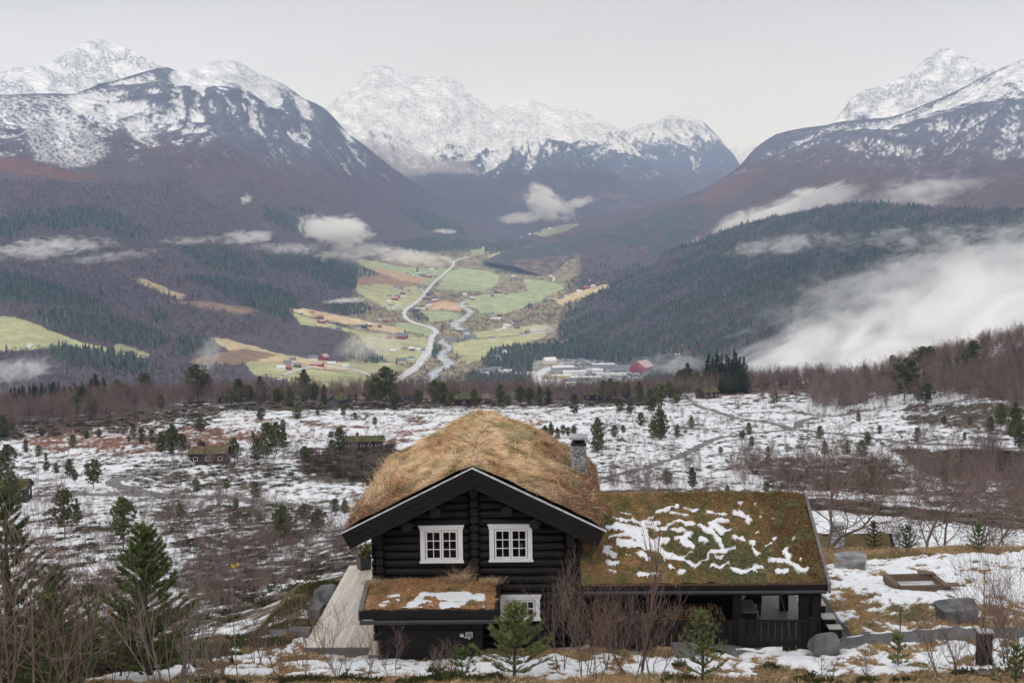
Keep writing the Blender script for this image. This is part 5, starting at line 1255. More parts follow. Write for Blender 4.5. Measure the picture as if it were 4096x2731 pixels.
# ------------------------------------------------------------------ valley road, river, farms
def vz(x,y):
    x=np.asarray(x,float);y=np.asarray(y,float);z=np.full(x.shape,-340.0)
    for _ in range(3):
        px,py=projp(x,y,z);j=np.clip(np.round((px+420)/3180*(NCV - 1)).astype(int),0,NCV - 1)
        zz=np.empty(x.size);xf=x.ravel();yf=y.ravel();jf=j.ravel()
        for q in range(x.size):zz[q]=np.interp(yf[q],VY[:,jf[q]],VZ[:,jf[q]])
        z=zz.reshape(x.shape)
    return z
def vribbon(name,pts,width,mat,lift=1.0,n=220,label=None):
    Q=np.array([on_valley(a,b) for a,b in pts]);s=np.concatenate([[0],np.cumsum(np.hypot(*np.diff(Q[:,:2],axis=0).T))])
    u=np.linspace(0,s[-1],n);x=np.interp(u,s,Q[:,0]);y=np.interp(u,s,Q[:,1])
    for _ in range(5):x[1:-1]=(x[:-2]+x[1:-1]+x[2:])/3;y[1:-1]=(y[:-2]+y[1:-1]+y[2:])/3
    tx=np.gradient(x);ty=np.gradient(y);L=np.hypot(tx,ty)+1e-9
    wd=np.interp(u/s[-1],np.linspace(0,1,len(width)),width) if np.ndim(width) else np.full(n,width)
    wd=wd*(1+0.15*perlin(u/90,u*0+.5,9))
    V=np.stack([np.stack([x - ty/L*wd*k,y+tx/L*wd*k,np.zeros(n)],1) for k in (-0.5,-0.45,0,0.45,0.5)],1)
    V[...,2]=vz(V[...,0],V[...,1]);V[...,2]=V[...,2].max(1,keepdims=True)*0.7+V[...,2]*0.3+lift;V[:,0,2] -= lift+2;V[:,-1,2] -= lift+2
    o=link(name,mesh_np(name,V.reshape(-1,3),grid_faces(n,5),mat,smooth=True));tag(o,label,kind='structure')
M_PALE=mat_plain('road_wet_sheen',(0.62,0.61,0.60),rough=0.35,nscale=0.02,amt=0.15,spec=0.6)  # white base colour stands in for the sheen of wet road
M_WATER=mat_plain('river_water',(0.42,0.43,0.44),rough=0.25,nscale=0.05,amt=0.45,bump=0.3,spec=0.7)
vribbon('road',ROADP,[17,15,14,14,13,12,12,12],M_PALE,n=400,lift=1.6)
vribbon('road',[(925,858),(950,842),(970,818),(981,805),(985,790),(984,780),(992,768)],6,M_PALE,lift=1.4)
vribbon('river',RIV1,[14,20,24,20,28,34,26],M_WATER,lift=0.8)
vribbon('river',RIV2,[12,18,18,24,28,26,20,22,14],M_WATER,lift=0.8)
for pts,wd in (([(650,862),(690,848),(740,838),(830,852),(855,866)],6),([(655,868),(625,875)],5),([(1140,762),(1160,752),(1180,742)],6),([(1226,888),(1236,860),(1262,845),(1290,840)],26),([(60,800),(72,792),(68,790)],9),
                ([(1262,632),(1272,640),(1268,648)],10),([(900,712),(915,700),(925,706)],6),([(1000,705),(1040,706),(1100,700)],5)):
    vribbon('lane',pts,wd,M_PALE,lift=1.2,n=40)
WALLS={'white':(0.72,0.72,0.71),'red':(0.30,0.045,0.045),'yellow':(0.62,0.52,0.28),'grey':(0.33,0.34,0.36),'dark':(0.06,0.05,0.05),'brown':(0.16,0.09,0.06)}
ROOFS={'slate':(0.16,0.17,0.19),'pale':(0.70,0.70,0.70),'tile':(0.36,0.14,0.10),'pink':(0.52,0.33,0.32),'black':(0.05,0.05,0.055)}
MW={k:mat_plain('painted_wall_' +k,c,rough=0.8,nscale=0.5,amt=0.12) for k,c in WALLS.items()}
MR={k:mat_plain('roofing_' +k,c,rough=0.6,nscale=0.5,amt=0.15) for k,c in ROOFS.items()}
M_GLASSD=mat_plain('dark_window_glass',(0.02,0.022,0.025),rough=0.1,spec=0.6)
def gable(w,l,h,rh,over=0.4,rt=0.25):
    """walls and roof of a gabled house: length along x, width along y"""
    a,b=l/2,w/2
    V=[(-a,-b,-2),(a,-b,-2),(a,b,-2),(-a,b,-2),(-a,-b,h),(a,-b,h),(a,b,h),(-a,b,h),(-a,0,h+rh),(a,0,h+rh)]
    Q=np.array([(0,1,5,4),(2,3,7,6),(3,0,4,7),(1,2,6,5)]);T=np.array([(4,8,7),(5,6,9)])
    s=rh/b;e=over
    R=[]
    for sg in (-1,1):
        R += [(-a - e,sg*(b+e),h - s*e),(a+e,sg*(b+e),h - s*e),(a+e,0,h+rh+0.02),(-a - e,0,h+rh+0.02)]
        R += [(-a - e,sg*(b+e),h - s*e+rt),(a+e,sg*(b+e),h - s*e+rt),(a+e,0,h+rh+rt),(-a - e,0,h+rh+rt)]
    RF=[]
    for k in (0,8):RF += [(k,k+1,k+2,k+3),(k+4,k+5,k+6,k+7),(k,k+1,k+5,k+4),(k,k+3,k+7,k+4),(k+1,k+2,k+6,k+5)]
    return (np.array(V,float),[Q,T]),(np.array(R,float),[np.array(RF)])
def boxes(L):
    V=[];Fc=[]
    for (x0,y0,z0,x1,y1,z1) in L:
        k=len(V);V += [(x0,y0,z0),(x1,y0,z0),(x1,y1,z0),(x0,y1,z0),(x0,y0,z1),(x1,y0,z1),(x1,y1,z1),(x0,y1,z1)]
        Fc += [(k,k+3,k+2,k+1),(k+4,k+5,k+6,k+7),(k,k+1,k+5,k+4),(k+1,k+2,k+6,k+5),(k+2,k+3,k+7,k+6),(k+3,k,k+4,k+7)]
    return np.array(V,float),np.array(Fc)
_hc={}
def far_house(px,py,l,w,h,rh,wall,roof,rz,label,group=None,name='farmhouse',cat='house'):
    key=(round(l),round(w),h,rh,wall,roof)
    if key not in _hc:
        (V,Fs),(RV,RFs)=gable(w,l,h,rh,0.5,0.4)

        _hc[key]=(mesh_np('wall',V,Fs,MW[wall]),mesh_np('roof',RV,RFs,MR[roof]))
    x,y,z=on_valley(px,py);e=empty(name,(x,y,z),rz=math.radians(rz))
    for pn,me in zip(('wall','roof'),_hc[key]):link(pn,me,e)
    tag(e,label,cat,group);return e
FARM=[
 # px, py, length, width, h, roof h, wall, roof, turn
 ('among the farms on the lower left fields',[(645,850,16,10,5,4,'white','pale',20),(660,838,13,9,5,4,'grey','slate',-10),(672,832,12,9,5,4,'white','slate',30),(684,843,13,9,4,3,'dark','slate',0),(662,848,10,8,4,3,'red','tile',60)]),
 ('in the upper left farm group',[(720,828,18,11,6,5,'white','slate',15),(745,826,20,13,6,6,'red','pink',70),(728,840,26,12,4,4,'red','pink',-12),(762,838,16,9,4,3,'white','pale',10),(793,843,14,7,3,3,'white','pale',25)]),
 ('on the pale stubble terrace',[(718,722,12,9,5,4,'yellow','tile',20),(735,732,20,10,5,4,'brown','tile',0),(738,742,18,11,5,4,'red','pink',50),(692,722,8,6,4,3,'red','pale',0)]),
 ('on the hedged field',[(779,758,14,8,4,3,'grey','slate',10),(832,752,26,10,5,3,'dark','slate',5),(848,750,12,9,5,4,'red','pale',40),(822,755,14,9,4,3,'white','slate',-10),(872,752,10,7,4,3,'brown','tile',0)]),
 ('left of the pale road',[(918,778,24,12,6,4,'red','slate',-5),(930,776,18,10,5,4,'red','slate',10),(895,777,12,8,4,3,'red','tile',20),(934,772,13,8,5,3,'white','slate',0)]),
 ('beside the bend of the pale road',[(875,736,13,10,6,4,'white','slate',0),(885,740,12,8,4,3,'red','tile',40)]),
 ('by the lower road',[(903,808,14,8,4,3,'white','pale',0),(930,806,12,9,5,3,'yellow','slate',30),(947,805,12,9,5,3,'brown','pale',0),(962,806,12,8,4,3,'white','pale',12),(972,808,10,8,4,3,'white','slate',0),(922,829,20,9,4,3,'grey','slate',15),(945,826,14,8,4,3,'white','slate',0)]),
 ('in the hamlet on the middle slope',[(905,689,22,13,6,5,'red','pink',10),(912,684,15,10,5,4,'red','slate',40),(896,684,15,10,5,4,'white','slate',-20),(893,694,16,9,3,3,'white','pale',0),(938,674,14,10,6,5,'white','slate',60),(925,676,16,10,5,3,'red','tile',0),(928,683,14,8,4,3,'white','pale',0),(920,664,16,9,4,3,'grey','slate',0),(908,662,13,9,4,3,'white','slate',30),(963,665,14,8,4,3,'white','slate',0),(965,668,12,8,4,3,'grey','pale',30),(898,705,14,8,4,3,'white','slate',0)]),
 ('near the silo',[(985,637,26,13,6,5,'red','pink',0),(972,635,20,12,5,4,'brown','slate',10),(962,630,22,12,4,3,'dark','pale',0),(950,636,14,9,5,3,'yellow','pale',0),(935,630,14,9,5,3,'white','slate',0),(980,617,24,12,4,3,'grey','slate',0),(990,620,20,11,4,3,'white','pale',0),(1000,634,12,9,5,3,'red','pale',20)]),
 ('beside the upper road',[(985,678,16,11,5,4,'dark','slate',0),(990,674,14,9,5,4,'red','slate',30),(978,688,26,10,4,3,'red','slate',-5),(998,692,18,10,4,3,'red','pale',0),(984,706,20,11,6,5,'white','pale',60),(965,710,30,10,3,2,'white','pale',0)]),
 ('across the river',[(1068,679,15,9,5,4,'white','pale',0),(1085,688,16,10,5,4,'brown','pale',20),(1144,673,22,14,6,6,'brown','pink',60),(1130,681,12,8,4,3,'red','slate',0),(1163,676,10,8,4,3,'red','tile',0),(1113,660,12,9,5,4,'white','pale',10),(1180,637,13,9,5,4,'white','pale',10),(1176,628,10,7,5,3,'dark','slate',0)]),
 ('by the bridge over the river',[(1130,725,14,9,5,4,'white','slate',0),(1148,726,14,10,5,4,'brown','tile',20),(1140,735,30,13,5,3,'white','pale',0),(1072,770,16,12,10,5,'white','slate',0),(1080,778,26,12,6,4,'grey','slate',0),(1050,780,15,9,4,3,'white','slate',12),(1034,782,26,10,4,3,'grey','slate',6),(1128,779,16,9,4,3,'white','slate',0),(1088,776,12,9,4,3,'red','tile',0)]),
 ('above the gravel lane',[(1177,741,12,9,5,4,'white','slate',40),(1170,747,12,9,5,4,'white','slate',0),(1162,752,18,10,6,4,'white','pale',30),(1188,754,15,8,4,3,'brown','slate',0),(1212,765,13,9,6,5,'red','tile',60),(1202,770,22,9,4,3,'white','slate',0),(1158,757,12,8,4,3,'white','pale',0)]),
 ('under the right hill',[(1300,680,12,9,5,4,'white','slate',0),(1290,686,15,9,5,3,'grey','slate',30),(1330,672,16,10,5,4,'white','pale',0),(1345,664,18,12,6,5,'red','tile',20),(1362,660,15,10,5,4,'white','pale',40),(1375,655,15,10,5,4,'red','slate',0),(1262,685,15,8,4,3,'white','slate',0),(1275,690,12,8,4,3,'white','pale',0),(1312,650,12,8,4,3,'white','slate',0),(1355,645,12,8,4,3,'white','slate',0),(1388,652,14,9,5,4,'brown','slate',0)]),
 ('at the foot of the wooded hill',[(1535,820,12,9,5,4,'white','slate',30),(1548,812,14,9,5,4,'brown','tile',0),(1562,808,12,9,5,4,'red','tile',40),(1572,800,14,9,5,4,'brown','pink',10),(1556,822,12,9,5,4,'white','pale',0),(1515,822,12,8,4,3,'grey','slate',0),(1528,812,10,8,4,3,'dark','slate',0),(1578,812,12,8,4,3,'white','tile',0),(1450,822,14,8,4,3,'white','slate',10)]),
 ('at the edge of the spruce plantation',[(1158,815,13,9,6,5,'white','pale',60),(1143,805,13,9,5,4,'white','slate',0),(1140,822,16,9,4,3,'grey','slate',0)]),
 ('beside the far fields at the valley head',[(1215,540,22,14,7,5,'white','pale',0),(1240,534,22,14,7,5,'red','slate',0),(1262,527,20,14,7,5,'white','pale',0),(1196,546,20,14,7,5,'white','slate',0),(1110,571,16,12,8,6,'white','slate',0)]),
]
NM={'slate':'slate','pale':'pale','tile':'tile','pink':'pink','black':'black'}
for where,L in FARM:
    G={}
    for (px_,py_,l,w_,h,rh,wa,ro,rz) in L:
        o=far_house(px_,py_,l,w_,h,rh,wa,ro,rz,None);o['group']='valley houses ' +where;o['category']='house'
        G.setdefault((wa,ro,l >= 15),[]).append((px_,o))
    for (wa,ro,lg),it in G.items():
        d_=f"{'long' if lg else 'small'} {wa} house" if len(it) == 1 else f"{'long' if lg else 'small'} {wa} {NM[ro]}-roofed houses"
        if len(it) == 1:it[0][1]['label']=f"{'long' if lg else 'small'} {wa} {NM[ro]}-roofed house {where}"
        else:order_labels(it,d_,where)
# silo
x,y,z=on_valley(958,628);th=np.linspace(0,2*np.pi,17)[:-1]
V=np.concatenate([np.stack([4.5*np.cos(th),4.5*np.sin(th),th*0 - 2],1),np.stack([4.5*np.cos(th),4.5*np.sin(th),th*0+22],1),[[0,0,25]]])
e=empty('silo',(x,y,z));link('tower',mesh_np('tower',V[:32],np.array([(i,(i+1) % 16,16+(i+1) % 16,16+i) for i in range(16)]),MR['slate'],smooth=True),e)
link('cap',mesh_np('cap',V[16:],np.array([(i,(i+1) % 16,16) for i in range(16)]),MR['black']),e);tag(e,'tall dark round silo beside the red barns','silo')
# industrial area and the halls on the valley floor
IND=[(1262,834,26,22,6,7,'white','pale',20,'white round-backed storage hall standing alone at the wood edge'),
 (1292,850,45,26,7,2,'grey','pale',10,'long flat pale hall at the north end of the works'),(1320,862,46,22,9,1,'white','pale',0,'white block of the works with a bright roof'),
 (1290,868,40,20,6,1,'yellow','pale',0,'works hall with a yellow wall'),(1345,872,60,22,6,1,'grey','pale',0,'lowest and longest grey hall of the works'),(1270,880,40,24,6,1,'white','pale',0,'white hall beside the yard road'),
 (1310,884,70,20,5,1,'white','pale',0,'long white shed nearest the birch trees'),(1362,850,26,16,7,2,'white','slate',0,'white office with grey roof beside the works'),(1385,843,46,18,7,1,'grey','pale',0,'broad pale hall right of the works'),
 (1372,856,22,14,6,2,'white','pale',0,'small white hall with its gable to the yard'),(1430,850,50,18,7,3,'grey','slate',-4,'long grey building beside the red barn'),(1475,850,42,34,8,12,'red','pink',62,'big red barn with a wide pale roof'),
 (1120,858,26,20,6,7,'white','slate',10,'greenish grey pitched hall left of the plantation'),(1105,862,30,16,5,2,'white','pale',0,'low white shed at the left end of the sawmill'),(1142,853,22,14,8,2,'grey','slate',0,'tall grey block of the sawmill'),
 (1160,857,28,16,5,3,'white','pale',0,'white domed shed of the sawmill'),(1195,860,60,16,4,1,'white','pale',0,'long low white shed behind the young spruces'),(1405,862,60,10,4,1,'white','pale',0,'row of parked trailers like a low white strip'),]
for (px_,py_,l,w_,h,rh,wa,ro,rz,lab) in IND:far_house(px_,py_,l,w_,h,rh,wa,ro,rz,lab,'halls on the valley floor','industrial_hall','hall')
# ------------------------------------------------------------------ the cabin
def mat_wood(name,col,rough=0.6,amt=0.25,stretch=(0.6,9,9),sc=3.0,bump=0.006,spec=0.35):
    return mat_plain(name,col,rough=rough,nscale=sc,amt=amt,stretch=stretch,bump=bump,spec=spec)
M_TAR=mat_wood('tarred_logs',(0.013,0.011,0.010),rough=0.62,spec=0.22,amt=0.45)
M_TARB=mat_wood('tarred_boards',(0.011,0.0095,0.009),rough=0.65,spec=0.22,amt=0.4)
M_WHITE=mat_plain('white_paint',(0.72,0.71,0.71),rough=0.45,nscale=4,amt=0.05)
M_GREYW=mat_wood('weathered_board',(0.15,0.14,0.14),rough=0.8,stretch=(6,0.8,6))
M_METAL=mat_plain('black_gutter',(0.016,0.016,0.018),rough=0.35,spec=0.6)
M_EDGE=mat_plain('frosted_edge',(0.42,0.42,0.43),rough=0.6,nscale=5,amt=0.4)
M_ROOM=mat_plain('dark_room',(0.035,0.025,0.02),rough=0.9)
g,nt,b=new_mat('window_glass');L=nt.links
tr=N(nt,'ShaderNodeBsdfTransparent');tr.inputs[0].default_value=(0.75,0.78,0.76,1);gl_=N(nt,'ShaderNodeBsdfGlossy');gl_.inputs['Roughness'].default_value=0.03
fr=N(nt,'ShaderNodeFresnel');fr.inputs[0].default_value=1.5;ms=N(nt,'ShaderNodeMixShader');L.new(fr.outputs[0],ms.inputs[0]);L.new(tr.outputs[0],ms.inputs[1]);L.new(gl_.outputs[0],ms.inputs[2])
L.new(ms.outputs[0],[n for n in nt.nodes if n.type == 'OUTPUT_MATERIAL'][0].inputs[0]);nt.nodes.remove(b);M_GLASS=g

CR=np.array((-2.72,45.0,-14.45))
def part(name,V,Fs,mat,parent,smooth=False,attrs=None,root=None,matidx=None):
    V=np.asarray(V,float) - (CR if root is None else root)
    return link(name,mesh_np(name,V,Fs,mat,smooth=smooth,attrs=attrs,matidx=matidx),parent)
def bparts(name,L,mat,parent,root=None):
    V,Fc=boxes(L);return part(name,V,Fc,mat,parent,root=root)
def prism(poly,d,off):
    """extrude a 3D polygon by vector d"""
    P=np.asarray(poly,float);n=len(P);V=np.concatenate([P,P+np.asarray(d,float)])
    side=np.array([(i,(i+1) % n,n+(i+1) % n,n+i) for i in range(n)])+off
    return V,side,np.array([list(range(n))[::-1]])+off,np.array([list(range(n,2*n))])+off
def cyl(c0,c1,r,n=14):
    V,Fc=seg_mesh([c0],[c1],[r],[r],n)
    return V,[Fc,np.array([list(range(n))[::-1]]),np.array([list(range(n,2*n))])]
cabin=empty('log_cabin',tuple(CR));tag(cabin,'black tarred log cabin with a long-grassed turf roof and white windows','cabin')
XR,ZR,SL,HS=-2.72,-8.37,2.05/4.18,4.18
def roofz(x):return ZR - SL*np.abs(np.asarray(x) - XR)
# --- log walls
def log_run(xa,xb,z0,h,y0,axis='x',flip=1,wob=0.0):
    prof=np.array([(0.12,0.0),(0.035,0.012),(-0.035,0.035),(-0.062,0.075),(-0.070,0.135),(-0.066,0.195),(-0.035,0.240),(0.035,0.262),(0.12,0.27)])
    prof[:,1] *= h/0.27
    L_=xb - xa;e=min(0.13,L_*0.3)
    xs=[xa,xa+e]+list(np.linspace(xa+e,xb - e,max(2,int(L_/0.8)))[1:-1])+[xb - e,xb]
    V=[]
    for i,x_ in enumerate(xs):
        end=i in (0,len(xs) - 1);s=0.74 if end else 1.0;q=0.45 if end else 1.0
        w_=wob*(random.random() - 0.5)*0.03
        for (yy,zz) in prof:
            a=y0+flip*(yy*q+w_*0.4);zz_=z0+h/2+(zz - h/2)*s+w_*0.5
            V.append((x_,a,zz_) if axis == 'x' else (a,x_,zz_))
    n=len(prof);Fc=grid_faces(len(xs),n);caps=[list(range(n)),list(range((len(xs) - 1)*n,len(xs)*n))]
    return np.array(V),Fc,np.array(caps)
def build_logs(name,runs,parent,mat=M_TAR):
    Vs=[];Fs=[];Cs=[];k=0
    for r in runs:
        V,Fc,cp=log_run(*r[:5],**(r[5] if len(r) > 5 else {}));Vs.append(V);Fs.append(Fc+k);Cs.append(cp+k);k += len(V)
    return part(name,np.concatenate(Vs),[np.concatenate(Fs),np.concatenate(Cs)],mat,parent,smooth=True)
H_=0.268;runs=[]
for k in range(23):
    z0=-14.45+H_*k;top=z0+H_
    hw=min(3.40,(ZR - 0.50 - top)/SL+0.12)
    if hw < 0.3:break
    xa0,xb0=XR - hw,XR+hw+(0.0 if hw < 3.4 else 0.0)
    for (a,c) in ((-6.08,-5.95),(-5.67,-2.87),(-2.58,0.22),(0.50,0.68)):
        a2,c2=max(a,xa0),min(c,xb0)
        if c2 - a2 > 0.1:runs.append((a2,c2,z0,H_,45.0,dict(wob=1.0)))
build_logs('front_log_wall',runs,cabin)
V,Fc=boxes([(-6.0,45.06,-14.6,0.6,45.12,-10.9)]);tri=np.array([(-6.0,45.08,-10.9),(0.6,45.08,-10.9),(XR+0.05,45.08,ZR - 0.6),(XR - 0.05,45.08,ZR - 0.6)])
part('front_wall_core',np.concatenate([V,tri]),[Fc,np.array([(8,9,10,11)])],M_TARB,cabin)
for nm,xw,fl_ in (('left_log_wall',-5.81,1),('right_log_wall',0.37,-1)):
    runs=[(45.2,54.2,-14.45+H_*k,H_,xw,dict(axis='y',flip=fl_)) for k in range(14)]
    build_logs(nm,runs,cabin)
bparts('rear_wall',[(-5.8,54.0,-14.6,0.4,54.2,-10.7)],M_TAR,cabin)
# crossing log ends stacked as ribs on the facade
for nm,xc,top in (('log_end_rib',-5.81,-10.55),('log_end_rib',XR - 0.005,-8.95),('log_end_rib',0.36,-10.5)):
    Vs=[];Fs=[];Cs=[];k=0;z=-14.45+H_*0.5
    while z+H_ < top:
        w_=0.128+random.uniform(-0.012,0.012);pr_=random.uniform(-0.02,0.02)
        sec=[(-w_*0.62,0.02),(-w_,0.07),(-w_,0.20),(-w_*0.62,0.25),(w_*0.62,0.25),(w_,0.20),(w_,0.07),(w_*0.62,0.02)]
        P=[(xc+a+0.008*random.random(),44.76+pr_,z+c*H_/0.27) for a,c in sec]
        V_,s_,c1,c2=prism(P,(0,0.3,0),k);Vs.append(V_);Fs.append(s_);Cs += [c1,c2];k += 16;z += H_
    part(nm,np.concatenate(Vs),[np.concatenate(Fs),np.concatenate(Cs)],M_TAR,cabin)
# purlins
for (x_,z_) in ((-3.94,-9.83),(-4.84,-10.27),(-1.66,-9.80),(-0.78,-10.22)):
    V,Fs=cyl((x_,44.38,z_+0.0),(x_,45.1,z_),0.175,18);part('purlin',V,Fs,M_TAR,cabin)
bparts('ridge_beam',[(XR - 0.13,44.42,-9.25,XR+0.13,45.1,-8.98)],M_TAR,cabin)
for x_ in (-5.81,0.36):bparts('wall_plate',[(x_ - 0.125,44.45,-10.85,x_+0.125,45.1,-10.55)],M_TAR,cabin)
# --- windows
def window(x0,x1,z0,z1,rows,yf,parent):
    """casing as the part, sashes and glass as its pieces"""
    c=0.15;V=[(x0,yf - 0.05,z0+0.05,x0+c,yf+0.02,z1 - 0.12),(x1 - c,yf - 0.05,z0+0.05,x1,yf+0.02,z1 - 0.12),
         (x0 - 0.02,yf - 0.07,z1 - 0.13,x1+0.02,yf+0.02,z1 - 0.045),(x0 - 0.05,yf - 0.10,z1 - 0.043,x1+0.05,yf+0.02,z1+0.01),
         (x0 - 0.03,yf - 0.10,z0 - 0.01,x1+0.03,yf+0.02,z0+0.048),
         (x0+c+.001,yf - 0.032,z1 - 0.17,x1 - c - .001,yf+0.02,z1 - 0.132),(x0+c+.001,yf - 0.032,z0+0.05,x1 - c - .001,yf+0.02,z0+0.085)]
    cas=bparts('window',V,M_WHITE,parent)
    a,b2=x0+c+0.02,x1 - c - 0.02;mid=(a+b2)/2;zb,zt=z0+0.095,z1 - 0.18
    for (p,q) in ((a,mid - 0.008),(mid+0.008,b2)):
        f=0.05;B=[(p,yf - 0.02,zb,p+f,yf+0.015,zt),(q - f,yf - 0.02,zb,q,yf+0.015,zt),(p+f,yf - 0.02,zt - f,q - f,yf+0.015,zt),(p+f,yf - 0.02,zb,q - f,yf+0.015,zb+f)]
        m=(p+q)/2;B.append((m - 0.012,yf - 0.015,zb+f,m+0.012,yf+0.01,zt - f))
        for r in range(1,rows):
            zz=zb+f+(zt - zb - 2*f)*r/rows;B += [(p+f,yf - 0.013,zz - 0.012,m - 0.0125,yf+0.01,zz+0.012),(m+0.0125,yf - 0.013,zz - 0.012,q - f,yf+0.01,zz+0.012)]
        bparts('sash',B,M_WHITE,cas)
        V=np.array([(p+f,yf+0.004,zb+f),(q - f,yf+0.004,zb+f),(q - f,yf+0.004,zt - f),(p+f,yf+0.004,zt - f)]);part('glass',V,np.array([(0,1,2,3)]),M_GLASS,cas)
    V,Fc=boxes([(x0+c,yf+0.03,z0+0.05,x1 - c,yf+0.12,z1 - 0.15)]);part('room_shade_box',V,Fc[[0,1,3,4,5]],M_ROOM,cas)  # shallow dark-coloured box stands in for the unlit room behind the glass
    return cas
YF=44.905
window(-4.48,-3.11,-11.56,-10.35,3,YF,cabin)
window(-2.25,-0.87,-11.54,-10.33,3,YF,cabin)
window(-1.93,-0.65,-13.48,-12.66,2,YF,cabin)
lamp=empty('table_lamp',(-1.22,44.965,-11.42));V,Fs=cyl((0,0,0),(0,0,0.28),0.012,6);link('stem',mesh_np('stem',V,Fs,M_ROOM),lamp)
V,Fc=seg_mesh([(0,0,0.24)],[(0,0,0.44)],[0.052],[0.04],14);link('lamp_shade',mesh_np('lamp_shade',V,Fc,mat_plain('lamp_shade',(0.30,0.33,0.32))),lamp)
tag(lamp,'white table lamp standing behind the right upper window','lamp')

# --- main roof
def slope_pt(side,s,y,n):
    """point s metres down the slope, n metres along the outward normal"""
    L_=math.hypot(1,SL);c,t=1/L_,SL/L_
    return (XR+side*(s*c+n*t),y,ZR - s*t+n*c)
SLEN=HS*math.hypot(1,SL)
V=[]
for y in (44.32,54.9):
    V += [slope_pt(-1,SLEN - 0.05,y,-0.03),(XR,y,ZR - 0.03),slope_pt(1,SLEN - 0.05,y,-0.03),slope_pt(1,SLEN - 0.05,y,-0.22),(XR,y,ZR - 0.25),slope_pt(-1,SLEN - 0.05,y,-0.22)]
roof=part('roof',V,[np.array([(i,(i+1) % 6,6+(i+1) % 6,6+i) for i in range(6)]),np.array([(0,5,4,1),(1,4,3,2),(6,7,10,11),(7,8,9,10)])],M_TARB,cabin)
for yb,sgn in ((44.10,1),(54.95,-1)):
    for side in (-1,1):
        Vs=[];Fs=[];Cs=[];k=0
        for j,(n0,n1,yo) in enumerate(((0.0,-0.20,0.0),(-0.202,-0.39,0.035),(-0.392,-0.57,0.07))):
            e=0.13*-n0;e1=0.13*-n1
            P=[(XR,0,ZR+n0*math.hypot(1,SL)),slope_pt(side,SLEN,0,n0),slope_pt(side,SLEN,0,n1),(XR,0,ZR+n1*math.hypot(1,SL))]
            P=[(p[0],yb+sgn*yo,p[2]) for p in P];V_,s_,c1,c2=prism(P,(0,sgn*(0.2 - yo),0),k);Vs.append(V_);Fs.append(s_);Cs += [c1,c2];k += 8
        part('bargeboard',np.concatenate(Vs),[np.concatenate(Fs),np.concatenate(Cs)],M_TARB,roof)
    for side in (-1,1):
        P=[(XR,0,ZR+0.019),slope_pt(side,SLEN+0.03,0,0.016),slope_pt(side,SLEN+0.03,0,0.003),(XR,0,ZR+0.003)]
        P=[(p[0],yb - sgn*0.03,p[2]) for p in P];V_,s_,c1,c2=prism(P,(0,sgn*0.26,0),0);part('edge_strip',V_,[s_,c1,c2],M_EDGE,roof)
    if sgn == 1:pass
for side in (-1,1):
    P=[slope_pt(side,SLEN - 0.05,44.33,0.0),slope_pt(side,SLEN+0.03,44.33,0.0),slope_pt(side,SLEN+0.03,44.33,-0.24),slope_pt(side,SLEN - 0.05,44.33,-0.24)]
    V_,s_,c1,c2=prism(P,(0,10.55,0),0);part('eave_board',V_,[s_,c1,c2],M_TARB,roof)

# --- turf, grass and snow on a roof
STRAW=np.array((0.78,0.58,0.37));ORAN=np.array((0.50,0.285,0.145));OLIV=np.array((0.15,0.15,0.055));HEAB=np.array((0.17,0.085,0.055));SAGE=np.array((0.25,0.27,0.13))
M_TURF=mat_attr('turf',nscale=9,amt=0.25,rough=0.95,bump=0.02,spec=0.1);M_GRASS=mat_attr('dry_grass',rough=0.8,spec=0.15)
def capsule_mask(px,py,strokes,warp,grow=1.0):
    d=np.full(px.shape,1e9);a=px+warp[0];b=py+warp[1]
    for (x0,y0,x1,y1,w_) in strokes:
        ex,ey=x1 - x0,y1 - y0;t=np.clip(((a - x0)*ex+(b - y0)*ey)/(ex*ex+ey*ey+1e-6),0,1)
        d=np.minimum(d,np.hypot(a - x0 - t*ex,(b - y0 - t*ey)*1.25) - w_*grow)
    return d
def blades(P,Nrm,flow,length,width,col,r,lift=0.55):
    """bent grass blades: quad and tip"""
    n=len(P);d=flow+r.normal(size=(n,3))*0.35;d=d/(np.linalg.norm(d,axis=1,keepdims=True)+1e-9)
    upv=Nrm*lift+d*0.7;upv /= np.linalg.norm(upv,axis=1,keepdims=True)
    end=d*1.0+Nrm*(lift - 0.45);end /= np.linalg.norm(end,axis=1,keepdims=True)
    s=np.cross(upv,r.normal(size=(n,3)));s /= np.linalg.norm(s,axis=1,keepdims=True)+1e-9
    L_=length[:,None];W_=width[:,None] if np.ndim(width) else width
    A=P - s*W_;B=P+s*W_;M=P+upv*L_*0.5;Cc=M - s*W_*0.8;D=M+s*W_*0.8;T=M+end*L_*0.5
    V=np.stack([A,B,D,Cc,T],1).reshape(-1,3);i=np.arange(n)[:,None]*5
    q=np.concatenate([i,i+1,i+2,i+3],1);t=np.concatenate([i+3,i+2,i+4],1)
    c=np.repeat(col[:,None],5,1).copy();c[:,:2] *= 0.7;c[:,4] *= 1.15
    return V,[q,t],c.reshape(-1,3)
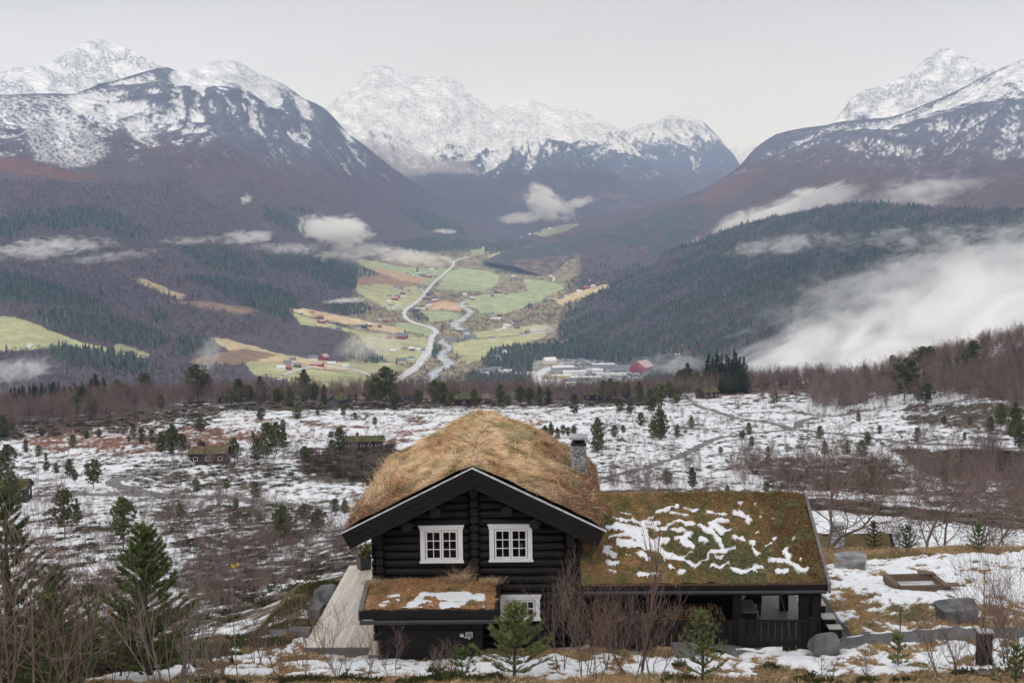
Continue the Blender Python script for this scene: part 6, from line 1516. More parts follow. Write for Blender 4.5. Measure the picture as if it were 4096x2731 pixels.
def turf_roof(parent,X,Y,Zp,nrm,down,th,colf,strokes,cmap,nbl,blen,seed,front_y=None,warp_s=14,snow_grow=1.0,bw=0.006,edge_mask=None):
    """grid X,Y,Zp of the roof plane; colf gives base colours; strokes are snow marks in a crop of the photo"""
    r=np.random.default_rng(seed);Z=Zp+th
    qx,qy=proj(X,Y,Zp+0.15);cx,cy=cmap(qx,qy)
    if strokes:sd=capsule_mask(cx,cy,strokes,(warp_s*fbm(X/0.35,Y/0.5,3,seed+1),warp_s*0.7*fbm(X/0.33,Y/0.45,3,seed+2)),snow_grow)
    else:sd=np.full(X.shape,99.0)
    sd=sd+(15*fbm(X/0.18,Y/0.22,3,seed+3)+14*fbm(X/0.6,Y/0.8,2,seed+4) if strokes else 0)
    sm=sstep(3,-4,sd)
    Zt=Z - 0.03*sm
    base=colf(X,Y,Z)
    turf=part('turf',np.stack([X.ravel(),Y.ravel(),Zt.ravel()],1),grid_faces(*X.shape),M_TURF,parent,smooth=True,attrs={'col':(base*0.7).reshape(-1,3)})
    if strokes:
        Zs=smooth2(Z,2,2)+0.035*sstep(0,-8,sd) - 0.06*sstep(-1,4,sd)+0.008
        keep=(sd < 3.0);fc=grid_faces(*X.shape);kv=keep.ravel();fc=fc[kv[fc].all(1)]
        if len(fc):
            used=np.unique(fc);mp_=np.full(X.size,-1);mp_[used]=np.arange(len(used))
            o=part('snow_patches',np.stack([X.ravel(),Y.ravel(),Zs.ravel()],1)[used],mp_[fc],M_SNOW,parent,smooth=True);o['kind']='stuff'
    nr,nc=X.shape;u=r.random(nbl)*(nr - 1.001);v=r.random(nbl)*(nc - 1.001);i=u.astype(int);j=v.astype(int);a=(u - i);b=(v - j)
    g=lambda A:(A[i,j]*(1 - a)+A[i+1,j]*a)*(1 - b)+(A[i,j+1]*(1 - a)+A[i+1,j+1]*a)*b
    px_,py_,pz_,s_=g(X),g(Y),g(Zt),g(sd)
    clump=fbm(px_/0.30,py_/0.42,3,seed+5)
    keep=(s_ > -2.5+5*r.random(nbl)) & (r.random(nbl) < 0.62+0.6*clump)
    px_,py_,pz_,i,j,clump=(q[keep] for q in (px_,py_,pz_,i,j,clump));n=keep.sum()
    P=np.stack([px_,py_,pz_],1);nv=nrm(px_,py_);dn=down(px_,py_)
    ang=fbm(px_/0.9,py_/1.1,3,seed+7)*3.2;side=np.cross(nv,dn);fl_=dn*np.cos(ang)[:,None]+side*np.sin(ang)[:,None]
    cb=base[i,j];hl=r.random(n)[:,None]
    c=cb*(0.72+0.55*hl)*(1+0.35*clump[:,None]*1.9).clip(0.3,2);c=np.where(r.random((n,1)) < 0.22,c*0.55+STRAW*0.5,c)
    ln=blen(px_,py_)*r.uniform(0.45,1.25,n)*(0.85+0.5*clump)
    if edge_mask is not None:ln=ln*edge_mask(px_,py_)
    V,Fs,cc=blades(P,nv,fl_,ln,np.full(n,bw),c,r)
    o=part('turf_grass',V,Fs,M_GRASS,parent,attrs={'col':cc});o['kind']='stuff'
    return turf
# main roof
xs=np.linspace(-6.84,1.40,210);ys=np.linspace(44.34,54.85,230);X,Y=np.meshgrid(xs,ys)
Zp=roofz(X);rr=np.abs(X - XR);Zp=Zp - 0.10*np.exp(-(rr/0.35) ** 2)*0.6
edge=sstep(0,0.5,np.minimum(X - xs[0],xs[-1] - X));fb=sstep(0,1.0,Y - 44.34)
th=0.02+(0.10+0.12*fb)*(0.35+0.65*edge)*(1+0.5*fbm(X/0.8,Y/0.8,3,401))+(0.16*fbm(X/1.9,Y/1.9,3,403)+0.10*fbm(X/0.45,Y/0.6,3,404))*fb*edge+0.10*sstep(50,54.5,Y)*edge
def col_main(X,Y,Z):
    n1=fbm(X/1.5,Y/2.2,4,411);n2=fbm(X/0.4,Y/0.8,3,413);q=X - XR
    c=mixc(np.broadcast_to(STRAW,X.shape+(3,)),ORAN,sstep(-0.15,0.6,n1+0.09*np.abs(q)+0.3*n2))
    hb=sstep(1.6,3.6,q+0.8*n1+0.6*n2)+sstep(2.2,4.0,-q+1.0*n1+0.6*n2 - 0.8*sstep(46,50,Y))+0.5*sstep(46.5,44.8,Y)*sstep(0.7,2.0,np.abs(q))
    c=mixc(c,HEAB*1.2,np.clip(hb,0,1)*0.9)
    gr=sstep(0.0,0.4,fbm(X/0.7,Y/1.1,4,417)+0.3*np.exp(-((X+1.6) ** 2/0.6+(Y - 52.0) ** 2/3)))
    c=mixc(c,np.where((q[...,None] > 0.5) & (Y[...,None] > 51),SAGE,OLIV*1.3),gr*0.75)
    return c*(1+0.25*n2[...,None])
nl=math.hypot(1,SL)
def nrm_main(x,y):s=np.sign(x - XR);return np.stack([s*SL/nl,0*x,0*x+1/nl],1)
def down_main(x,y):s=np.sign(x - XR);return np.stack([s/nl,0*x - 0.15,0*x - SL/nl],1)
cm1=lambda qx,qy:((qx - 1300)*1.96,(qy - 1600)*1.96)
SN1=[(970,432,1010,418,7),(1035,382,1060,374,5),(1015,355,1030,355,4),(845,410,860,408,5),(780,530,815,530,4)]
def blen_main(x,y):
    q=x - XR;return np.where(np.abs(q) > 2.6,0.20,0.34)*(0.6+0.4*sstep(44.3,45.6,y))+0.10*sstep(0,0.6,fbm(x/0.8,y/0.8,2,421))
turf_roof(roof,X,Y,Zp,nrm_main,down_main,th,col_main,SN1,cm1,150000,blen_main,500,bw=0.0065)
# long straw tufts along the left verge and a few on the crest
r=np.random.default_rng(77);n=2600
tx=np.concatenate([r.normal(-6.2,0.28,n // 2),r.uniform(-6.6,1.2,n // 2)]);ty=np.concatenate([r.uniform(45,53.5,n // 2),r.uniform(46,54.7,n // 2)])
cl=fbm(tx/0.3,ty/0.3,2,431) > 0.05;tx,ty=tx[cl],ty[cl];n=len(tx)
P=np.stack([tx,ty,roofz(tx)+0.2],1)
V,Fs,cc=blades(P,np.tile([[0,0,1.0]],(n,1)),np.stack([r.normal(size=n)*0.5,r.normal(size=n)*0.4,r.normal(size=n)*0.1],1),r.uniform(0.35,0.75,n),np.full(n,0.005),STRAW*r.uniform(0.7,1.35,(n,1)),r,lift=1.4)
o=part('straw_tufts',V,Fs,M_GRASS,roof,attrs={'col':cc});o['kind']='stuff'
# --- chimney of stacked stone
def mat_stone(name,s=(3.2,3.2,6.5),base=(0.36,0.36,0.37)):
    m,nt,b=new_mat(name);L=nt.links;tc=N(nt,'ShaderNodeTexCoord');mp=N(nt,'ShaderNodeMapping');mp.inputs['Scale'].default_value=s;L.new(tc.outputs['Object'],mp.inputs[0])
    nz=N(nt,'ShaderNodeTexNoise');nz.inputs['Scale'].default_value=0.6;L.new(mp.outputs[0],nz.inputs[0])
    ad=N(nt,'ShaderNodeVectorMath',operation='ADD');L.new(mp.outputs[0],ad.inputs[0]);L.new(nz.outputs['Color'],ad.inputs[1])
    v=N(nt,'ShaderNodeTexVoronoi',feature='F1',distance='CHEBYCHEV');L.new(ad.outputs[0],v.inputs[0]);v.inputs['Scale'].default_value=1.6;v.inputs['Randomness'].default_value=0.6
    v2=N(nt,'ShaderNodeTexVoronoi',feature='DISTANCE_TO_EDGE');L.new(ad.outputs[0],v2.inputs[0]);v2.inputs['Scale'].default_value=1.6;v2.inputs['Randomness'].default_value=0.6
    mr=N(nt,'ShaderNodeMapRange');L.new(v2.outputs[0],mr.inputs[0]);mr.inputs[2].default_value=0.05;mr.inputs[3].default_value=0.22
    sx=N(nt,'ShaderNodeSeparateXYZ');L.new(v.outputs['Color'],sx.inputs[0]);m2=N(nt,'ShaderNodeMapRange');L.new(sx.outputs[0],m2.inputs[0]);m2.inputs[3].default_value=0.6;m2.inputs[4].default_value=1.5
    mu=N(nt,'ShaderNodeMath',operation='MULTIPLY');L.new(mr.outputs[0],mu.inputs[0]);L.new(m2.outputs[0],mu.inputs[1])
    n3=N(nt,'ShaderNodeTexNoise');n3.inputs['Scale'].default_value=14;n3.inputs['Detail'].default_value=5;L.new(tc.outputs['Object'],n3.inputs[0]);m3=N(nt,'ShaderNodeMapRange');L.new(n3.outputs[0],m3.inputs[0]);m3.inputs[1].default_value=.3;m3.inputs[2].default_value=.7;m3.inputs[3].default_value=0.7;m3.inputs[4].default_value=1.3
    mv=N(nt,'ShaderNodeMath',operation='MULTIPLY');L.new(mu.outputs[0],mv.inputs[0]);L.new(m3.outputs[0],mv.inputs[1])
    vv=N(nt,'ShaderNodeVectorMath',operation='SCALE');vv.inputs[0].default_value=base;L.new(mv.outputs[0],vv.inputs['Scale']);L.new(vv.outputs[0],b.inputs['Base Color'])
    bp=N(nt,'ShaderNodeBump');bp.inputs['Distance'].default_value=0.04;L.new(mv.outputs[0],bp.inputs['Height']);L.new(bp.outputs[0],b.inputs['Normal']);b.inputs['Roughness'].default_value=0.9
    return m
M_STONE=mat_stone('stacked_stone');M_ROCK=mat_plain('grey_rock',(0.115,0.115,0.12),nscale=2.2,amt=0.55,rough=0.9,bump=0.08)
M_SLATE=mat_plain('slate_cap',(0.30,0.30,0.31),nscale=3,amt=0.3,rough=0.8)
cxm,cyd=0.735,50.5;kk=0
def rough_box(x0,y0,z0,x1,y1,z1,nz_,jit,seed):
    """stone stack: side faces built from uneven courses"""
    r=random.Random(seed);V=[];Fc=[];z=z0;k=0
    while z < z1 - 0.02:
        h=min(r.uniform(0.05,0.11),z1 - z)
        for (ax,a0,a1,f,dirn) in (('x',x0,x1,y0,-1),('x',x0,x1,y1,1),('y',y0,y1,x0,-1),('y',y0,y1,x1,1)):
            p=a0
            while p < a1 - 0.02:
                w_=min(r.uniform(0.09,0.26),a1 - p);
                if a1 - p - w_ < 0.05:w_=a1 - p
                o_=f+dirn*r.uniform(0.0,jit);g_=0.004
                c=[(p+g_,z+g_),(p+w_ - g_,z+g_),(p+w_ - g_,z+h - g_),(p+g_,z+h - g_)];k=len(V)
                if ax == 'x':V += [(a,o_,b_) for a,b_ in c]+[(a,f - dirn*0.03,b_) for a,b_ in c]
                else:V += [(o_,a,b_) for a,b_ in c]+[(f - dirn*0.03,a,b_) for a,b_ in c]
                Fc += [(k,k+1,k+2,k+3)]+[(k+q,k+(q+1) % 4,k+4+(q+1) % 4,k+4+q) for q in range(4)];p += w_
        z += h
    B,BF=boxes([(x0+0.006,y0+0.006,z0,x1 - 0.006,y1 - 0.006,z1)]);kB=len(V)
    return np.concatenate([np.array(V),B]),np.concatenate([np.array(Fc),BF+kB])
V,Fc=rough_box(cxm - 0.265,cyd,-10.6,cxm+0.265,cyd+0.6,-8.78,0,0.025,3)
chim=part('chimney',V,Fc,M_STONE,cabin)
bparts('flashing',[(cxm - 0.28,cyd - 0.02,-8.78,cxm+0.28,cyd+0.62,-8.70)],M_METAL,chim)
bparts('cap_leg',[(cxm - 0.22,cyd+0.03,-8.70,cxm - 0.13,cyd+0.12,-8.56),(cxm+0.13,cyd+0.03,-8.70,cxm+0.22,cyd+0.12,-8.56),(cxm - 0.2,cyd+0.45,-8.70,cxm+0.2,cyd+0.55,-8.56)],M_METAL,chim)
V=[(cxm - 0.335,cyd - 0.06,-8.55),(cxm+0.34,cyd - 0.06,-8.56),(cxm+0.33,cyd+0.66,-8.52),(cxm - 0.33,cyd+0.66,-8.50)]
V_,s_,c1,c2=prism(V,(0,0,0.07),0);part('chimney_cap',V_,[s_,c1,c2],M_SLATE,chim)

# --- lean-to with its own small turf roof
an=CR
bparts('lean_to_wall',[(-5.72,43.40,-14.6,-2.47,43.5,-12.7),(-5.72,43.501,-14.6,-5.62,45.0,-12.6),(-2.57,43.501,-14.6,-2.47,45.0,-12.6)],M_TARB,cabin)
bparts('lean_to_cladding',[(-5.73,43.37,-14.5+0.3*k,-2.46,43.397,-14.22+0.3*k) for k in range(6)],M_TARB,cabin)
def anz(y):return -12.21 - (44.95 - y)*0.225
V=[(-6.16,43.02,anz(43.02) - 0.02),(-1.98,43.02,anz(43.02) - 0.02),(-1.98,44.92,anz(44.92) - 0.02),(-6.16,44.92,anz(44.92) - 0.02)]
V_,s_,c1,c2=prism(V,(0,0,-0.14),0);lroof=part('lean_to_roof',V_,[s_,c1,c2],M_TARB,cabin)
xs=np.linspace(-6.12,-2.04,130);ys=np.linspace(43.04,44.90,70);X,Y=np.meshgrid(xs,ys);Zp=anz(Y)
th=0.03+0.05*sstep(0,0.3,np.minimum(X - xs[0],xs[-1] - X))+0.05*fbm(X/0.5,Y/0.5,3,441)+0.05*sstep(44.5,44.9,Y)
def col_an(X,Y,Z):
    n1=fbm(X/0.8,Y/0.8,3,443);c=mixc(np.broadcast_to(ORAN*1.05,X.shape+(3,)),STRAW*0.75,sstep(0.1,0.6,n1));return mixc(c,OLIV,sstep(-0.05,0.5,fbm(X/0.6,Y/0.6,3,445)+0.3*sstep(44.3,44.9,Y))*0.7)
SN3=[(360,775,470,760,14),(440,803,485,800,7),(305,825,365,815,8),(280,855,335,850,12),(240,885,275,895,10),(660,750,1130,740,20),(650,790,600,850,34),(480,900,560,860,20),(560,840,640,800,34),(630,870,680,875,9),(660,825,770,822,10),(735,855,775,855,6),(850,775,1100,785,40),(860,850,1000,850,36),(1000,845,1080,830,24),(1100,785,1260,760,24),(1200,800,1270,790,12),(1245,865,1285,880,10),(1165,885,1180,885,7)]
cm3=lambda qx,qy:((qx - 1400)*2.352,(qy - 2050)*2.352)
turf_roof(lroof,X,Y,Zp,lambda x,y:np.tile([[0,-0.22,0.975]],(len(x),1)),lambda x,y:np.tile([[0,-0.97,-0.22]],(len(x),1)),th,col_an,SN3,cm3,16000,lambda x,y:0.22+0*x,520,warp_s=16,bw=0.0045)
r=np.random.default_rng(78)
for (cx_,cy_,nb,ln_,spr) in ((-3.25,44.72,420,0.42,0.22),(-3.2,44.8,60,0.85,0.14),(-5.95,44.6,200,0.30,0.2),(-2.2,44.6,160,0.32,0.2)):
    P=np.stack([r.normal(cx_,spr,nb),np.minimum(r.normal(cy_,0.07,nb),44.86),np.full(nb,anz(cy_)+0.08)],1)
    V,Fs,cc=blades(P,np.tile([[0,-0.1,1.0]],(nb,1)),np.stack([r.normal(size=nb)*0.8,-0.4+r.normal(size=nb)*0.2,0*r.normal(size=nb)],1),ln_*r.uniform(0.6,1.2,nb),np.full(nb,0.0045),STRAW*r.uniform(0.5,1.2,(nb,1)),r,lift=1.3)
    o=part('straw_tuft',V,Fs,M_GRASS,lroof,attrs={'col':cc});o['kind']='stuff'
def side_board(x0,x1,mat,nm,par):
    P=[(x0,42.98,anz(42.98)+0.07),(x1,42.98,anz(42.98)+0.07),(x1,44.90,anz(44.90)+0.10),(x0,44.90,anz(44.90)+0.10)]
    V_,s_,c1,c2=prism(P,(0,0,-0.32),0);part(nm,V_,[s_,c1,c2],mat,par)
side_board(-6.28,-6.14,M_GREYW,'verge_board',lroof);side_board(-2.02,-1.90,M_TARB,'verge_board',lroof)
bparts('fascia',[(-6.24,42.955,-12.86,-1.96,43.0,-12.60)],M_TARB,lroof)
V,Fs=cyl((-6.22,42.90,-12.94),(-1.97,42.90,-12.93),0.072,12);gt=part('gutter',V,Fs,M_METAL,lroof,smooth=False)
bparts('eave_trim',[(-6.14,42.985,-12.64,-2.02,43.03,-12.57)],M_METAL,lroof)
fl=bparts('floodlight',[(-2.96,43.20,-13.53,-2.74,43.27,-13.36)],mat_plain('lamp_housing',(0.45,0.46,0.46),rough=0.5),cabin)
fl.rotation_euler=(0,0,0)
bparts('floodlight_glass',[(-2.94,43.185,-13.51,-2.76,43.199,-13.38)],mat_plain('lamp_glass',(0.18,0.19,0.2),rough=0.2),fl)
bparts('sensor_box',[(-3.14,43.24,-13.52,-3.02,43.33,-13.43),(-3.02,43.28,-13.57,-2.90,43.31,-13.54),(-2.88,43.25,-13.60,-2.82,43.37,-13.535)],mat_plain('sensor_plastic',(0.50,0.50,0.50),rough=0.5),fl)

# --- the wing with the open shelter under its turf roof
EY,EZ,RY,RZ=44.0,-12.10,48.3,-10.22;WS=(RZ - EZ)/(RY - EY)
V=[(0.66,EY+.02,EZ - 0.02),(8.40,EY+.02,EZ - 0.02),(8.40,RY,RZ - 0.02),(0.66,RY,RZ - 0.02)]
V_,s_,c1,c2=prism(V,(0,0,-0.15),0)
V2=[(0.66,RY+.002,RZ - 0.02),(8.40,RY+.002,RZ - 0.02),(8.40,52.6,RZ - 1.9),(0.66,52.6,RZ - 1.9)];W_,t_,d1,d2=prism(V2,(0,0,-0.15),8)
wroof=part('wing_roof',np.concatenate([V_,W_]),[np.concatenate([s_,t_]),np.concatenate([c1,c2,d1,d2])],M_TARB,cabin)
xs=np.linspace(0.69,8.36,250);ys=np.concatenate([np.linspace(EY+0.0,RY,150),np.linspace(RY,51,30)[1:]]);X,Y=np.meshgrid(xs,ys)
Zp=np.where(Y < RY,EZ+(Y - EY)*WS,RZ - (Y - RY)*0.44)
moun=fbm(X/0.42,Y/0.6,3,451)
th=0.02+0.09*sstep(0,0.25,Y - EY)+0.075*moun+0.05*fbm(X/1.3,Y/1.3,2,453)
th=th*(0.4+0.6*sstep(0,0.3,xs[-1] - X))+0.05*sstep(47.3,48.3,Y)
def col_wing(X,Y,Z):
    n1=fbm(X/0.55,Y/0.8,4,455);n2=fbm(X/1.6,Y/1.8,3,457)
    c=mixc(np.broadcast_to(np.array((0.33,0.215,0.09)),X.shape+(3,)),OLIV*1.15,sstep(-0.2,0.35,n1+0.25*n2))
    c=mixc(c,ORAN*1.05,sstep(0.1,0.5,fbm(X/0.5,Y/0.6,3,459))*0.8)
    c=mixc(c,np.array((0.12,0.15,0.075)),np.clip(np.exp(-((X - 5.6) ** 2/1.6+(Y - 44.9) ** 2/0.8))*1.0+np.exp(-((X - 4.7) ** 2/1.2+(Y - 46.0) ** 2/0.8))*0.7,0,0.8))
    hb=sstep(6.3,7.3,X+0.6*n1 - 0.25*(45.5 - Y).clip(0,1))+0.8*sstep(47.3,48.2,Y)*sstep(2.8,4.5,X+n1)
    c=mixc(c,mixc(np.broadcast_to(np.array((0.16,0.085,0.035)),X.shape+(3,)),OLIV,sstep(-0.1,0.4,n1)),np.clip(hb,0,1)*0.85)
    return c
SN2=[(450,400,560,400,20),(560,395,720,440,32),(530,340,620,345,9),(655,345,740,380,20),(730,350,830,370,20),(760,400,900,410,17),(900,410,960,370,13),(980,350,1130,380,12),(960,420,1050,425,15),(620,440,740,480,34),(450,480,620,460,11),(560,530,740,540,24),(700,480,760,560,30),(760,520,900,510,20),(700,600,760,650,22),(830,560,900,620,24),(900,620,1030,645,22),(1030,640,1110,600,11),(600,610,650,620,11),(440,590,510,620,22),(430,550,480,560,9),(450,680,530,690,17),(710,765,830,768,17),(440,750,510,752,7),(850,270,980,240,10),(980,230,1000,225,10),(950,290,1070,298,8),(1050,248,1090,248,8),(1110,270,1160,270,7),(1230,285,1380,300,12),(1440,280,1540,320,12),(1490,270,1500,290,9),(1490,215,1500,222,9),(1600,225,1610,225,8),(1280,350,1390,350,14),(1280,380,1350,420,28),(1180,390,1250,440,20),(1550,348,1585,348,10),(1400,428,1420,428,9),(970,495,1020,480,15),(1030,480,1100,450,17),(1050,500,1110,550,22),(1190,490,1230,510,17),(1290,470,1320,500,19),(1330,520,1350,560,17),(1360,580,1460,550,13),(1260,600,1360,590,17),(1240,610,1240,650,12),(1440,480,1510,490,11),(1570,520,1600,530,14),(1590,570,1630,600,17),(1690,550,1740,520,7),(1620,455,1650,440,8),(1750,490,1760,490,11),(1910,490,1920,490,12),(1060,655,1130,690,15),(1130,690,1220,660,12),(1270,700,1340,710,13),(1340,700,1390,680,13),(940,700,970,720,12),(1010,745,1060,745,17),(1440,735,1480,735,20),(1520,740,1560,730,19),(1595,735,1610,705,12),(1620,700,1665,710,12),(1620,752,1665,738,10),(1730,655,1800,650,15),(1800,660,1880,680,15),(1820,590,1870,560,11),(1850,590,1870,650,11),(1880,690,1960,720,17),(1950,730,2010,720,19),(1790,735,1860,740,16),(1310,628,1345,630,8),(1970,655,1975,655,9),(780,318,820,316,9),(490,330,500,330,8),(670,245,671,245,6),(560,280,590,282,6),(610,297,640,298,6),(1730,330,1745,330,9),(1640,300,1660,320,6)]
cm2=lambda qx,qy:((qx - 2200)*1.96,(qy - 1900)*1.96)
nw=math.hypot(1,WS)
turf_roof(wroof,X,Y,Zp,lambda x,y:np.stack([0*x,np.where(y < RY,-WS/nw,0.4),0*x+1/nw],1),lambda x,y:np.stack([0*x,np.where(y < RY,-1/nw,0.9),0*x - WS/nw],1),th,col_wing,SN2,cm2,120000,lambda x,y:0.19+0.09*sstep(0.0,0.5,fbm(x/0.5,y/0.5,2,461)),540,warp_s=34,snow_grow=1.4,bw=0.005)
bparts('fascia',[(0.72+0.01,EY - 0.04,EZ - 0.235,8.40,EY+0.015,EZ - 0.03)],M_TARB,wroof)
bparts('eave_batten',[(0.72,EY - 0.06,EZ - 0.028,8.38,EY+0.01,EZ+0.03)],mat_wood('rusty_batten',(0.085,0.05,0.038),rough=0.9),wroof)
V,Fs=cyl((0.75,EY - 0.10,EZ - 0.235),(8.36,EY - 0.10,EZ - 0.25),0.06,10);part('gutter',V,Fs,M_METAL,wroof)
for ya,yb2,za,zb in ((EY - 0.12,RY,EZ+0.02,RZ+0.13),(RY+0.001,52.6,RZ+0.13,RZ - 1.8)):
    P=[(8.40,ya,za),(8.50,ya,za),(8.50,yb2,zb),(8.40,yb2,zb)];V_,s_,c1,c2=prism(P,(0,0,-0.30),0);part('verge_board',V_,[s_,c1,c2],M_GREYW,wroof)
# shelter: back wall, floor, posts, rail
bparts('wing_wall',[(0.70,46.6,-14.5,5.75,46.75,-11.2),(5.65,46.751,-14.5,5.75,48.2,-11.0),(0.7,48.2,-14.5,5.75,52.3,-12.0)],M_TARB,cabin)
bparts('wing_lintel',[(0.70,44.25,-12.55,8.25,44.42,-12.30)],M_TARB,cabin)
for x_,y_ in ((2.2,44.3),(5.62,44.3),(7.72,44.35),(8.12,44.35),(8.2,46.6),(7.62,47.6)):
    bparts('post',[(x_ - 0.14,y_ - 0.10,-14.4,x_+0.14,y_+0.14,-12.3)],M_TARB,cabin)
Vb=[];x_=0.9;rail=None
while x_ < 7.95:
    Vb.append((x_,43.80,-14.35,x_+0.192,43.83,-13.282));x_ += 0.217
railing=empty('railing',(0,0,0),cabin)
bparts('rail_boards',Vb,M_TARB,railing);bparts('top_rail',[(0.85,43.76,-13.28,8.02,43.90,-13.22)],M_TARB,railing)
for x_ in (2.1,4.02,5.68,7.9):bparts('rail_post',[(x_ - 0.11,43.72,-14.4,x_+0.11,43.92,-13.14)],M_TARB,railing)
# shelter furniture
kit=empty('outdoor_counter',(6.05,45.5,-14.0));rk=np.array((6.05,45.5,-14.0))
bparts('cabinet',[(5.78,44.9,-14.0,6.32,46.2,-13.30)],M_TARB,kit,root=rk);bparts('worktop',[(5.76,44.85,-13.30,6.36,46.25,-13.25)],M_GREYW,kit,root=rk)
tag(kit,'black outdoor counter with grey wooden top under the wing roof','counter')
st=empty('garden_chair',(6.7,47.1,-14.0));rk=np.array((6.7,47.1,-14.0));bparts('backrest',[(6.25,46.95,-13.6,6.78,47.05,-12.95)],M_TARB,st,root=rk);bparts('seat',[(6.25,47.05,-13.62,6.78,47.6,-13.55)],M_TARB,st,root=rk)
[bparts('leg',[(a,b,-14,a+0.06,b+0.06,-13.6)],M_TARB,st,root=rk) for a in (6.27,6.7) for b in (47.0,47.52)];tag(st,'black high-backed chair on the grey shelter floor','chair')
# --- decks
def plank_deck(name,x0,x1,y0,y1,z,pw,mat,seed,tint,label,cat,col):
    r=random.Random(seed);V=[];Fc=[];cc=[];x=x0
    while x < x1 - 0.02:
        w_=min(pw,x1 - x);y=y0
        while y < y1:
            l=min(r.uniform(2.2,4.2),y1 - y);B,bf=boxes([(x+0.003,y+0.002,z - 0.03,x+w_ - 0.003,y+l - 0.003,z+r.uniform(-0.002,0.002))])
            t=1+r.uniform(-tint,tint);Fc.append(bf+len(V)*8);V.append(B);cc += [[c*t for c in col]]*8;y += l
        x += w_
    rt_=np.array(((x0+x1)/2,(y0+y1)/2,z - 0.3));e=empty(name,tuple(rt_))
    part('deck_boards',np.concatenate(V),np.concatenate(Fc),mat,e,attrs={'col':np.array(cc)},root=rt_)
    bparts('frame',[(x0+0.01,y0+0.01,z - 0.35,x1 - 0.01,y0+0.06,z - 0.031),(x0+0.01,y0+0.06,z - 0.35,x0+0.05,y1,z - 0.031)],M_GREYW,e,root=rt_)
    tag(e,label,cat);return e
M_DECK=mat_attr('pale_deck',nscale=7,amt=0.12,rough=0.45,spec=0.4,bump=0.003)
plank_deck('wooden_terrace',-8.28,-6.10,44.35,54.65,-14.17,0.14,M_DECK,4,0.15,'long pale plank terrace along the left wall of the log cabin','terrace',(0.60,0.53,0.44))
plank_deck('wooden_step',-6.098,-5.74,43.6,44.98,-14.17,0.14,M_DECK,6,0.05,'short pale plank landing between the terrace and the black lean-to','landing',(0.60,0.53,0.44))
plank_deck('shelter_floor',5.76,8.3,44.3,53.0,-14.02,0.14,mat_attr('grey_deck',nscale=7,amt=0.2,rough=0.5,spec=0.4),5,0.12,'grey plank floor under and behind the wing roof','floor',(0.16,0.145,0.145))
# melting snow on the terrace
r=np.random.default_rng(5);X,Y=np.meshgrid(np.linspace(-8.2,-6.15,90),np.linspace(44.6,52,200))
f=fbm(X/0.35,Y/0.5,4,471)+0.55*np.exp(-((X+6.85) ** 2/0.18+(Y - 48.6) ** 2/2.2))+0.3*np.exp(-((X+7.1) ** 2/0.3+(Y - 45.6) ** 2/0.3)) - 0.52
fc=grid_faces(*X.shape);kv=(f.ravel() > 0);fc=fc[kv[fc].all(1)];used=np.unique(fc);mp_=np.full(X.size,-1);mp_[used]=np.arange(len(used))
o=link('snow',mesh_np('snow',np.stack([X.ravel(),Y.ravel(),(-14.165+0.012*sstep(0,0.1,f)).ravel()],1)[used],mp_[fc],M_SNOW,smooth=True));tag(o,'melting snow left on the pale terrace',kind='stuff')
# planter
px0,pz0=-7.62,-14.165;rk=np.array((px0,54.1,pz0));pl=empty('planter',tuple(rk))
V=[(-0.21,-0.21,0),(0.21,-0.21,0),(0.21,0.21,0),(-0.21,0.21,0),(-0.24,-0.24,0.5),(0.24,-0.24,0.5),(0.24,0.24,0.5),(-0.24,0.24,0.5),(-0.20,-0.20,0.5),(0.20,-0.20,0.5),(0.20,0.20,0.5),(-0.20,0.20,0.5),(-0.20,-0.20,0.44),(0.20,-0.20,0.44),(0.20,0.20,0.44),(-0.20,0.20,0.44)]
Fp=[(0,1,5,4),(1,2,6,5),(2,3,7,6),(3,0,4,7),(4,5,9,8),(5,6,10,9),(6,7,11,10),(7,4,8,11),(8,9,13,12),(9,10,14,13),(10,11,15,14),(11,8,12,15),(12,13,14,15)]
link('pot',mesh_np('pot',V,np.array(Fp),mat_plain('zinc_pot',(0.05,0.05,0.055),rough=0.5)),pl).rotation_euler=(0,0,0.5)
r=np.random.default_rng(8);n=260;P=np.concatenate([r.normal(size=(n,2))*0.16,r.uniform(0.5,1.0,(n,1))],1);P[:,0] += 0.06+(P[:,2] - 0.5)*0.3
S=bare_tree(0.7,5,stems=4,levels=2,kids=5,lean=0.4);V1,F1=seg_mesh(np.array([s[0] for s in S])+[0,0,0.5],np.array([s[1] for s in S])+[0,0,0.5],[max(s[2],0.006) for s in S],[max(s[3],0.004) for s in S],3)
V2,F2=tufts(P,0.11,r,4);link('shrub',mesh_np('shrub',np.concatenate([V1,V2]),[F1,F2+len(V1)],M_FOR,attrs={'col':np.concatenate([np.tile([[0.09,0.06,0.05]],(len(V1),1)),np.array([[0.17,0.17,0.06]])*r.uniform(0.5,1.4,(len(V2),1))])}),pl)
tag(pl,'dark tapered planter with a small shrub at the far end of the terrace','planter')
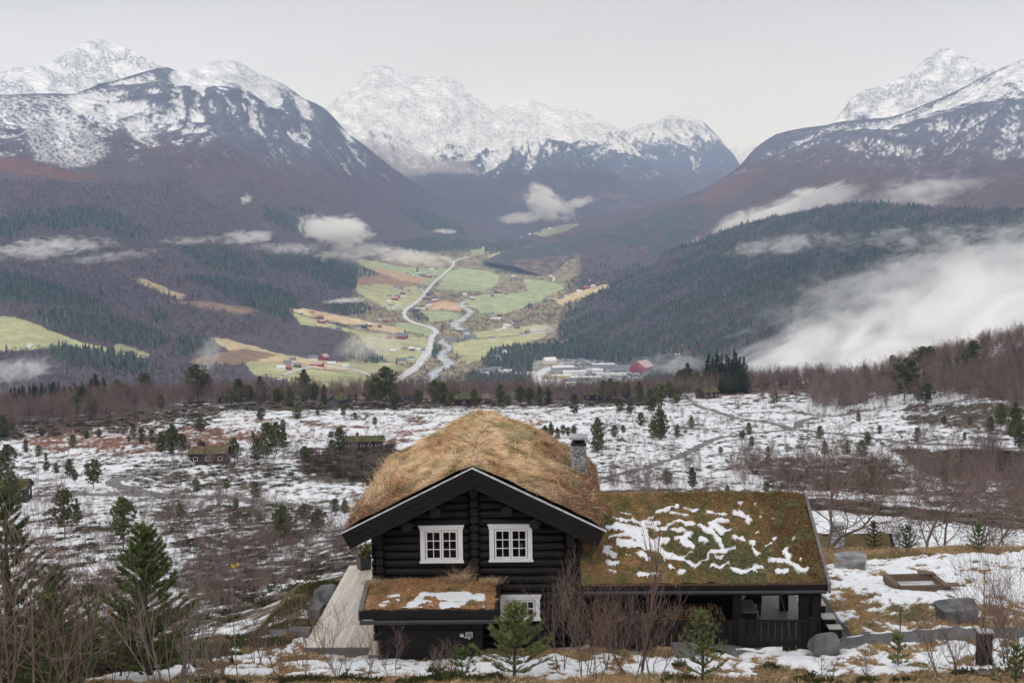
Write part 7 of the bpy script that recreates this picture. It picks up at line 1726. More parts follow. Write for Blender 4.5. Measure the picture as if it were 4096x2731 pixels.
# firewood
r=random.Random(3);LOGS=[]
for k in range(6):
    n=r.choice((3,4,5));P=[((0.062*math.cos(2*math.pi*(i+r.uniform(-.25,.25))/n)*r.uniform(0.8,1.25)),0,0.052*math.sin(2*math.pi*(i+r.uniform(-.25,.25))/n)*r.uniform(0.8,1.25)) for i in range(n)]
    V_,s_,c1,c2=prism(P,(0,0.4,0),0);LOGS.append(mesh_np('firewood_log',V_,[s_,c1,c2],mat_plain('cut_wood',(0.42,0.29,0.165),nscale=3,amt=0.25,rand=0.3) if k == 0 else LOGS[0].materials[0]))
k=0
for row in range(7):
    z=-14.02+row*0.093;x=2.0+(0.05 if row % 2 else 0)
    while x < 5.42 - 0.0*row:
        if not (row >= 5 and x < 2.9+0.25*(row - 5)) and not (row == 6 and math.sin(x*3.1) < -0.3) and not (row >= 3 and x < 2.5):
            o=link('firewood_log',LOGS[r.randrange(6)]);o.location=(x+r.uniform(-.01,.01),46.08+r.uniform(-0.03,0.03),z+r.uniform(-0.012,0.012));o.rotation_euler=(0,r.uniform(0,6.28),0)
            tag(o,'split log in the firewood stack under the wing roof','firewood log','split logs stacked under the wing roof');k += 1
        x += r.uniform(0.10,0.128)
# steps and benches at the right gable
for k,(x0,y0,zt) in enumerate(((8.42,46.6,-13.55),(8.62,45.9,-13.80),(8.72,45.35,-13.97))):
    rk=np.array((x0+0.3,y0+0.2,-14.4));e=empty('block_step',tuple(rk));V,Fc=boxes([(x0,y0,-14.5,x0+0.42,y0+0.75 - 0.15*k,zt - 0.04)]);part('riser',V,Fc,M_TARB,e,root=rk)
    V,Fc=boxes([(x0 - 0.01,y0 - 0.01,zt - 0.04,x0+0.44,y0+0.76 - 0.15*k,zt)]);part('tread',V,Fc,mat_plain('pale_tread',(0.42,0.40,0.36),rough=0.6,nscale=4),e,root=rk)
    tag(e,('highest','middle','lowest')[k]+' of the three black steps with pale treads beside the wing','step','steps beside the wing')
# ------------------------------------------------------------------ trees, thickets and cabins of the plateau
PINES=[conifer_meshes('pine',6.0,11+k,(M_BARKP,M_PINE),'pine' if k % 2 else 'round',dens=1.0,tuft=0.40,tuft_n=9,whorl=0.36,width=(0.34,0.28,0.38,0.25,0.32)[k],base=(0.12,0.2,0.22,0.1,0.28)[k],leaf=0.24) for k in range(5)]
SPRUCES=[conifer_meshes('spruce',10.0,31+k,(M_BARKP,M_SPRUCE),'spruce',dens=1.1,tuft=0.5,tuft_n=6,whorl=0.5,width=(0.15,0.19,0.12)[k],base=0.05,leaf=0.34) for k in range(3)]
BIRCHES=[bare_meshes('birch',6.0,51+k,(M_BARKB,M_TWIG),twig_w=0.011,extra=150,stems=(1,2,3,1,2)[k],levels=3,kids=5,spread=0.5,lean=0.25,upb=0.28,r0=0.055,start=0.22) for k in range(5)]
def place(kind,px,py,hpx,dmin=60,dmax=800,label='tree',group=None,d=None):
    x,y,z=on_ground(px,py,dmin,dmax);h=hpx*KP*y/F
    if kind == 'pine':me=PINES[random.randrange(5)];s=h/6.0
    elif kind == 'spruce':me=SPRUCES[random.randrange(3)];s=h/10.0
    else:me=BIRCHES[random.randrange(5)];s=h/6.2
    return plant({'pine':'pine_tree','spruce':'spruce_tree','birch':'birch_tree'}[kind],me,(x,y,z - 0.1),float(s),label,kind+' tree',group)
# single trees one can point at
NOTABLE=[
 ('small pines by the hairpin road at the left',[(214,1124,66),(160,1100,48),(172,1110,34),(128,1092,30),(105,1085,28)]),
 ('dark pines on the slope left of the young pine',[(150,1238,112),(283,1262,118),(178,1206,46)]),
 ('pines beside the brown turf cabin',[(372,1048,60),(400,1046,72),(420,1050,58),(325,1022,40),(540,1062,62),(515,1058,40),(462,1050,38)]),
 ('pines on the dark knoll behind the roof',[(612,1052,82),(634,1036,66),(590,1060,55),(650,1030,48),(780,1040,56),(762,1048,38),(700,1062,40)]),
 ('slim pines above the birch thicket',[(652,1250,96),(700,1205,52),(730,1230,62),(590,1150,40)]),
 ('pines on the snowfield right of the chimney',[(1374,1040,82),(1410,1006,32),(1432,1000,24),(1518,1010,72),(1500,1004,40),(1555,1006,34)]),
 ('tiny spruces in the row behind the chimney',[(1252,1006,30),(1266,1004,34),(1280,1007,26),(1293,1006,30),(1306,1005,24),(1319,1003,30)]),
 ('round pines at the rim of the snowfield',[(1320,952,46),(1424,958,42),(1446,955,30),(1496,948,56),(1512,942,62),(1555,932,40)]),
 ('pines along the road on the right',[(2008,1112,66),(1980,1062,50),(1720,1000,30),(1945,1052,40),(1780,935,40),(2332,1010,90),(2300,985,60),(2345,1040,70)]),
 ('pines on the right snowfield edge',[(2130,940,62),(2110,930,46),(2076,922,100),(2098,915,52),(2030,902,48),(2048,892,40),(1940,905,38),(1890,908,42)]),
 ('tall pines on the right hillside',[(2212,872,60),(2235,860,72),(2258,868,44),(2120,860,66),(2135,850,58),(1985,852,40),(2050,858,46),(2178,862,42),(2270,776,30),(2162,800,26)]),
 ('pines left of the spruce clump',[(1562,908,60),(1580,905,70),(1600,910,56),(1640,905,62),(1672,906,50),(1540,918,44),(1688,900,40)]),
 ('pines behind the right bend of the snowfield',[(1385,925,50),(1402,922,56),(1418,920,46),(1470,926,50),(1440,924,44),(1240,930,44),(1260,928,38),(1195,935,52),(1165,938,34),(1150,930,48),(1215,928,40)]),
 ('pines around the red cabins',[(455,925,84),(475,920,66),(438,928,48),(548,930,60),(600,925,60),(575,928,44),(700,925,78),(722,932,50),(745,928,44),(640,932,40),(668,934,46)]),
 ('pines right of the red turf cabin',[(886,932,88),(868,930,60),(850,925,54),(905,938,40),(1000,936,62),(960,936,44),(1035,936,40),(1016,930,54),(1090,935,40)]),
 ('pines on the left rim',[(270,925,62),(285,930,50),(335,928,70),(352,932,40),(240,940,48),(310,935,38),(190,950,66),(205,945,52),(225,955,44),(175,968,60),(370,945,42)]),
 ('pines on the far left slope',[(30,1180,100),(-10,1120,90),(18,1100,84),(60,1040,34),(90,1050,30),(8,1010,60)]),
]
for where,L in NOTABLE:
    it=[(px,place('pine',px,py,h*(1.0),group=where)) for px,py,h in L]
    noun=where.split(' ')[0];k=1
    words_=where.split(' ');
    i_=next(i for i,w_ in enumerate(words_) if w_ in ('pines','spruces'));order_labels(it,' '.join(words_[:i_+1]),' '.join(words_[i_+1:]))
for where,(x0,x1,y0,y1),n,hh in (('above the hairpin road',(60,470,985,1060),10,(18,40)),('left of the turf ridge',(560,880,955,1015),9,(18,42)),('right of the stone chimney',(1380,1800,950,1080),9,(16,40)),('by the road fork',(1850,2300,960,1060),11,(18,46)),('below the hairpin road',(380,830,1110,1240),9,(26,56)),('beyond the wing roof',(1500,2300,1100,1150),10,(22,50))):
    rq=random.Random(n+int(x0));it=[]
    for k in range(n):px=x0+(x1 - x0)*(k+rq.random())/n;it.append((px,place('pine',px,rq.uniform(y0,y1),rq.uniform(*hh),group='small pines ' +where)))
    order_labels(it,'small pines',where)
r=random.Random(21)
for where,x0,x1,yb,hh,n in (('in the left clump on the rim',28,140,926,(58,74),19),('in the middle clump on the left rim',142,200,922,(52,66),8),('in the right clump on the left rim',204,245,920,(58,76),8),('in the tall clump behind the snowfield',1622,1712,900,(70,96),20)):
    it=[]
    for k in range(n):
        px=x0+(x1 - x0)*(k+r.random())/n;it.append((px,place('spruce',px,yb+r.uniform(-6,6),r.uniform(*hh),dmin=450,group='dark spruces ' +where)))
    order_labels(it,'dark spruces',where)
# nearer single birches, largest in view first
BZ=[
 ('in the thicket below the hairpin road',[(365,1150),(500,1140),(700,1170),(720,1240),(600,1290),(430,1300),(370,1240)],50,(34,72)),
 ('on the slope below the terrace',[(440,1330),(560,1280),(700,1230),(800,1230),(800,1300),(700,1330),(560,1400),(440,1450)],64,(36,84)),
 ('in the hollow behind the young pine',[(60,1300),(250,1280),(440,1330),(440,1450),(300,1500),(60,1480)],34,(60,110)),
 ('in the thicket beyond the wing roof',[(1700,1070),(1840,1060),(1960,1070),(2060,1110),(2000,1150),(1800,1140),(1640,1120)],40,(34,70)),
 ('on the dark bank at the right edge',[(2060,1060),(2400,1060),(2400,1200),(2200,1190),(2080,1150)],50,(40,90)),
 ('on the snowfield behind the chimney',[(1370,1110),(1560,1080),(1640,1100),(1500,1150),(1380,1150)],16,(35,62)),
]
for where,poly,n,hh in BZ:
    P=np.array(poly,float);lo,hi=P.min(0),P.max(0);c=0
    while c < n:
        px,py=r.uniform(lo[0],hi[0]),r.uniform(lo[1],hi[1])
        if poly_mask(np.array([[px]]),np.array([[py]]),poly,1)[0,0] < 0.5:continue
        place('birch',px,py,r.uniform(*hh),label='leafless birch ' +where,group='leafless birches ' +where);c += 1
# the rest of the birch wood as one mass
def merge_copies(name,protos,P,S,mat,seed,kind='stuff',label=None,tint=None):
    r=np.random.default_rng(seed);n=len(P);which=r.integers(0,len(protos),n);Vs=[];Fs=[];Cs=[];k=0
    for q,(V,Fc,cc) in enumerate(protos):
        ix=np.where(which == q)[0]
        if not len(ix):continue
        a=r.random(len(ix))*6.283;c,s=np.cos(a),np.sin(a);W=V[None]*S[ix,None,None]
        X=W[...,0]*c[:,None] - W[...,1]*s[:,None]+P[ix,0:1];Y=W[...,0]*s[:,None]+W[...,1]*c[:,None]+P[ix,1:2];Z=W[...,2]+P[ix,2:3]
        Vs.append(np.stack([X,Y,Z],-1).reshape(-1,3));Fs.append((Fc[None]+(np.arange(len(ix))*len(V))[:,None,None]).reshape(-1,Fc.shape[1])+k);k += len(ix)*len(V)
        t=(1+0.22*r.normal(size=(len(ix),1,1))).clip(0.5,1.6);Cs.append((cc[None]*t).reshape(-1,3))
    o=link(name,mesh_np(name,np.concatenate(Vs),Fs,mat,attrs={'col':np.concatenate(Cs)}));tag(o,label,kind=kind);return o
def lowbirch(seed,H=6.0):
    r=np.random.default_rng(seed);S=bare_tree(H,seed,stems=1+seed % 2,levels=2,kids=6,spread=0.45,upb=0.3,lean=0.15,r0=0.05)
    P0=np.array([s[0] for s in S]);P1=np.array([s[1] for s in S]);W=np.array([s[2] for s in S]);LV=np.array([s[4] for s in S])
    ix=r.choice(np.where(LV == 2)[0],70);f=r.random((70,1));p=P0[ix]*(1 - f)+P1[ix]*f;d=r.normal(size=(70,3))+[0,0,.4];d /= np.linalg.norm(d,axis=1,keepdims=True)
    P0=np.concatenate([P0,p]);P1=np.concatenate([P1,p+d*0.5]);W=np.concatenate([np.maximum(W,0.022),np.full(70,0.028)]);col=np.concatenate([np.where((LV == 0)[:,None],[[0.30,0.26,0.24]],[[0.175,0.125,0.112]]),np.tile([[0.185,0.13,0.115]],(70,1))])
    V,Fc=sliver_mesh(P0,P1,W,r);return V,Fc,np.repeat(col,3,0)
LB=[lowbirch(70+k) for k in range(6)]
def scatter(zones,rr):
    P=[];S=[]
    for poly,n,(h0,h1),dmin in zones:
        Q=np.array(poly,float);lo,hi=Q.min(0),Q.max(0);c=0;t=0
        while c < n and t < n*12:
            m=n*2;px=rr.uniform(lo[0],hi[0],m);py=rr.uniform(lo[1],hi[1],m);ok=poly_mask(px[None],py[None],poly,1)[0] > 0.5;t += m
            for a,b in zip(px[ok],py[ok]):
                if c >= n:break
                x,y,z=on_ground(a,b,dmin)
                if y > 1000:continue
                P.append((x,y,z - 0.1));S.append(rr.uniform(h0,h1));c += 1
    return np.array(P),np.array(S)
rr=np.random.default_rng(61)
def world_strip(n,px0,px1,d0,d1,h0,h1):
    px=rr.uniform(px0,px1,n);d=rr.uniform(d0,d1,n);x=np.array([atp(a,930,b)[0] for a,b in zip(px,d)]);y=d;z=gz(x,y);return np.stack([x,y,z - 0.2],1),rr.uniform(h0,h1,n)
A=[scatter([([(-60,900),(250,910),(430,935),(380,960),(200,985),(-60,1000)],620,(4,8.5),200),
              ([(1700,905),(1900,898),(2000,905),(1990,945),(1900,955),(1760,945)],70,(5,9),200),
              ([(2060,900),(2352,860),(2400,860),(2400,960),(2250,950),(2150,920)],260,(5,9),200),
              ([(1480,985),(1700,965),(2300,1030),(2300,1060),(1900,1030),(1500,1010)],70,(2,4.5),200),([(1360,960),(1800,910),(2300,940),(2300,1010),(1800,970),(1360,1100)],190,(1.5,4.5),200),
              ([(1650,1060),(1900,1050),(2100,1090),(2060,1140),(1700,1130)],120,(2.5,5.5),150),
              ([(1380,1125),(1900,1145),(2400,1200),(2400,1225),(1900,1170),(1380,1150)],190,(2,4.5),120),
              ([(2060,1040),(2400,1035),(2400,1200),(2100,1150)],170,(3,6),130),
              ([(300,1020),(700,1000),(900,1020),(900,1110),(600,1110),(300,1060)],170,(2.5,5),150),
              ([(60,1130),(360,1150),(380,1280),(60,1290)],120,(2,4),100),
              ([(360,1140),(850,1160),(850,1260),(430,1320),(360,1240)],170,(1.6,3.6),90),
              ([(430,1290),(800,1230),(800,1310),(440,1450)],110,(1.2,2.6),60),
              ([(-60,1290),(430,1330),(440,1500),(-60,1540)],130,(1.4,3.0),50)],rr),
     world_strip(2100,100,1640,590,770,5,10),world_strip(420,1640,1900,640,760,5,9),world_strip(1700,1860,2480,470,680,4.5,9),world_strip(500,-80,300,540,680,5,9)]
P=np.concatenate([a[0] for a in A]);S=np.concatenate([a[1] for a in A])
merge_copies('birch_woods',LB,P,S/6.0,M_FOR,63,label='leafless brown birch woods and thickets of the plateau')
# low juniper, heather and willow clumps
def shrub(seed,n=60,flat=0.5):
    r=np.random.default_rng(seed);c=r.normal(size=(n,3))*[0.45,0.45,0.16];c[:,2]=np.abs(c[:,2])+0.05;V,Fc=tufts(c,0.28,r,2);t=r.uniform(0.5,1.4,(n*2,1))
    base=np.array([[0.050,0.058,0.026]]) if seed % 2 else np.array([[0.085,0.055,0.042]]);return V,Fc,np.repeat(base*t,3,0)
SH=[shrub(80+k) for k in range(6)]
A=[scatter([([(-60,930),(500,945),(500,990),(-60,1010)],500,(.8,1.8),200),([(690,1035),(900,1020),(930,1090),(860,1112),(700,1090)],420,(.7,1.6),150),
              ([(240,1060),(700,1060),(700,1120),(300,1120)],260,(.5,1.3),150),([(360,1165),(700,1160),(720,1230),(640,1270),(430,1280),(365,1220)],300,(.5,1.2),100),
              ([(60,1170),(330,1190),(430,1330),(300,1400),(60,1340)],200,(.6,1.4),90),([(430,1290),(800,1220),(820,1300),(440,1470)],220,(.5,1.2),60),
              ([(1700,1055),(1960,1055),(2110,1095),(2060,1140),(1760,1120)],360,(.6,1.5),150),([(1380,1130),(1900,1150),(2400,1205),(2400,1225),(1900,1172),(1380,1148)],420,(.5,1.2),120),
              ([(2060,1035),(2400,1040),(2400,1110),(2120,1090)],420,(.7,1.6),130),([(2100,1100),(2400,1110),(2400,1200),(2120,1160)],220,(.5,1.2),110),([(1600,890),(2352,790),(2400,930),(2200,905),(1650,935)],500,(.8,2),250),
              ([(420,915),(1600,910),(1600,932),(420,945)],500,(.8,2),300),([(0,960),(900,960),(900,1060),(0,1080)],420,(.4,1.0),200),([(1360,940),(2000,930),(2300,1000),(1900,1040),(1360,1120)],650,(.4,1.1),150),([(900,935),(1500,935),(1500,1080),(1350,1100),(900,1000)],260,(.4,1.0),200),
              ([(-60,1400),(440,1400),(440,1520),(-60,1600)],300,(.5,1.2),36)],rr)]
merge_copies('juniper_scrub',SH,A[0][0],A[0][1],M_FOR,65,label='low juniper and heather scrub on the plateau')
# --- cabins of the plateau
M_TURFP=mat_plain('old_turf',(0.115,0.085,0.04),nscale=0.9,amt=0.5,rough=0.95,bump=0.2);M_TURFG=mat_plain('mossy_turf',(0.085,0.08,0.03),nscale=0.9,amt=0.5,rough=0.95,bump=0.2)
CW={'red':(0.13,0.020,0.022),'brown':(0.075,0.042,0.032),'black':(0.018,0.016,0.016),'grey':(0.10,0.11,0.12),'wine':(0.06,0.016,0.02)}
CWM={k:mat_plain('cabin_wall_' +k,c,nscale=2,amt=0.2,rough=0.8,stretch=(0.3,0.3,5)) for k,c in CW.items()}
def small_cabin(px,py,l,w_,h,rh,wall,roof_m,rz,label,dmin=120,win=3,chim=True,name='turf_cabin',cat='cabin',loc=None):
    x,y,z=loc if loc else on_ground(px,py,dmin);(V,Fs),(RV,RFs)=gable(w_,l,h,rh,0.5,0.35);e=empty(name,(x,y,z),rz=math.radians(rz))
    link('wall',mesh_np('wall',V,Fs,CWM[wall]),e)
    rr_=np.random.default_rng(int(abs(px)));k=24;xs=np.linspace(-l/2 - .5,l/2+.5,k*2);ys=np.linspace(-w_/2 - .5,w_/2+.5,k);X,Y=np.meshgrid(xs,ys)
    Z=h+rh - np.abs(Y)*rh/(w_/2)+0.42+0.22*fbm(X/1.2+px,Y/1.2,3,9);Z -= 0.15*(1 - sstep(0,.5,np.minimum(np.minimum(X - xs[0],xs[-1] - X),np.minimum(Y - ys[0],ys[-1] - Y))))
    ro=link('roof',mesh_np('roof',RV,RFs,CWM['black']),e);link('turf',mesh_np('turf',np.stack([X.ravel(),Y.ravel(),Z.ravel()],1),grid_faces(*X.shape),roof_m,smooth=True),ro)
    if chim:V,Fc=boxes([(-l*0.15 - .3,-.3,h+rh - .5,-l*0.15+.3,.3,h+rh+1.3)]);link('chimney',mesh_np('chimney',V,Fc,CWM['black']),e)
    for q in range(win):
        xc=-l/2+l*(q+.5)/win;V,Fc=boxes([(xc - .55,-w_/2 - .06,h*.38,xc+.55,-w_/2+.03,h*.80)]);wi=link('window',mesh_np('window',V,Fc,M_WHITE),e)
        V,Fc=boxes([(xc - .42,-w_/2 - .08,h*.43,xc+.42,-w_/2 - .061,h*.75)]);link('pane',mesh_np('pane',V,Fc,M_GLASSD),wi)
    V,Fc=boxes([(l/2 - .03,-.5,h*.45,l/2+.05,.5,h*.85)]);link('window',mesh_np('window',V,Fc,M_WHITE),e)
    tag(e,label,cat);return e
small_cabin(790,912,11,7,3.0,2.4,'red',M_TURFP,15,'bright red turf-roofed cabin on the rim above the pale road',win=3)
small_cabin(778,932,7,5,2.2,1.6,'grey',M_TURFG,60,'grey shed with mossy roof below the red cabin',win=0,chim=False,name='shed',cat='shed')
small_cabin(925,915,9,7,2.6,2.0,'black',M_TURFG,50,'black cabin with mossy roof between the pines right of the red cabin')
small_cabin(1065,930,14,7,2.6,1.8,'wine',M_TURFG,5,'long dark wine-red cabin with mossy roof behind the turf ridge')
small_cabin(630,900,13,7,3.0,2.0,'red',M_TURFG,-8,'dark red cabin with black chimney among the rim pines')
small_cabin(525,915,9,6,2.8,2.0,'wine',M_TURFG,20,'wine-red cabin half hidden behind bare birches')
small_cabin(200,915,9,8,3.0,3.2,'brown',M_TURFP,80,'brown gabled cabin with a straw roof among the left birches')
small_cabin(483,1062,9.5,6,2.6,1.4,'brown',M_TURFP,4,'brown log cabin with yellow turf roof beside the parked car')
small_cabin(835,1028,11,6,2.0,1.1,'brown',M_TURFG,2,'low dark cabin with a row of windows left of the big turf roof',win=5)
small_cabin(1745,888,13,7,2.6,1.6,'wine',M_TURFP,4,'wine-red cabin with turf roof right of the spruce clump')
small_cabin(1815,886,9,7,2.6,2.0,'wine',M_TURFP,25,'second wine-red cabin farther right of the spruce clump')
small_cabin(1370,918,12,7,2.4,1.6,'black',M_TURFG,0,'black cabin in the pines at the rim of the snowfield')
small_cabin(1625,915,8,6,2.6,1.8,'brown',M_TURFG,30,'brown cabin behind the round pines left of the spruce clump')
small_cabin(1960,928,9,6,2.6,1.6,'wine',M_TURFG,10,'wine-red cabin hidden in the birch grove on the right')
small_cabin(18,1150,9,6,2.6,1.6,'black',M_TURFG,10,'black cabin with white windows at the left edge')
# the parked car
cx_,cy_,cz_=on_ground(428,1074,120);car=empty('parked_car',(cx_,cy_,cz_+0.15),rz=0.1)
prof=[(-2.1,0.35),(-2.15,0.75),(-1.95,0.95),(-1.3,1.02),(-0.75,1.42),(0.75,1.46),(1.55,1.05),(2.05,0.9),(2.15,0.6),(2.1,0.35)]
M_CAR=mat_plain('silver_car_paint',(0.40,0.41,0.42),rough=0.35,metallic=0.3)
P_=[(a,-0.85,b) for a,b in prof];V_,s_,c1,c2=prism(P_,(0,1.7,0),0);link('body',mesh_np('body',V_,[s_,c1,c2],M_CAR),car)
V_,s_,c1,c2=prism([(-1.15,-0.865,1.02),(-0.7,-0.865,1.36),(0.7,-0.865,1.38),(1.35,-0.865,1.05)],(0,1.73,0),0);link('side_windows',mesh_np('side_windows',V_,[s_,c1,c2],M_GLASSD),car)
for a in (-1.35,1.35):
    for b in (-0.88,0.68):V,Fs=cyl((a,b,0.32),(a,b+0.2,0.32),0.33,14);link('wheel',mesh_np('wheel',V,Fs,M_METAL),car)
tag(car,'silver car parked on the gravel beside the brown log cabin','car')
# turf-roofed house just below the crest, its stone chimney showing
hc=small_cabin(1965,1262,3.6,6,2.2,2.0,'black',M_TURFP,0,'house below the crest with only its turf roof and stone chimney showing',win=0,chim=False,loc=(14.35,70.5,-21.4))
V,Fc=rough_box(-0.95,-1.6,3.0,-0.4,-0.95,5.3,0,0.03,9);st_=link('chimney',mesh_np('chimney',V,Fc,M_STONE),hc)
V,Fc=boxes([(-1.03,-1.68,5.301,-0.32,-0.87,5.38)]);link('cap',mesh_np('cap',V,Fc,M_SLATE),st_)
# ------------------------------------------------------------------ foreground
M_PINEN=mat_needles('young_pine_needles',(1,1,1),0.0)
def near_pine(name,H,W,seed,col,label,loc,shape=0.0,dens=1.0,base=0.06,needle=0.06,up=0.55,shoots=1.0,whorl=0.30,open_=0.0):
    r=np.random.default_rng(seed);P0=[];P1=[];R0=[];R1=[];LV=[];SH_=[]
    def tk(z):f=z/H;return np.array([0.05*math.sin(f*3+seed)*H*0.3,0.04*math.cos(f*2.5+seed)*H*0.3,z])
    for i in range(10):a,b=H*i/10,H*(i+1)/10;P0.append(tk(a));P1.append(tk(b));R0.append(0.022*H*(1 - a/H)+.006);R1.append(0.022*H*(1 - b/H)+.005);LV.append(0)
    P0[0]=P0[0]+[0,0,-0.5];z=H*base
    while z < H*0.93:
        f=(z/H - base)/(1 - base);prof_=(1 - f) ** 0.9 if shape == 0 else math.sin(math.pi*(0.15+0.85*f)) ** 0.75
        nb=int(r.integers(4,7));a0=r.random()*6.28
        for k in range(nb):
            if r.random() < open_:continue
            az=a0+6.283*k/nb+r.normal()*0.2;L_=W*prof_*r.uniform(0.7,1.12)+0.10;el=0.10+up*(0.35+0.65*f)
            o=tk(z);p=o;n=4
            for i in range(n):
                e_=el+0.35*(i/n) ** 1.5;d=np.array([math.cos(az)*math.cos(e_),math.sin(az)*math.cos(e_),math.sin(e_)])+r.normal(size=3)*0.07
                q=p+d*L_/n;rad=0.010*H ** 0.5*(1 - f*.5);P0.append(p);P1.append(q);R0.append(rad*(1 - .8*i/n));R1.append(rad*(1 - .8*(i+1)/n));LV.append(1)
                m_=max(1,int(L_/n/0.085*shoots)) if i > 0 or L_ < 0.5 else 1
                for _ in range(m_):
                    t=r.random();b_=p+(q - p)*t;sd=np.array([-math.sin(az),math.cos(az),0])*r.choice([-1,1])*r.uniform(0.3,1.0)+d*r.uniform(0.5,1.1)+np.array([0,0,r.uniform(0.1,0.75)])
                    sd /= np.linalg.norm(sd);l_=r.uniform(0.10,0.24)*(0.7+0.4*(L_ > .5))*(1 - .25*f);e2=b_+sd*l_;P0.append(b_);P1.append(e2);R0.append(.005);R1.append(.003);LV.append(2);SH_.append((b_,e2))
                p=q
            SH_.append((P0[-1],p+(p - P0[-1])*0.6));SH_.append((p,p+d*0.12))
        z += whorl*(1 - 0.35*f)*r.uniform(0.85,1.15)
    top=tk(H);SH_.append((tk(H*.88),top));SH_.append((tk(H*.94),top+[0,0,0.05]))
    for k in range(5):a=k*1.256;SH_.append((tk(H*.93),tk(H*.93)+np.array([math.cos(a)*.12,math.sin(a)*.12,.22])*(H/3) ** .5))
    P0,P1,R0,R1,LV=map(np.array,(P0,P1,R0,R1,LV))
    A=np.array([s[0] for s in SH_]);B=np.array([s[1] for s in SH_]);nn_=int(34*dens);n=len(A);D=B - A;Dl=np.linalg.norm(D,axis=1,keepdims=True);Dn=D/(Dl+1e-9)
    t=r.random((n,nn_,1));base_=A[:,None]+D[:,None]*t;q=r.normal(size=(n,nn_,3));q=q - (q*Dn[:,None]).sum(2,keepdims=True)*Dn[:,None];q /= np.linalg.norm(q,axis=2,keepdims=True)
    nd=Dn[:,None]*0.75+q;nd /= np.linalg.norm(nd,axis=2,keepdims=True);tip=base_+nd*needle*r.uniform(0.7,1.2,(n,nn_,1))
    V2,F2=sliver_mesh(base_.reshape(-1,3),tip.reshape(-1,3),0.0062,r)
    sh=np.repeat((1+0.22*r.normal(size=(n,1))).clip(.5,1.5),nn_,0);nc=np.repeat(np.array([col])*sh*r.uniform(0.7,1.3,(n*nn_,1)),3,0)
    V,Fc=seg_mesh(P0[LV < 2],P1[LV < 2],R0[LV < 2],R1[LV < 2],5);t0=LV == 0
    Vt,Ft=seg_mesh(P0[t0],P1[t0],R0[t0],R1[t0],7);tm=mesh_np('trunk',Vt,Ft,M_BARKP,smooth=True)
    b1=LV > 0;Vb,Fb=seg_mesh(P0[b1],P1[b1],R0[b1],R1[b1],4);bm_=mesh_np('branches',Vb,Fb,M_BARKP);nm_=mesh_np('needles',V2,F2,M_PINEN,attrs={'col':nc})
    e=empty('young_pine',loc);link('trunk',tm,e);br=link('branches',bm_,e);link('needles',nm_,br);tag(e,label,'pine tree');return e
def gl_at(px,d):
    x=float(atp(px,1500,d)[0]);return (x,d,float(gz(np.array([x]),np.array([d]))[0]))
G_D=(0.060,0.088,0.026);G_M=(0.090,0.130,0.036);G_L=(0.165,0.20,0.07)
near_pine('p',4.45,1.8,3,(0.115,0.155,0.045),'full dark-green young pine, the largest tree in front on the left',gl_at(345,38.5),needle=0.085,shoots=3.6,dens=0.9,base=0.03,whorl=0.22)
near_pine('p',2.15,1.2,5,(0.19,0.22,0.085),'pale green bushy pine in front of the lower cabin window',gl_at(1183,38.6),shape=0,base=0.1,needle=0.07,shoots=2.0,up=0.55,whorl=0.17)
near_pine('p',1.9,0.8,7,G_L,'small sparse pine with upright shoots in front of the railing',gl_at(1612,37.2),shoots=1.5,up=0.8,whorl=0.24,base=0.08)
near_pine('p',5.6,1.7,9,G_D,'big dark pine filling the left edge of the view',gl_at(35,34),needle=0.09,shoots=2.6,whorl=0.28)
near_pine('p',3.4,1.3,10,G_D,'broad pine between the left edge pine and the large young pine',gl_at(130,36),needle=0.09,shoots=2.2,whorl=0.28)
near_pine('p',3.6,1.1,11,G_D,'slender pine in the hollow left of the large young pine',gl_at(205,47),needle=0.085,shoots=1.6,whorl=0.32,open_=0.15)
near_pine('p',3.2,1.1,13,G_D,'low dark pine at the bottom left corner',gl_at(110,32),needle=0.085,shoots=1.8)
near_pine('p',1.15,0.35,15,G_M,'waist-high pine on the grassy crest behind the snow frame',gl_at(2243,62),shoots=0.9,whorl=0.2)
near_pine('p',1.05,0.4,17,G_M,'tiny bushy pine on the crest beside the turf roof below',gl_at(2080,62.5),shoots=1.1,whorl=0.18)
near_pine('p',1.2,0.28,19,G_D,'narrow dark pine tip behind the crest by the boulder',gl_at(2004,63),shoots=1.1,whorl=0.18)
near_pine('p',0.85,0.28,21,G_L,'knee-high pine seedling beside the drive',gl_at(2062,40.5),shoots=0.6,whorl=0.2)
near_pine('p',1.1,0.6,23,G_M,'small pine at the bottom right corner',gl_at(2335,36.5),shoots=1.0,whorl=0.2)
near_pine('p',0.9,0.42,25,G_M,'low pine shoot left of the bushy pine',gl_at(1060,36.5),shoots=0.8,whorl=0.2)
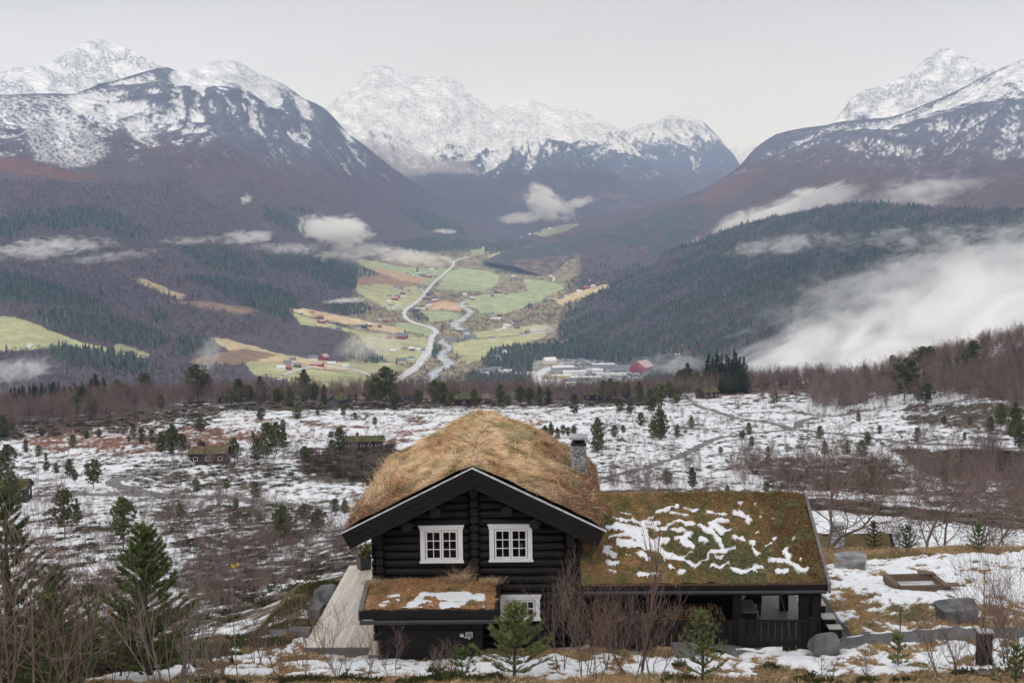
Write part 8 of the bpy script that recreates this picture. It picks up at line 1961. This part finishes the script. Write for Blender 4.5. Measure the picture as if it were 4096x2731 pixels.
# bare birch shrubs
M_TWR=mat_plain('reddish_twigs',(0.17,0.118,0.100),nscale=3,amt=0.3,rough=0.8);M_TWG=mat_plain('greyish_twigs',(0.19,0.165,0.15),nscale=3,amt=0.3,rough=0.8);M_TWB=mat_plain('rusty_bark',(0.13,0.06,0.045),nscale=3,amt=0.4,rough=0.8)
M_LEAFO=mat_plain('withered_leaves',(0.36,0.11,0.05),nscale=5,amt=0.3)
def bush(px,d,H,seed,label,mats=None,leaves=0,lcol=None,**kw):
    kw_=dict(stems=4,levels=2,kids=6,spread=0.62,lean=0.42,upb=0.30,r0=0.016,start=0.2,jitter=0.15);kw_.update(kw);kw_.setdefault('extra',90);kw_.setdefault('extra',90)
    tm,cm_=bare_meshes('shrub',H,seed,mats or (M_TWR,M_TWR),twig_w=0.0036,extra=kw_.pop('extra',120),**kw_)
    e=empty('bare_shrub',gl_at(px,d));link('stems',tm,e)
    if cm_:link('twigs',cm_,e)
    if leaves:
        S=bare_tree(H,seed,**{k:v for k,v in kw_.items()});r=np.random.default_rng(seed);hi=[s for s in S if s[4] >= 2 and s[1][2] > 0.25*H];ix=r.choice(len(hi),leaves);c=np.array([hi[i][1] for i in ix]);V,Fc=tufts(c,0.05,r,3);V=c.repeat(9,0)+(V - c.repeat(9,0))*[1.5,1.5,1.2]
        link('leaves',mesh_np('leaves',V,Fc,lcol or M_LEAFO),e)
    tag(e,label,'shrub');return e
for k,(px,d,H,lab,kw) in enumerate((
 (1290,39.6,2.6,'bare brown shrub just right of the bushy pine',{}),
 (1345,38.8,3.0,'tall bare shrub in front of the dark cabin corner',{}),
 (1400,39.5,2.6,'dense bare shrub left of the rusty-barked sapling',{}),
 (1448,38.2,2.7,'dense bare shrub just left of the sapling with orange leaves',dict(stems=6)),
 (1372,37.5,2.2,'low bare shrub in the middle of the thicket before the shelter',{}),
 (1500,38.6,2.2,'bare shrub at the right end of the thicket before the shelter',{}),
 (2292,38.5,3.0,'bare shrub in front of the black letter pillar',dict(stems=6)),(2350,37.5,3.9,'tallest bare shrub at the right edge',dict(stems=7)),(2318,41.0,2.8,'thin bare shrub behind the black letter pillar',{}),
 (2218,38.5,1.4,'low reddish shrub before the large dark boulder',{}),(2165,38.7,1.6,'reddish upright shrub at the edge of the drive',dict(stems=4)),
 (700,40.5,2.3,'tall bare sapling in front of the terrace end',dict(stems=3)),(640,39.5,2.1,'bare sapling left of the terrace',dict(stems=3)),(590,41.5,1.8,'bare shrub on the heathery bank',{}),(745,43.0,1.7,'bare shrub beside the terrace rocks',{}),
 (460,37.0,2.4,'bare shrub right of the large young pine',dict(stems=4)),(840,39.0,1.4,'thin bare sapling before the terrace corner',dict(stems=2)),(905,39.5,1.2,'forked bare sapling before the lean-to corner',dict(stems=2)),
 (1035,40.5,0.9,'short bare shoots before the floodlight wall',dict(stems=4)),(770,37.5,1.2,'low bare shoots at the bottom left of the terrace',{}),(520,36.8,1.4,'low bare shrub at the bottom left of the bank',{}),
 (980,37.2,0.9,'short bare shoots beside the heather at the bottom',dict(stems=3)),(1900,38.0,0.9,'single thin shoots on the lower right snow',dict(stems=2)),(2010,37.5,1.1,'thin forked shoots left of the reddish shrub',dict(stems=2)))):
    bush(px,d,H,700+k,lab,leaves=6 if k in (3,) else 0,**kw)
bush(1472,38.9,4.3,740,'tall rusty-barked birch sapling with a few orange leaves',mats=(M_TWB,M_TWR),leaves=22,stems=1,r0=0.045,kids=7,spread=0.38)
bush(385,33.5,3.4,742,'fan of thick pale upright stems in front of the large young pine',mats=(M_TWG,M_TWG),stems=11,levels=1,kids=5,spread=0.45,lean=0.5,r0=0.022,extra=0,jitter=0.05)
bush(470,35.0,2.2,743,'smaller fan of pale stems right of the large young pine',mats=(M_TWG,M_TWG),stems=8,levels=1,kids=4,spread=0.5,lean=0.5,r0=0.016,extra=0,jitter=0.05)
bush(545,36.2,3.4,744,'single tall stalk with yellow leaves at its tip',mats=(M_TWG,M_TWG),stems=1,levels=0,r0=0.02,extra=0,jitter=0.03)
x,y,z=gl_at(545,36.2);lf=[o for o in bpy.data.objects if o.get('label','').startswith('single tall stalk')][0]
c=np.array([[0.02,0,3.35],[0.10,0,3.38],[-0.05,0.02,3.33],[0.0,0,3.30]]);V,Fc=tufts(c,0.10,np.random.default_rng(3),4);link('leaves',mesh_np('leaves',V,Fc,mat_plain('yellow_leaves',(0.62,0.40,0.06))),lf)
bush(60,27,5.2,745,'tall bare shrub across the pines at the left edge',stems=4,lean=0.35,r0=0.03)
bush(-10,26,5.8,746,'bare shrub leaning in from the left edge',stems=4,lean=0.45,r0=0.03)
bush(150,29,3.6,747,'bare rust-tinged shrub between the left pines',stems=6,leaves=14)
bush(260,36,2.3,748,'thin bare shrub on the left snow bank',stems=2)
# bare trees behind the crest
for k,(px,py,d,H,lab) in enumerate(((2125,1265,68,5.2,'old crooked birch behind the crest above the snow frame'),(1893,1275,64,4.4,'bare spreading birch behind the right end of the wing roof'),(2170,1262,69,4.2,'thinner birch beside the crooked birch behind the crest'),(2250,1258,70,4.4,'twiggy birch group at the right end of the crest'),(2300,1255,72,4.0,'birch farthest right behind the crest'),(2060,1265,72,3.4,'low birch behind the crest left of the crooked birch'))):
    tm,cm_=bare_meshes('birch',H,760+k,(M_TWR,M_TWIG),twig_w=0.008,extra=260,stems=1+k % 2,levels=3,kids=7,spread=0.75,lean=0.3,upb=0.12,r0=0.09,start=0.2,jitter=0.2)
    x=float(atp(px,py,d)[0]);plant('birch_tree',(tm,cm_),(x,d,float(gz(np.array([x]),np.array([float(d)]))[0])),1.0,lab,'birch tree')

# grass tufts, heather and straw on the open patches of the knoll
r=np.random.default_rng(15);i0,i1=np.searchsorted(gd,[34.5,66]);n=460000
ii=r.integers(i0,i1,n);jj=r.integers(120,NG - 60,n);fx=r.random(n);fy=r.random(n)
bl=lambda A:A[ii,jj]*(1 - fx)*(1 - fy)+A[ii+1,jj]*fx*(1 - fy)+A[ii,jj+1]*(1 - fx)*fy+A[ii+1,jj+1]*fx*fy
x,y,z,s_=bl(GX),bl(GY),bl(GZ),bl(g_snow);gr_=bl(grav)
rd=line_dist(*projp(x,y,z),[(1650,1503),(1700,1490),(1850,1484),(2000,1472),(2150,1464),(2300,1458),(2480,1452)])
ok=(s_ < 0.45) & (gr_ < 0.3) & ~((x > -8.4) & (x < 8.9) & (y > 43.5) & (y < 55.5)) & (rd > 12) & (r.random(n) < 0.35+0.65*sstep(-0.2,0.3,fbm(x/0.45,y/0.6,3,801)))
x,y,z=x[ok],y[ok],z[ok];iq,jq=ii[ok],jj[ok];n=len(x);base=veg[iq,jq]
V,Fs,cc=blades(np.stack([x,y,z - 0.01],1),np.tile([[0,0,1.0]],(n,1)),np.stack([np.cos(fbm(x,y,2,803)*7),np.sin(fbm(x,y,2,803)*7),0*x],1),r.uniform(0.07,0.30,n),np.full(n,0.005),np.where(r.random((n,1)) < 0.3,STRAW*0.85,base*1.25)*r.uniform(0.7,1.3,(n,1)),r,lift=0.6)
tag(link('grass',mesh_np('grass',V,Fs,M_GRASS,attrs={'col':cc})),'dry tussock grass on the snow-patched knoll',kind='stuff')
def heather(zones,n_each,seed,colr,hh,name,label):
    r=np.random.default_rng(seed);P=[];L_=[]
    for (px,d,rx,ry,n) in zones:
        cx,cy,_=gl_at(px,d);a=r.random(n)*6.283;q=np.sqrt(r.random(n));x=cx+np.cos(a)*q*rx;y=cy+np.sin(a)*q*ry;z=gz(x,y) - 0.01;P.append(np.stack([x,y,z],1));L_.append(hh*(1 - 0.6*q ** 2)*r.uniform(0.6,1.2,n))
    P=np.concatenate(P);L_=np.concatenate(L_);n=len(P);d=r.normal(size=(n,3))*0.45;d[:,2]=1;d /= np.linalg.norm(d,axis=1,keepdims=True);T=P+d*L_[:,None]
    V1,F1=sliver_mesh(P,T,0.004,r);c2=np.repeat(P,3,0)+np.repeat(d*L_[:,None],3,0)*r.uniform(0.35,1,(n*3,1));V2,F2=tufts(c2,0.05,r,3,up=0.5)
    cl=np.concatenate([np.tile([[0.07,0.045,0.03]],(len(V1),1)),np.repeat(np.array([colr])*r.uniform(0.5,1.5,(n*9,1)),3,0)]);tag(link(name,mesh_np(name,np.concatenate([V1,V2]),[F1,F2+len(V1)],M_FOR,attrs={'col':cl})),label,kind='stuff')
heather([(1010,37.3,0.9,0.5,1500),(1110,37.2,0.6,0.4,800),(940,37.0,0.5,0.4,500),(1990,37.3,0.4,0.25,300),(2080,37.6,0.5,0.3,400),(1560,37.0,0.5,0.3,300),(2230,38.4,0.5,0.25,350),(1770,40.4,0.25,0.12,120),(1560,41,0.2,0.1,80),(1850,38.6,0.4,0.2,200),(700,37.0,1.2,0.5,900),(820,37.4,0.8,0.4,600),(1000,40.2,0.25,0.1,120),(500,36.8,1.0,0.4,700),(2300,39.3,0.8,0.3,500),(1900,36.9,1.0,0.3,500)],0,31,(0.060,0.066,0.026),0.26,'heather','dark heather and crowberry clumps in the snow')
heather([(520,45.5,2.2,0.9,2600),(600,48.5,2.2,1.2,2600),(680,52,1.8,1.6,2200),(740,55,1.0,1.4,1200),(470,43.5,1.2,0.7,1200)],0,33,(0.075,0.082,0.026),0.24,'bilberry_heath','green-brown bilberry heath on the bank left of the terrace')
# boulders
def boulder(name,loc,size,seed,label,rz=0,mat=None,flat=0.85):
    V,Fc=ico(4);r=np.random.default_rng(seed);V=V.copy()
    for _ in range(13):
        nrm_=np.array(((1,0,0),(-1,0,0),(0,-1,0),(0,1,0),(0,0,1))[_])+r.normal(size=3)*0.14 if _ < 5 else r.normal(size=3)
        nrm_=nrm_/np.linalg.norm(nrm_);h=r.uniform(0.48,0.58) if _ < 5 else r.uniform(0.60,0.76);dd=V @ nrm_;V=V - np.clip(dd - h,0,None)[:,None]*nrm_
    V=V*(1+0.035*fbm(V[:,0]*5+seed,V[:,1]*3+V[:,2]*2,3,seed))[:,None];V=V/np.abs(V).max(0)*np.array(size)/2;c,s=math.cos(rz),math.sin(rz);V=V @ np.array([[c,s,0],[-s,c,0],[0,0,1]])
    o=link(name,mesh_np(name,V,Fc,mat or M_ROCK));o.location=loc;tag(o,label,'boulder');return o
M_ROCK.name='grey_rock'
M_ROCKL=mat_plain('pale_veined_rock',(0.22,0.215,0.21),nscale=1.6,amt=0.6,rough=0.9,bump=0.06,stretch=(1,1,3))
bx,by,bz=gl_at(1952,58);boulder('boulder',(bx,by,bz+0.30),(1.55,1.1,0.85),2,'big block-shaped grey boulder on the straw grass right of the wing roof',mat=M_ROCKL)
bx,by,bz=gl_at(2197,47.3);boulder('boulder',(bx,by,bz+0.22),(1.75,1.2,0.95),5,'wide dark wedge-shaped boulder beside the drive',rz=0.2)
bx,by,bz=gl_at(1893,43.2);boulder('boulder',(bx,by,bz+0.25),(0.95,0.7,0.75),7,'grey boulder with a pale top at the end of the railing')
bx,by,bz=gl_at(1572,42.6);boulder('boulder',(bx,by,bz+0.12),(1.0,0.7,0.6),8,'low grey boulder at the foot of the railing')
bx,by,bz=gl_at(2262,38.0);boulder('boulder',(bx,by,bz+0.05),(0.6,0.4,0.32),9,'small brown stone in the grass at the lower right',mat=mat_plain('brown_stone',(0.13,0.095,0.07),nscale=2,amt=.4))
for k,(x_,y_,s_,l_) in enumerate(((-8.75,46.6,(0.9,1.0,0.9),'dark rock at the near end of the terrace edge'),(-8.7,49.5,(0.75,1.1,0.8),'rock wedged halfway along the terrace edge'),(-8.75,51.8,(0.8,1.3,0.9),'grey slab rock at the far part of the terrace edge'),(-9.6,47.3,(0.8,0.6,0.3),'flat stone on the snowy bank left of the terrace'))):
    boulder('boulder',(x_,y_,-14.5+(0.0 if k < 3 else -0.1)),s_,12+k,l_)
# timber frame half sunk in snow
fx_,fy_,fz_=gl_at(2108,53.3);fr_=empty('timber_frame',(fx_,fy_,fz_),rz=0.06)
M_OLD=mat_wood('old_timber',(0.12,0.085,0.06),rough=0.9)
for nm,b in (('long_timber',(-0.95,-0.85,0.0,0.95,-0.68,0.24)),('long_timber',(-1.05,0.7,0.0,0.75,0.86,0.26)),('cross_timber',(-1.15,-0.75,0.02,-0.93,0.75,0.28)),('cross_timber',(0.72,-0.7,0.02,0.90,0.75,0.24)),('corner_board',(0.62,-1.05,0.245,1.25,-0.62,0.29)),('corner_board',(0.25,0.62,0.265,0.85,1.0,0.30))):
    V,Fc=boxes([b]);link(nm,mesh_np(nm,V,Fc,M_OLD),fr_)
tag(fr_,'old square timber frame half sunk in the snow','timber frame')
# letter pillar and marking poles
x,y,z=gl_at(2260,41.3);pi_=empty('letter_pillar',(x,y,z));V,Fc=boxes([(-0.19,-0.19,-0.3,0.19,0.19,0.98)]);link('post',mesh_np('post',V,Fc,M_TARB),pi_);V,Fc=boxes([(-0.22,-0.22,0.981,0.22,0.22,1.03)]);link('cap',mesh_np('cap',V,Fc,mat_plain('frosted_cap',(0.40,0.40,0.41))),pi_);tag(pi_,'square black pillar with a frosted cap beside the drive','pillar')
x,y,z=gl_at(2258,43.4);pk=empty('marking_pole',(x,y,z));M_Y=mat_plain('yellow_band',(0.62,0.42,0.03),rough=0.4);M_YG=mat_plain('reflector',(0.45,0.62,0.10),rough=0.3)
for k,(a,b,m_) in enumerate(((-0.3,0.95,M_METAL),(0.95,1.05,M_Y),(1.05,1.1,M_METAL),(1.1,1.3,M_Y),(1.3,1.36,M_METAL),(1.36,1.42,M_YG),(1.42,1.55,M_METAL),(1.55,1.66,M_Y),(1.66,1.9,M_METAL),(1.9,2.15,M_Y),(2.15,2.25,M_METAL),(2.25,2.30,M_YG),(2.30,2.42,M_METAL))):
    V,Fs=cyl((0,0,a),(0,0,b - 0.001),0.018,8);link('band',mesh_np('band',V,Fs,m_),pk)
tag(pk,'tall black and yellow snow marking pole','pole')
x,y,z=gl_at(2066,42.6);V,Fs=cyl((x,y,z - .2),(x+0.02,y,z+1.45),0.016,8);tag(link('marking_pole',mesh_np('marking_pole',V,Fs,M_METAL)),'thin plain black pole standing beside the drive','pole')
a=at(3118,2360,43.3);b=at(3170,2563,43.0);V,Fs=cyl(a,b,0.014,8);mp_=link('marking_pole',mesh_np('marking_pole',V,Fs,M_METAL));tag(mp_,'slanting black pole leaning against the wing eave','pole')
